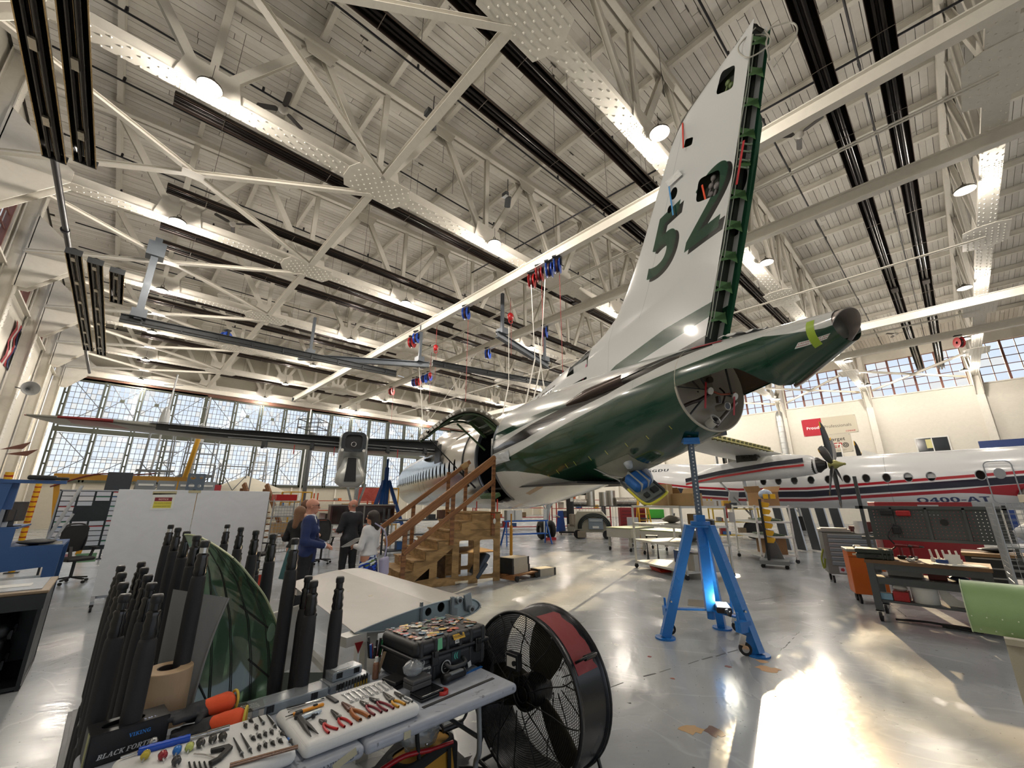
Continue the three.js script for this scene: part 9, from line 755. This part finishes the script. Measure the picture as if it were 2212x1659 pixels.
for (const [x, z, h, c, l] of [[10.3, -22.6, 2.4, 0xc4431c, 'orange red work stand frame behind the blue jack, left one'], [11.6, -23.4, 2.5, 0xc9981c, 'yellow work stand frame behind the blue jack'], [6.6, -23.5, 2.2, 0xc9981c, 'yellow guard frame behind the engine leg']]) { const t = T('work_stand', l, 'stand', [x, 0, z], 0.2), m = M(c, 0.45); for (const [a, b] of [[0, 0], [1.1, 0], [0, -0.9], [1.1, -0.9]]) P(t, 'upright', rod([a, 0, b], [a, h, b], 0.035), m); P(t, 'rail', [0.4, 1.1, 1.7, h].flatMap((y) => [rod([0, y, 0], [1.1, y, 0], 0.028), rod([0, y, 0], [0, y, -0.9], 0.028), rod([1.1, y, 0], [1.1, y, -0.9], 0.028)]), m); P(t, 'deck', bx(1.15, 0.05, 0.95, 0.55, 1.1, -0.45), m); }
O('red_glazed_panel', 'translucent red panel on a stand behind the blue wing jack', 'panel', [bx(1.3, 0.7, 0.02, 0, 2.1, 0), rod([-0.6, 0, 0], [-0.6, 1.8, 0], 0.03), rod([0.6, 0, 0], [0.6, 1.8, 0], 0.03)], M(0xd0645a, 0.3), [10.1, 0, -21.9], 0.1);
{ const t = T('exhaust_duct', 'bundle of bright metal exhaust ducts stored behind the service cart', 'duct', [21.2, 0, -15.6], -0.7), m = M(0xb4b0a6, 0.25, 0.8); P(t, 'upright_duct', [cy(0.3, 1.0, 0, 2.0, 0), cy(0.26, 0.8, 0.8, 1.9, 0.1), cy(0.28, 0.9, 1.3, 1.95, -0.1)], m); P(t, 'lying_duct', [cy(0.24, 1.4, 2.2, 1.75, 0.2, 0, PI / 2), cy(0.2, 1.2, -0.9, 1.7, 0.2, 0, PI / 2)], M(0xa9a59c, 0.3, 0.6)); P(t, 'duct_rack', [bx(4.4, 0.05, 0.9, 0.8, 1.48, 0), ...[-1.3, 0.8, 2.9].map((x) => bx(0.06, 1.5, 0.8, x, 0.75, 0))], darkSteel); P(t, 'wire_front', Array.from({ length: 24 }, (_, i) => rod([-1.3 + i * 0.18, 0.2, 0.45], [-1.3 + i * 0.18, 1.45, 0.45], 0.01, 0.01, 4)), galv); }
box('bright green plastic tool box under the striped aircraft', [21.6, 0.9, -11.6], 0.8, 0.45, 0.4, M(0x3fae2c, 0.4), -0.8); { const t = T('red_tool_chest', 'dark red tool chest right of the service cart', 'cabinet', [21.5, 0, -13.0], -0.8); P(t, 'chest_body', rb(1.4, 1.35, 0.6, 0.02, 0, 0.75, 0), M(0x7d1418, 0.4)); for (let i = 0; i < 6; i++) P(t, 'drawer', bx(1.2, 0.02, 0.02, 0, 0.35 + i * 0.18, 0.31), M(0x3a0a0c, 0.4)); P(t, 'caster', [...caster(-0.6, 0.2), ...caster(0.6, 0.2), ...caster(-0.6, -0.2), ...caster(0.6, -0.2)], rubber); } O('bench_under', 'low dark bench carrying the green tool box', 'bench', [bx(1.6, 0.05, 0.7, 0, 0.87, 0), bx(0.06, 0.87, 0.6, -0.7, 0.43, 0), bx(0.06, 0.87, 0.6, 0.7, 0.43, 0)], darkSteel, [21.6, 0, -11.6], -0.8);
{ const t = T('folding_stool', 'black folding stool leaning beside the white cart', 'stool', [12.2, 0, -6.6], 0.4); P(t, 'stool_frame', [rod([0, 0, 0], [0.3, 0.75, 0], 0.014), rod([0.34, 0, 0], [0.04, 0.75, 0], 0.014), rod([0, 0, -0.3], [0.3, 0.75, -0.3], 0.014), rod([0.34, 0, -0.3], [0.04, 0.75, -0.3], 0.014), rod([0, 0.02, 0], [0, 0.02, -0.3], 0.014), rod([0.3, 0.75, 0], [0.3, 0.75, -0.3], 0.014)], black); P(t, 'stool_seat', rb(0.34, 0.03, 0.34, 0.01, 0.17, 0.74, -0.15), black); } O('red_dustpan', 'orange red dustpan on the floor by the white cart', 'dustpan', tf(ext([[0, 0], [0.5, 0], [0.62, 0.07], [0.62, 0.12], [0.1, 0.05]], 0.3), 0, 0, 0), M(0xc8351c, 0.45), [10.75, 0, -5.6], 1.0);
// ---------- on the walls ----------
const banner = (l, z, y, w, h, draw) => { const t = T('wall_banner', l, 'banner', [XR + 0.27, y, z], -PI / 2); const tx = canvasTex(1024, Math.round(1024 * h / w), draw), m = new THREE.MeshStandardMaterial({ map: tx, roughness: 0.7 }), o = P(t, 'banner_sheet', bx(w, h, 0.01), m), u = o.geometry.attributes.uv, p = o.geometry.attributes.position; for (let i = 0; i < u.count; i++) u.setXY(i, p.getX(i) / w + 0.5, p.getY(i) / h + 0.5); P(t, 'eyelet', [[-1, 1], [1, 1], [-1, -1], [1, -1]].map(([a, b]) => tf(new THREE.TorusGeometry(0.03, 0.01, 6, 14), a * (w / 2 - 0.06), b * (h / 2 - 0.06), 0.008)), galv); };
banner('wide banner reading Proud Professionals on the right wall', -6.75, 8.1, 3.8, 1.5, (c, w, h) => { c.fillStyle = '#b9b3a2'; c.fillRect(0, 0, w, h); c.fillStyle = '#a3182a'; c.fillRect(0, 0, w * 0.38, h); c.fillStyle = '#e4dede'; c.font = 'bold 92px sans-serif'; c.fillText('Proud', w * 0.07, h * 0.62, w * 0.28); c.fillStyle = '#3a3836'; c.font = '86px sans-serif'; c.fillText('Professionals', w * 0.41, h * 0.62, w * 0.5); c.fillStyle = '#9a2030'; c.font = 'italic bold 46px sans-serif'; c.fillText('CONAIR', w * 0.78, h * 0.93, w * 0.2); });
banner('Target ZERO banner below the Proud Professionals banner', -6.4, 6.55, 1.9, 1.5, (c, w, h) => { c.fillStyle = '#b5afa0'; c.fillRect(0, 0, w, h); c.fillStyle = '#2f2d2c'; c.font = 'bold 200px sans-serif'; c.textAlign = 'center'; c.fillText('Target', w / 2, h * 0.36, w * 0.7); c.fillStyle = '#9a1c24'; c.font = 'italic bold 300px sans-serif'; c.fillText('ZER', w * 0.4, h * 0.74, w * 0.5); c.lineWidth = 34; c.strokeStyle = '#2f2d2c'; for (const r of [95, 45]) { c.beginPath(); c.arc(w * 0.78, h * 0.62, r, 0, 7); c.stroke(); } c.fillStyle = '#2f2d2c'; c.font = '70px sans-serif'; c.fillText('Harm. 24/7', w * 0.6, h * 0.92); });
banner('smaller CONAIR banner far along the right wall, behind the jack post', -17.2, 8.3, 2.6, 0.8, (c, w, h) => { c.fillStyle = '#c0bcae'; c.fillRect(0, 0, w, h); c.fillStyle = '#8a2a34'; c.font = 'italic bold 190px sans-serif'; c.fillText('CONAIR', w * 0.08, h * 0.72, w * 0.84); });
banner('small white sign with dark red lettering on the right wall', -4.9, 5.35, 0.75, 0.4, (c, w, h) => { c.fillStyle = '#c9c2ba'; c.fillRect(0, 0, w, h); c.fillStyle = '#6a1f2c'; c.fillRect(40, 40, w - 80, h - 80); c.fillStyle = '#c9c2ba'; c.font = 'bold 240px sans-serif'; c.fillText('EXIT', 130, h * 0.68, w - 260); });
for (const [z, w, l] of [[-0.75, 1.7, 'wide dark office window in the right wall, with a lit yellow board inside'], [-6.9, 1.3, 'dark office window behind the black propeller'], [-15.4, 2.2, 'dark office window behind the wing of the striped aircraft']]) { const t = T('office_window', l, 'window', [XR + 0.28, 5.9, z], -PI / 2); P(t, 'window_frame', ext([[-w / 2 - 0.08, -0.58], [w / 2 + 0.08, -0.58], [w / 2 + 0.08, 0.58], [-w / 2 - 0.08, 0.58]], 0.06, 0, [[[-w / 2, -0.5], [-w / 2, 0.5], [w / 2, 0.5], [w / 2, -0.5]]]), white); P(t, 'pane', bx(w / 2 - 0.03, 1, 0.012, -w / 4, 0, 0), M(0x1d2326, 0.1)); P(t, 'pane', bx(w / 2 - 0.03, 1, 0.012, w / 4, 0, 0), M(0x1d2326, 0.1)); P(t, 'mullion', bx(0.06, 1, 0.05), white); if (z > -2) P(t, 'yellow_board', bx(0.34, 0.66, 0.004, -0.18, 0.08, 0.012), M(0xc9c48a, 0.5)); }
{ const t = T('blue_gantry', 'dark blue steel portal frame in front of the right wall', 'gantry', [40.5, 0, 1.6], -PI / 2), m = M(0x1d3a78, 0.4); P(t, 'gantry_beam', bx(9, 0.5, 0.4, 4.3, 5.3, 0), m); for (const x of [0.25, 8.4]) P(t, 'gantry_post', bx(0.34, 5.2, 0.34, x, 2.6, 0), m); P(t, 'knee', tf(ext([[0.4, 5.05], [1.0, 5.05], [0.4, 4.4]], 0.2), 0, 0, 0), m); }
O('vent_duct', 'galvanised round vent duct rising up the right wall', 'duct', [cy(0.28, 4.2, 0, 7.2, 0), tf(new THREE.TorusGeometry(0.4, 0.28, 10, 16, PI / 2), 0.4, 9.3, 0, 0, 0, PI / 2), ...Array.from({ length: 8 }, (_, i) => tf(new THREE.TorusGeometry(0.285, 0.02, 6, 24), 0, 5.4 + i * 0.5, 0, PI / 2))], M(0xa8aaa9, 0.35, 0.6), [XR - 0.15, 0, -10.2]);
{ const t = T('wall_flags', 'two coloured flags hung side by side on the left wall', 'flag', [XL - 0.45, 8.4, -28.2], PI / 2), fl = (x, cols) => cols.forEach((c, i) => P(t, 'flag_stripe', loft(Array.from({ length: 7 }, (_, j) => [0, 1].map((k) => [x + (i + k) * 1.4 / cols.length + 0.06 * Math.sin(j), 0.9 - j * 0.32, 0.05 * Math.sin(j * 1.7 + i)])), false), M(c, 0.75))); fl(-1.6, [0x8f1d28, 0xb9b4b0, 0x8f1d28, 0x23305c]); fl(0.1, [0x2b2f5a, 0x2b2f5a, 0xc9b01e, 0x2c6a2c]); }
for (const [y, z, l] of [[6.5, -27.5, 'lower'], [10.9, -24.4, 'upper']]) { const t = T('horn_speaker', `grey horn loudspeaker on the left wall columns, ${l} one`, 'loudspeaker', [XL + 0.35, y, z], 0.4); P(t, 'horn', tf(lathe([[0.05, 0], [0.09, 0.14], [0.16, 0.28], [0.3, 0.4], [0.31, 0.41], [0.29, 0.41], [0.08, 0.14]], 20), 0, 0, 0, PI / 2, 0, 0), M(0x8e9090, 0.5)); P(t, 'driver', [cy(0.09, 0.18, 0, 0, -0.06, PI / 2), rod([0, 0, -0.1], [-0.3, 0.05, -0.2], 0.02)], darkSteel); }
O('wall_conduit', 'dark cable looping down the left wall near the glazed doors', 'cable', tube([[0, 8.2, 0], [0.02, 7.6, 0.2], [0, 6.5, 0.25], [0.02, 5.2, 0.1], [0, 4.4, 0.3]], 0.05, 40, 6), M(0x2c3040, 0.5), [XL - 0.42, 0, -36]); O('wall_sheet', 'large pale taped sheet on the left wall below the windows', 'sheet', bx(0.02, 4.4, 3.6), M(0xc9c6bc, 0.7), [XL - 0.48, 6.5, -37.2]); O('propeller_hub_display', 'brown wooden propeller blades mounted low on the left wall', 'propeller', [tf(ext([[0, 0], [0.9, 0.45], [0.7, 0.08]], 0.06), 0, 0, 0), tf(ext([[0.2, -0.2], [1.2, 0.1], [0.9, -0.25]], 0.06), 0, 0, 0)], M(0x5a3428, 0.6), [XL - 0.3, 4.1, -31]);
scene.traverse((o) => { if (o.isMesh) { o.castShadow = o.receiveShadow = true; } });
renderer.render(scene, camera);
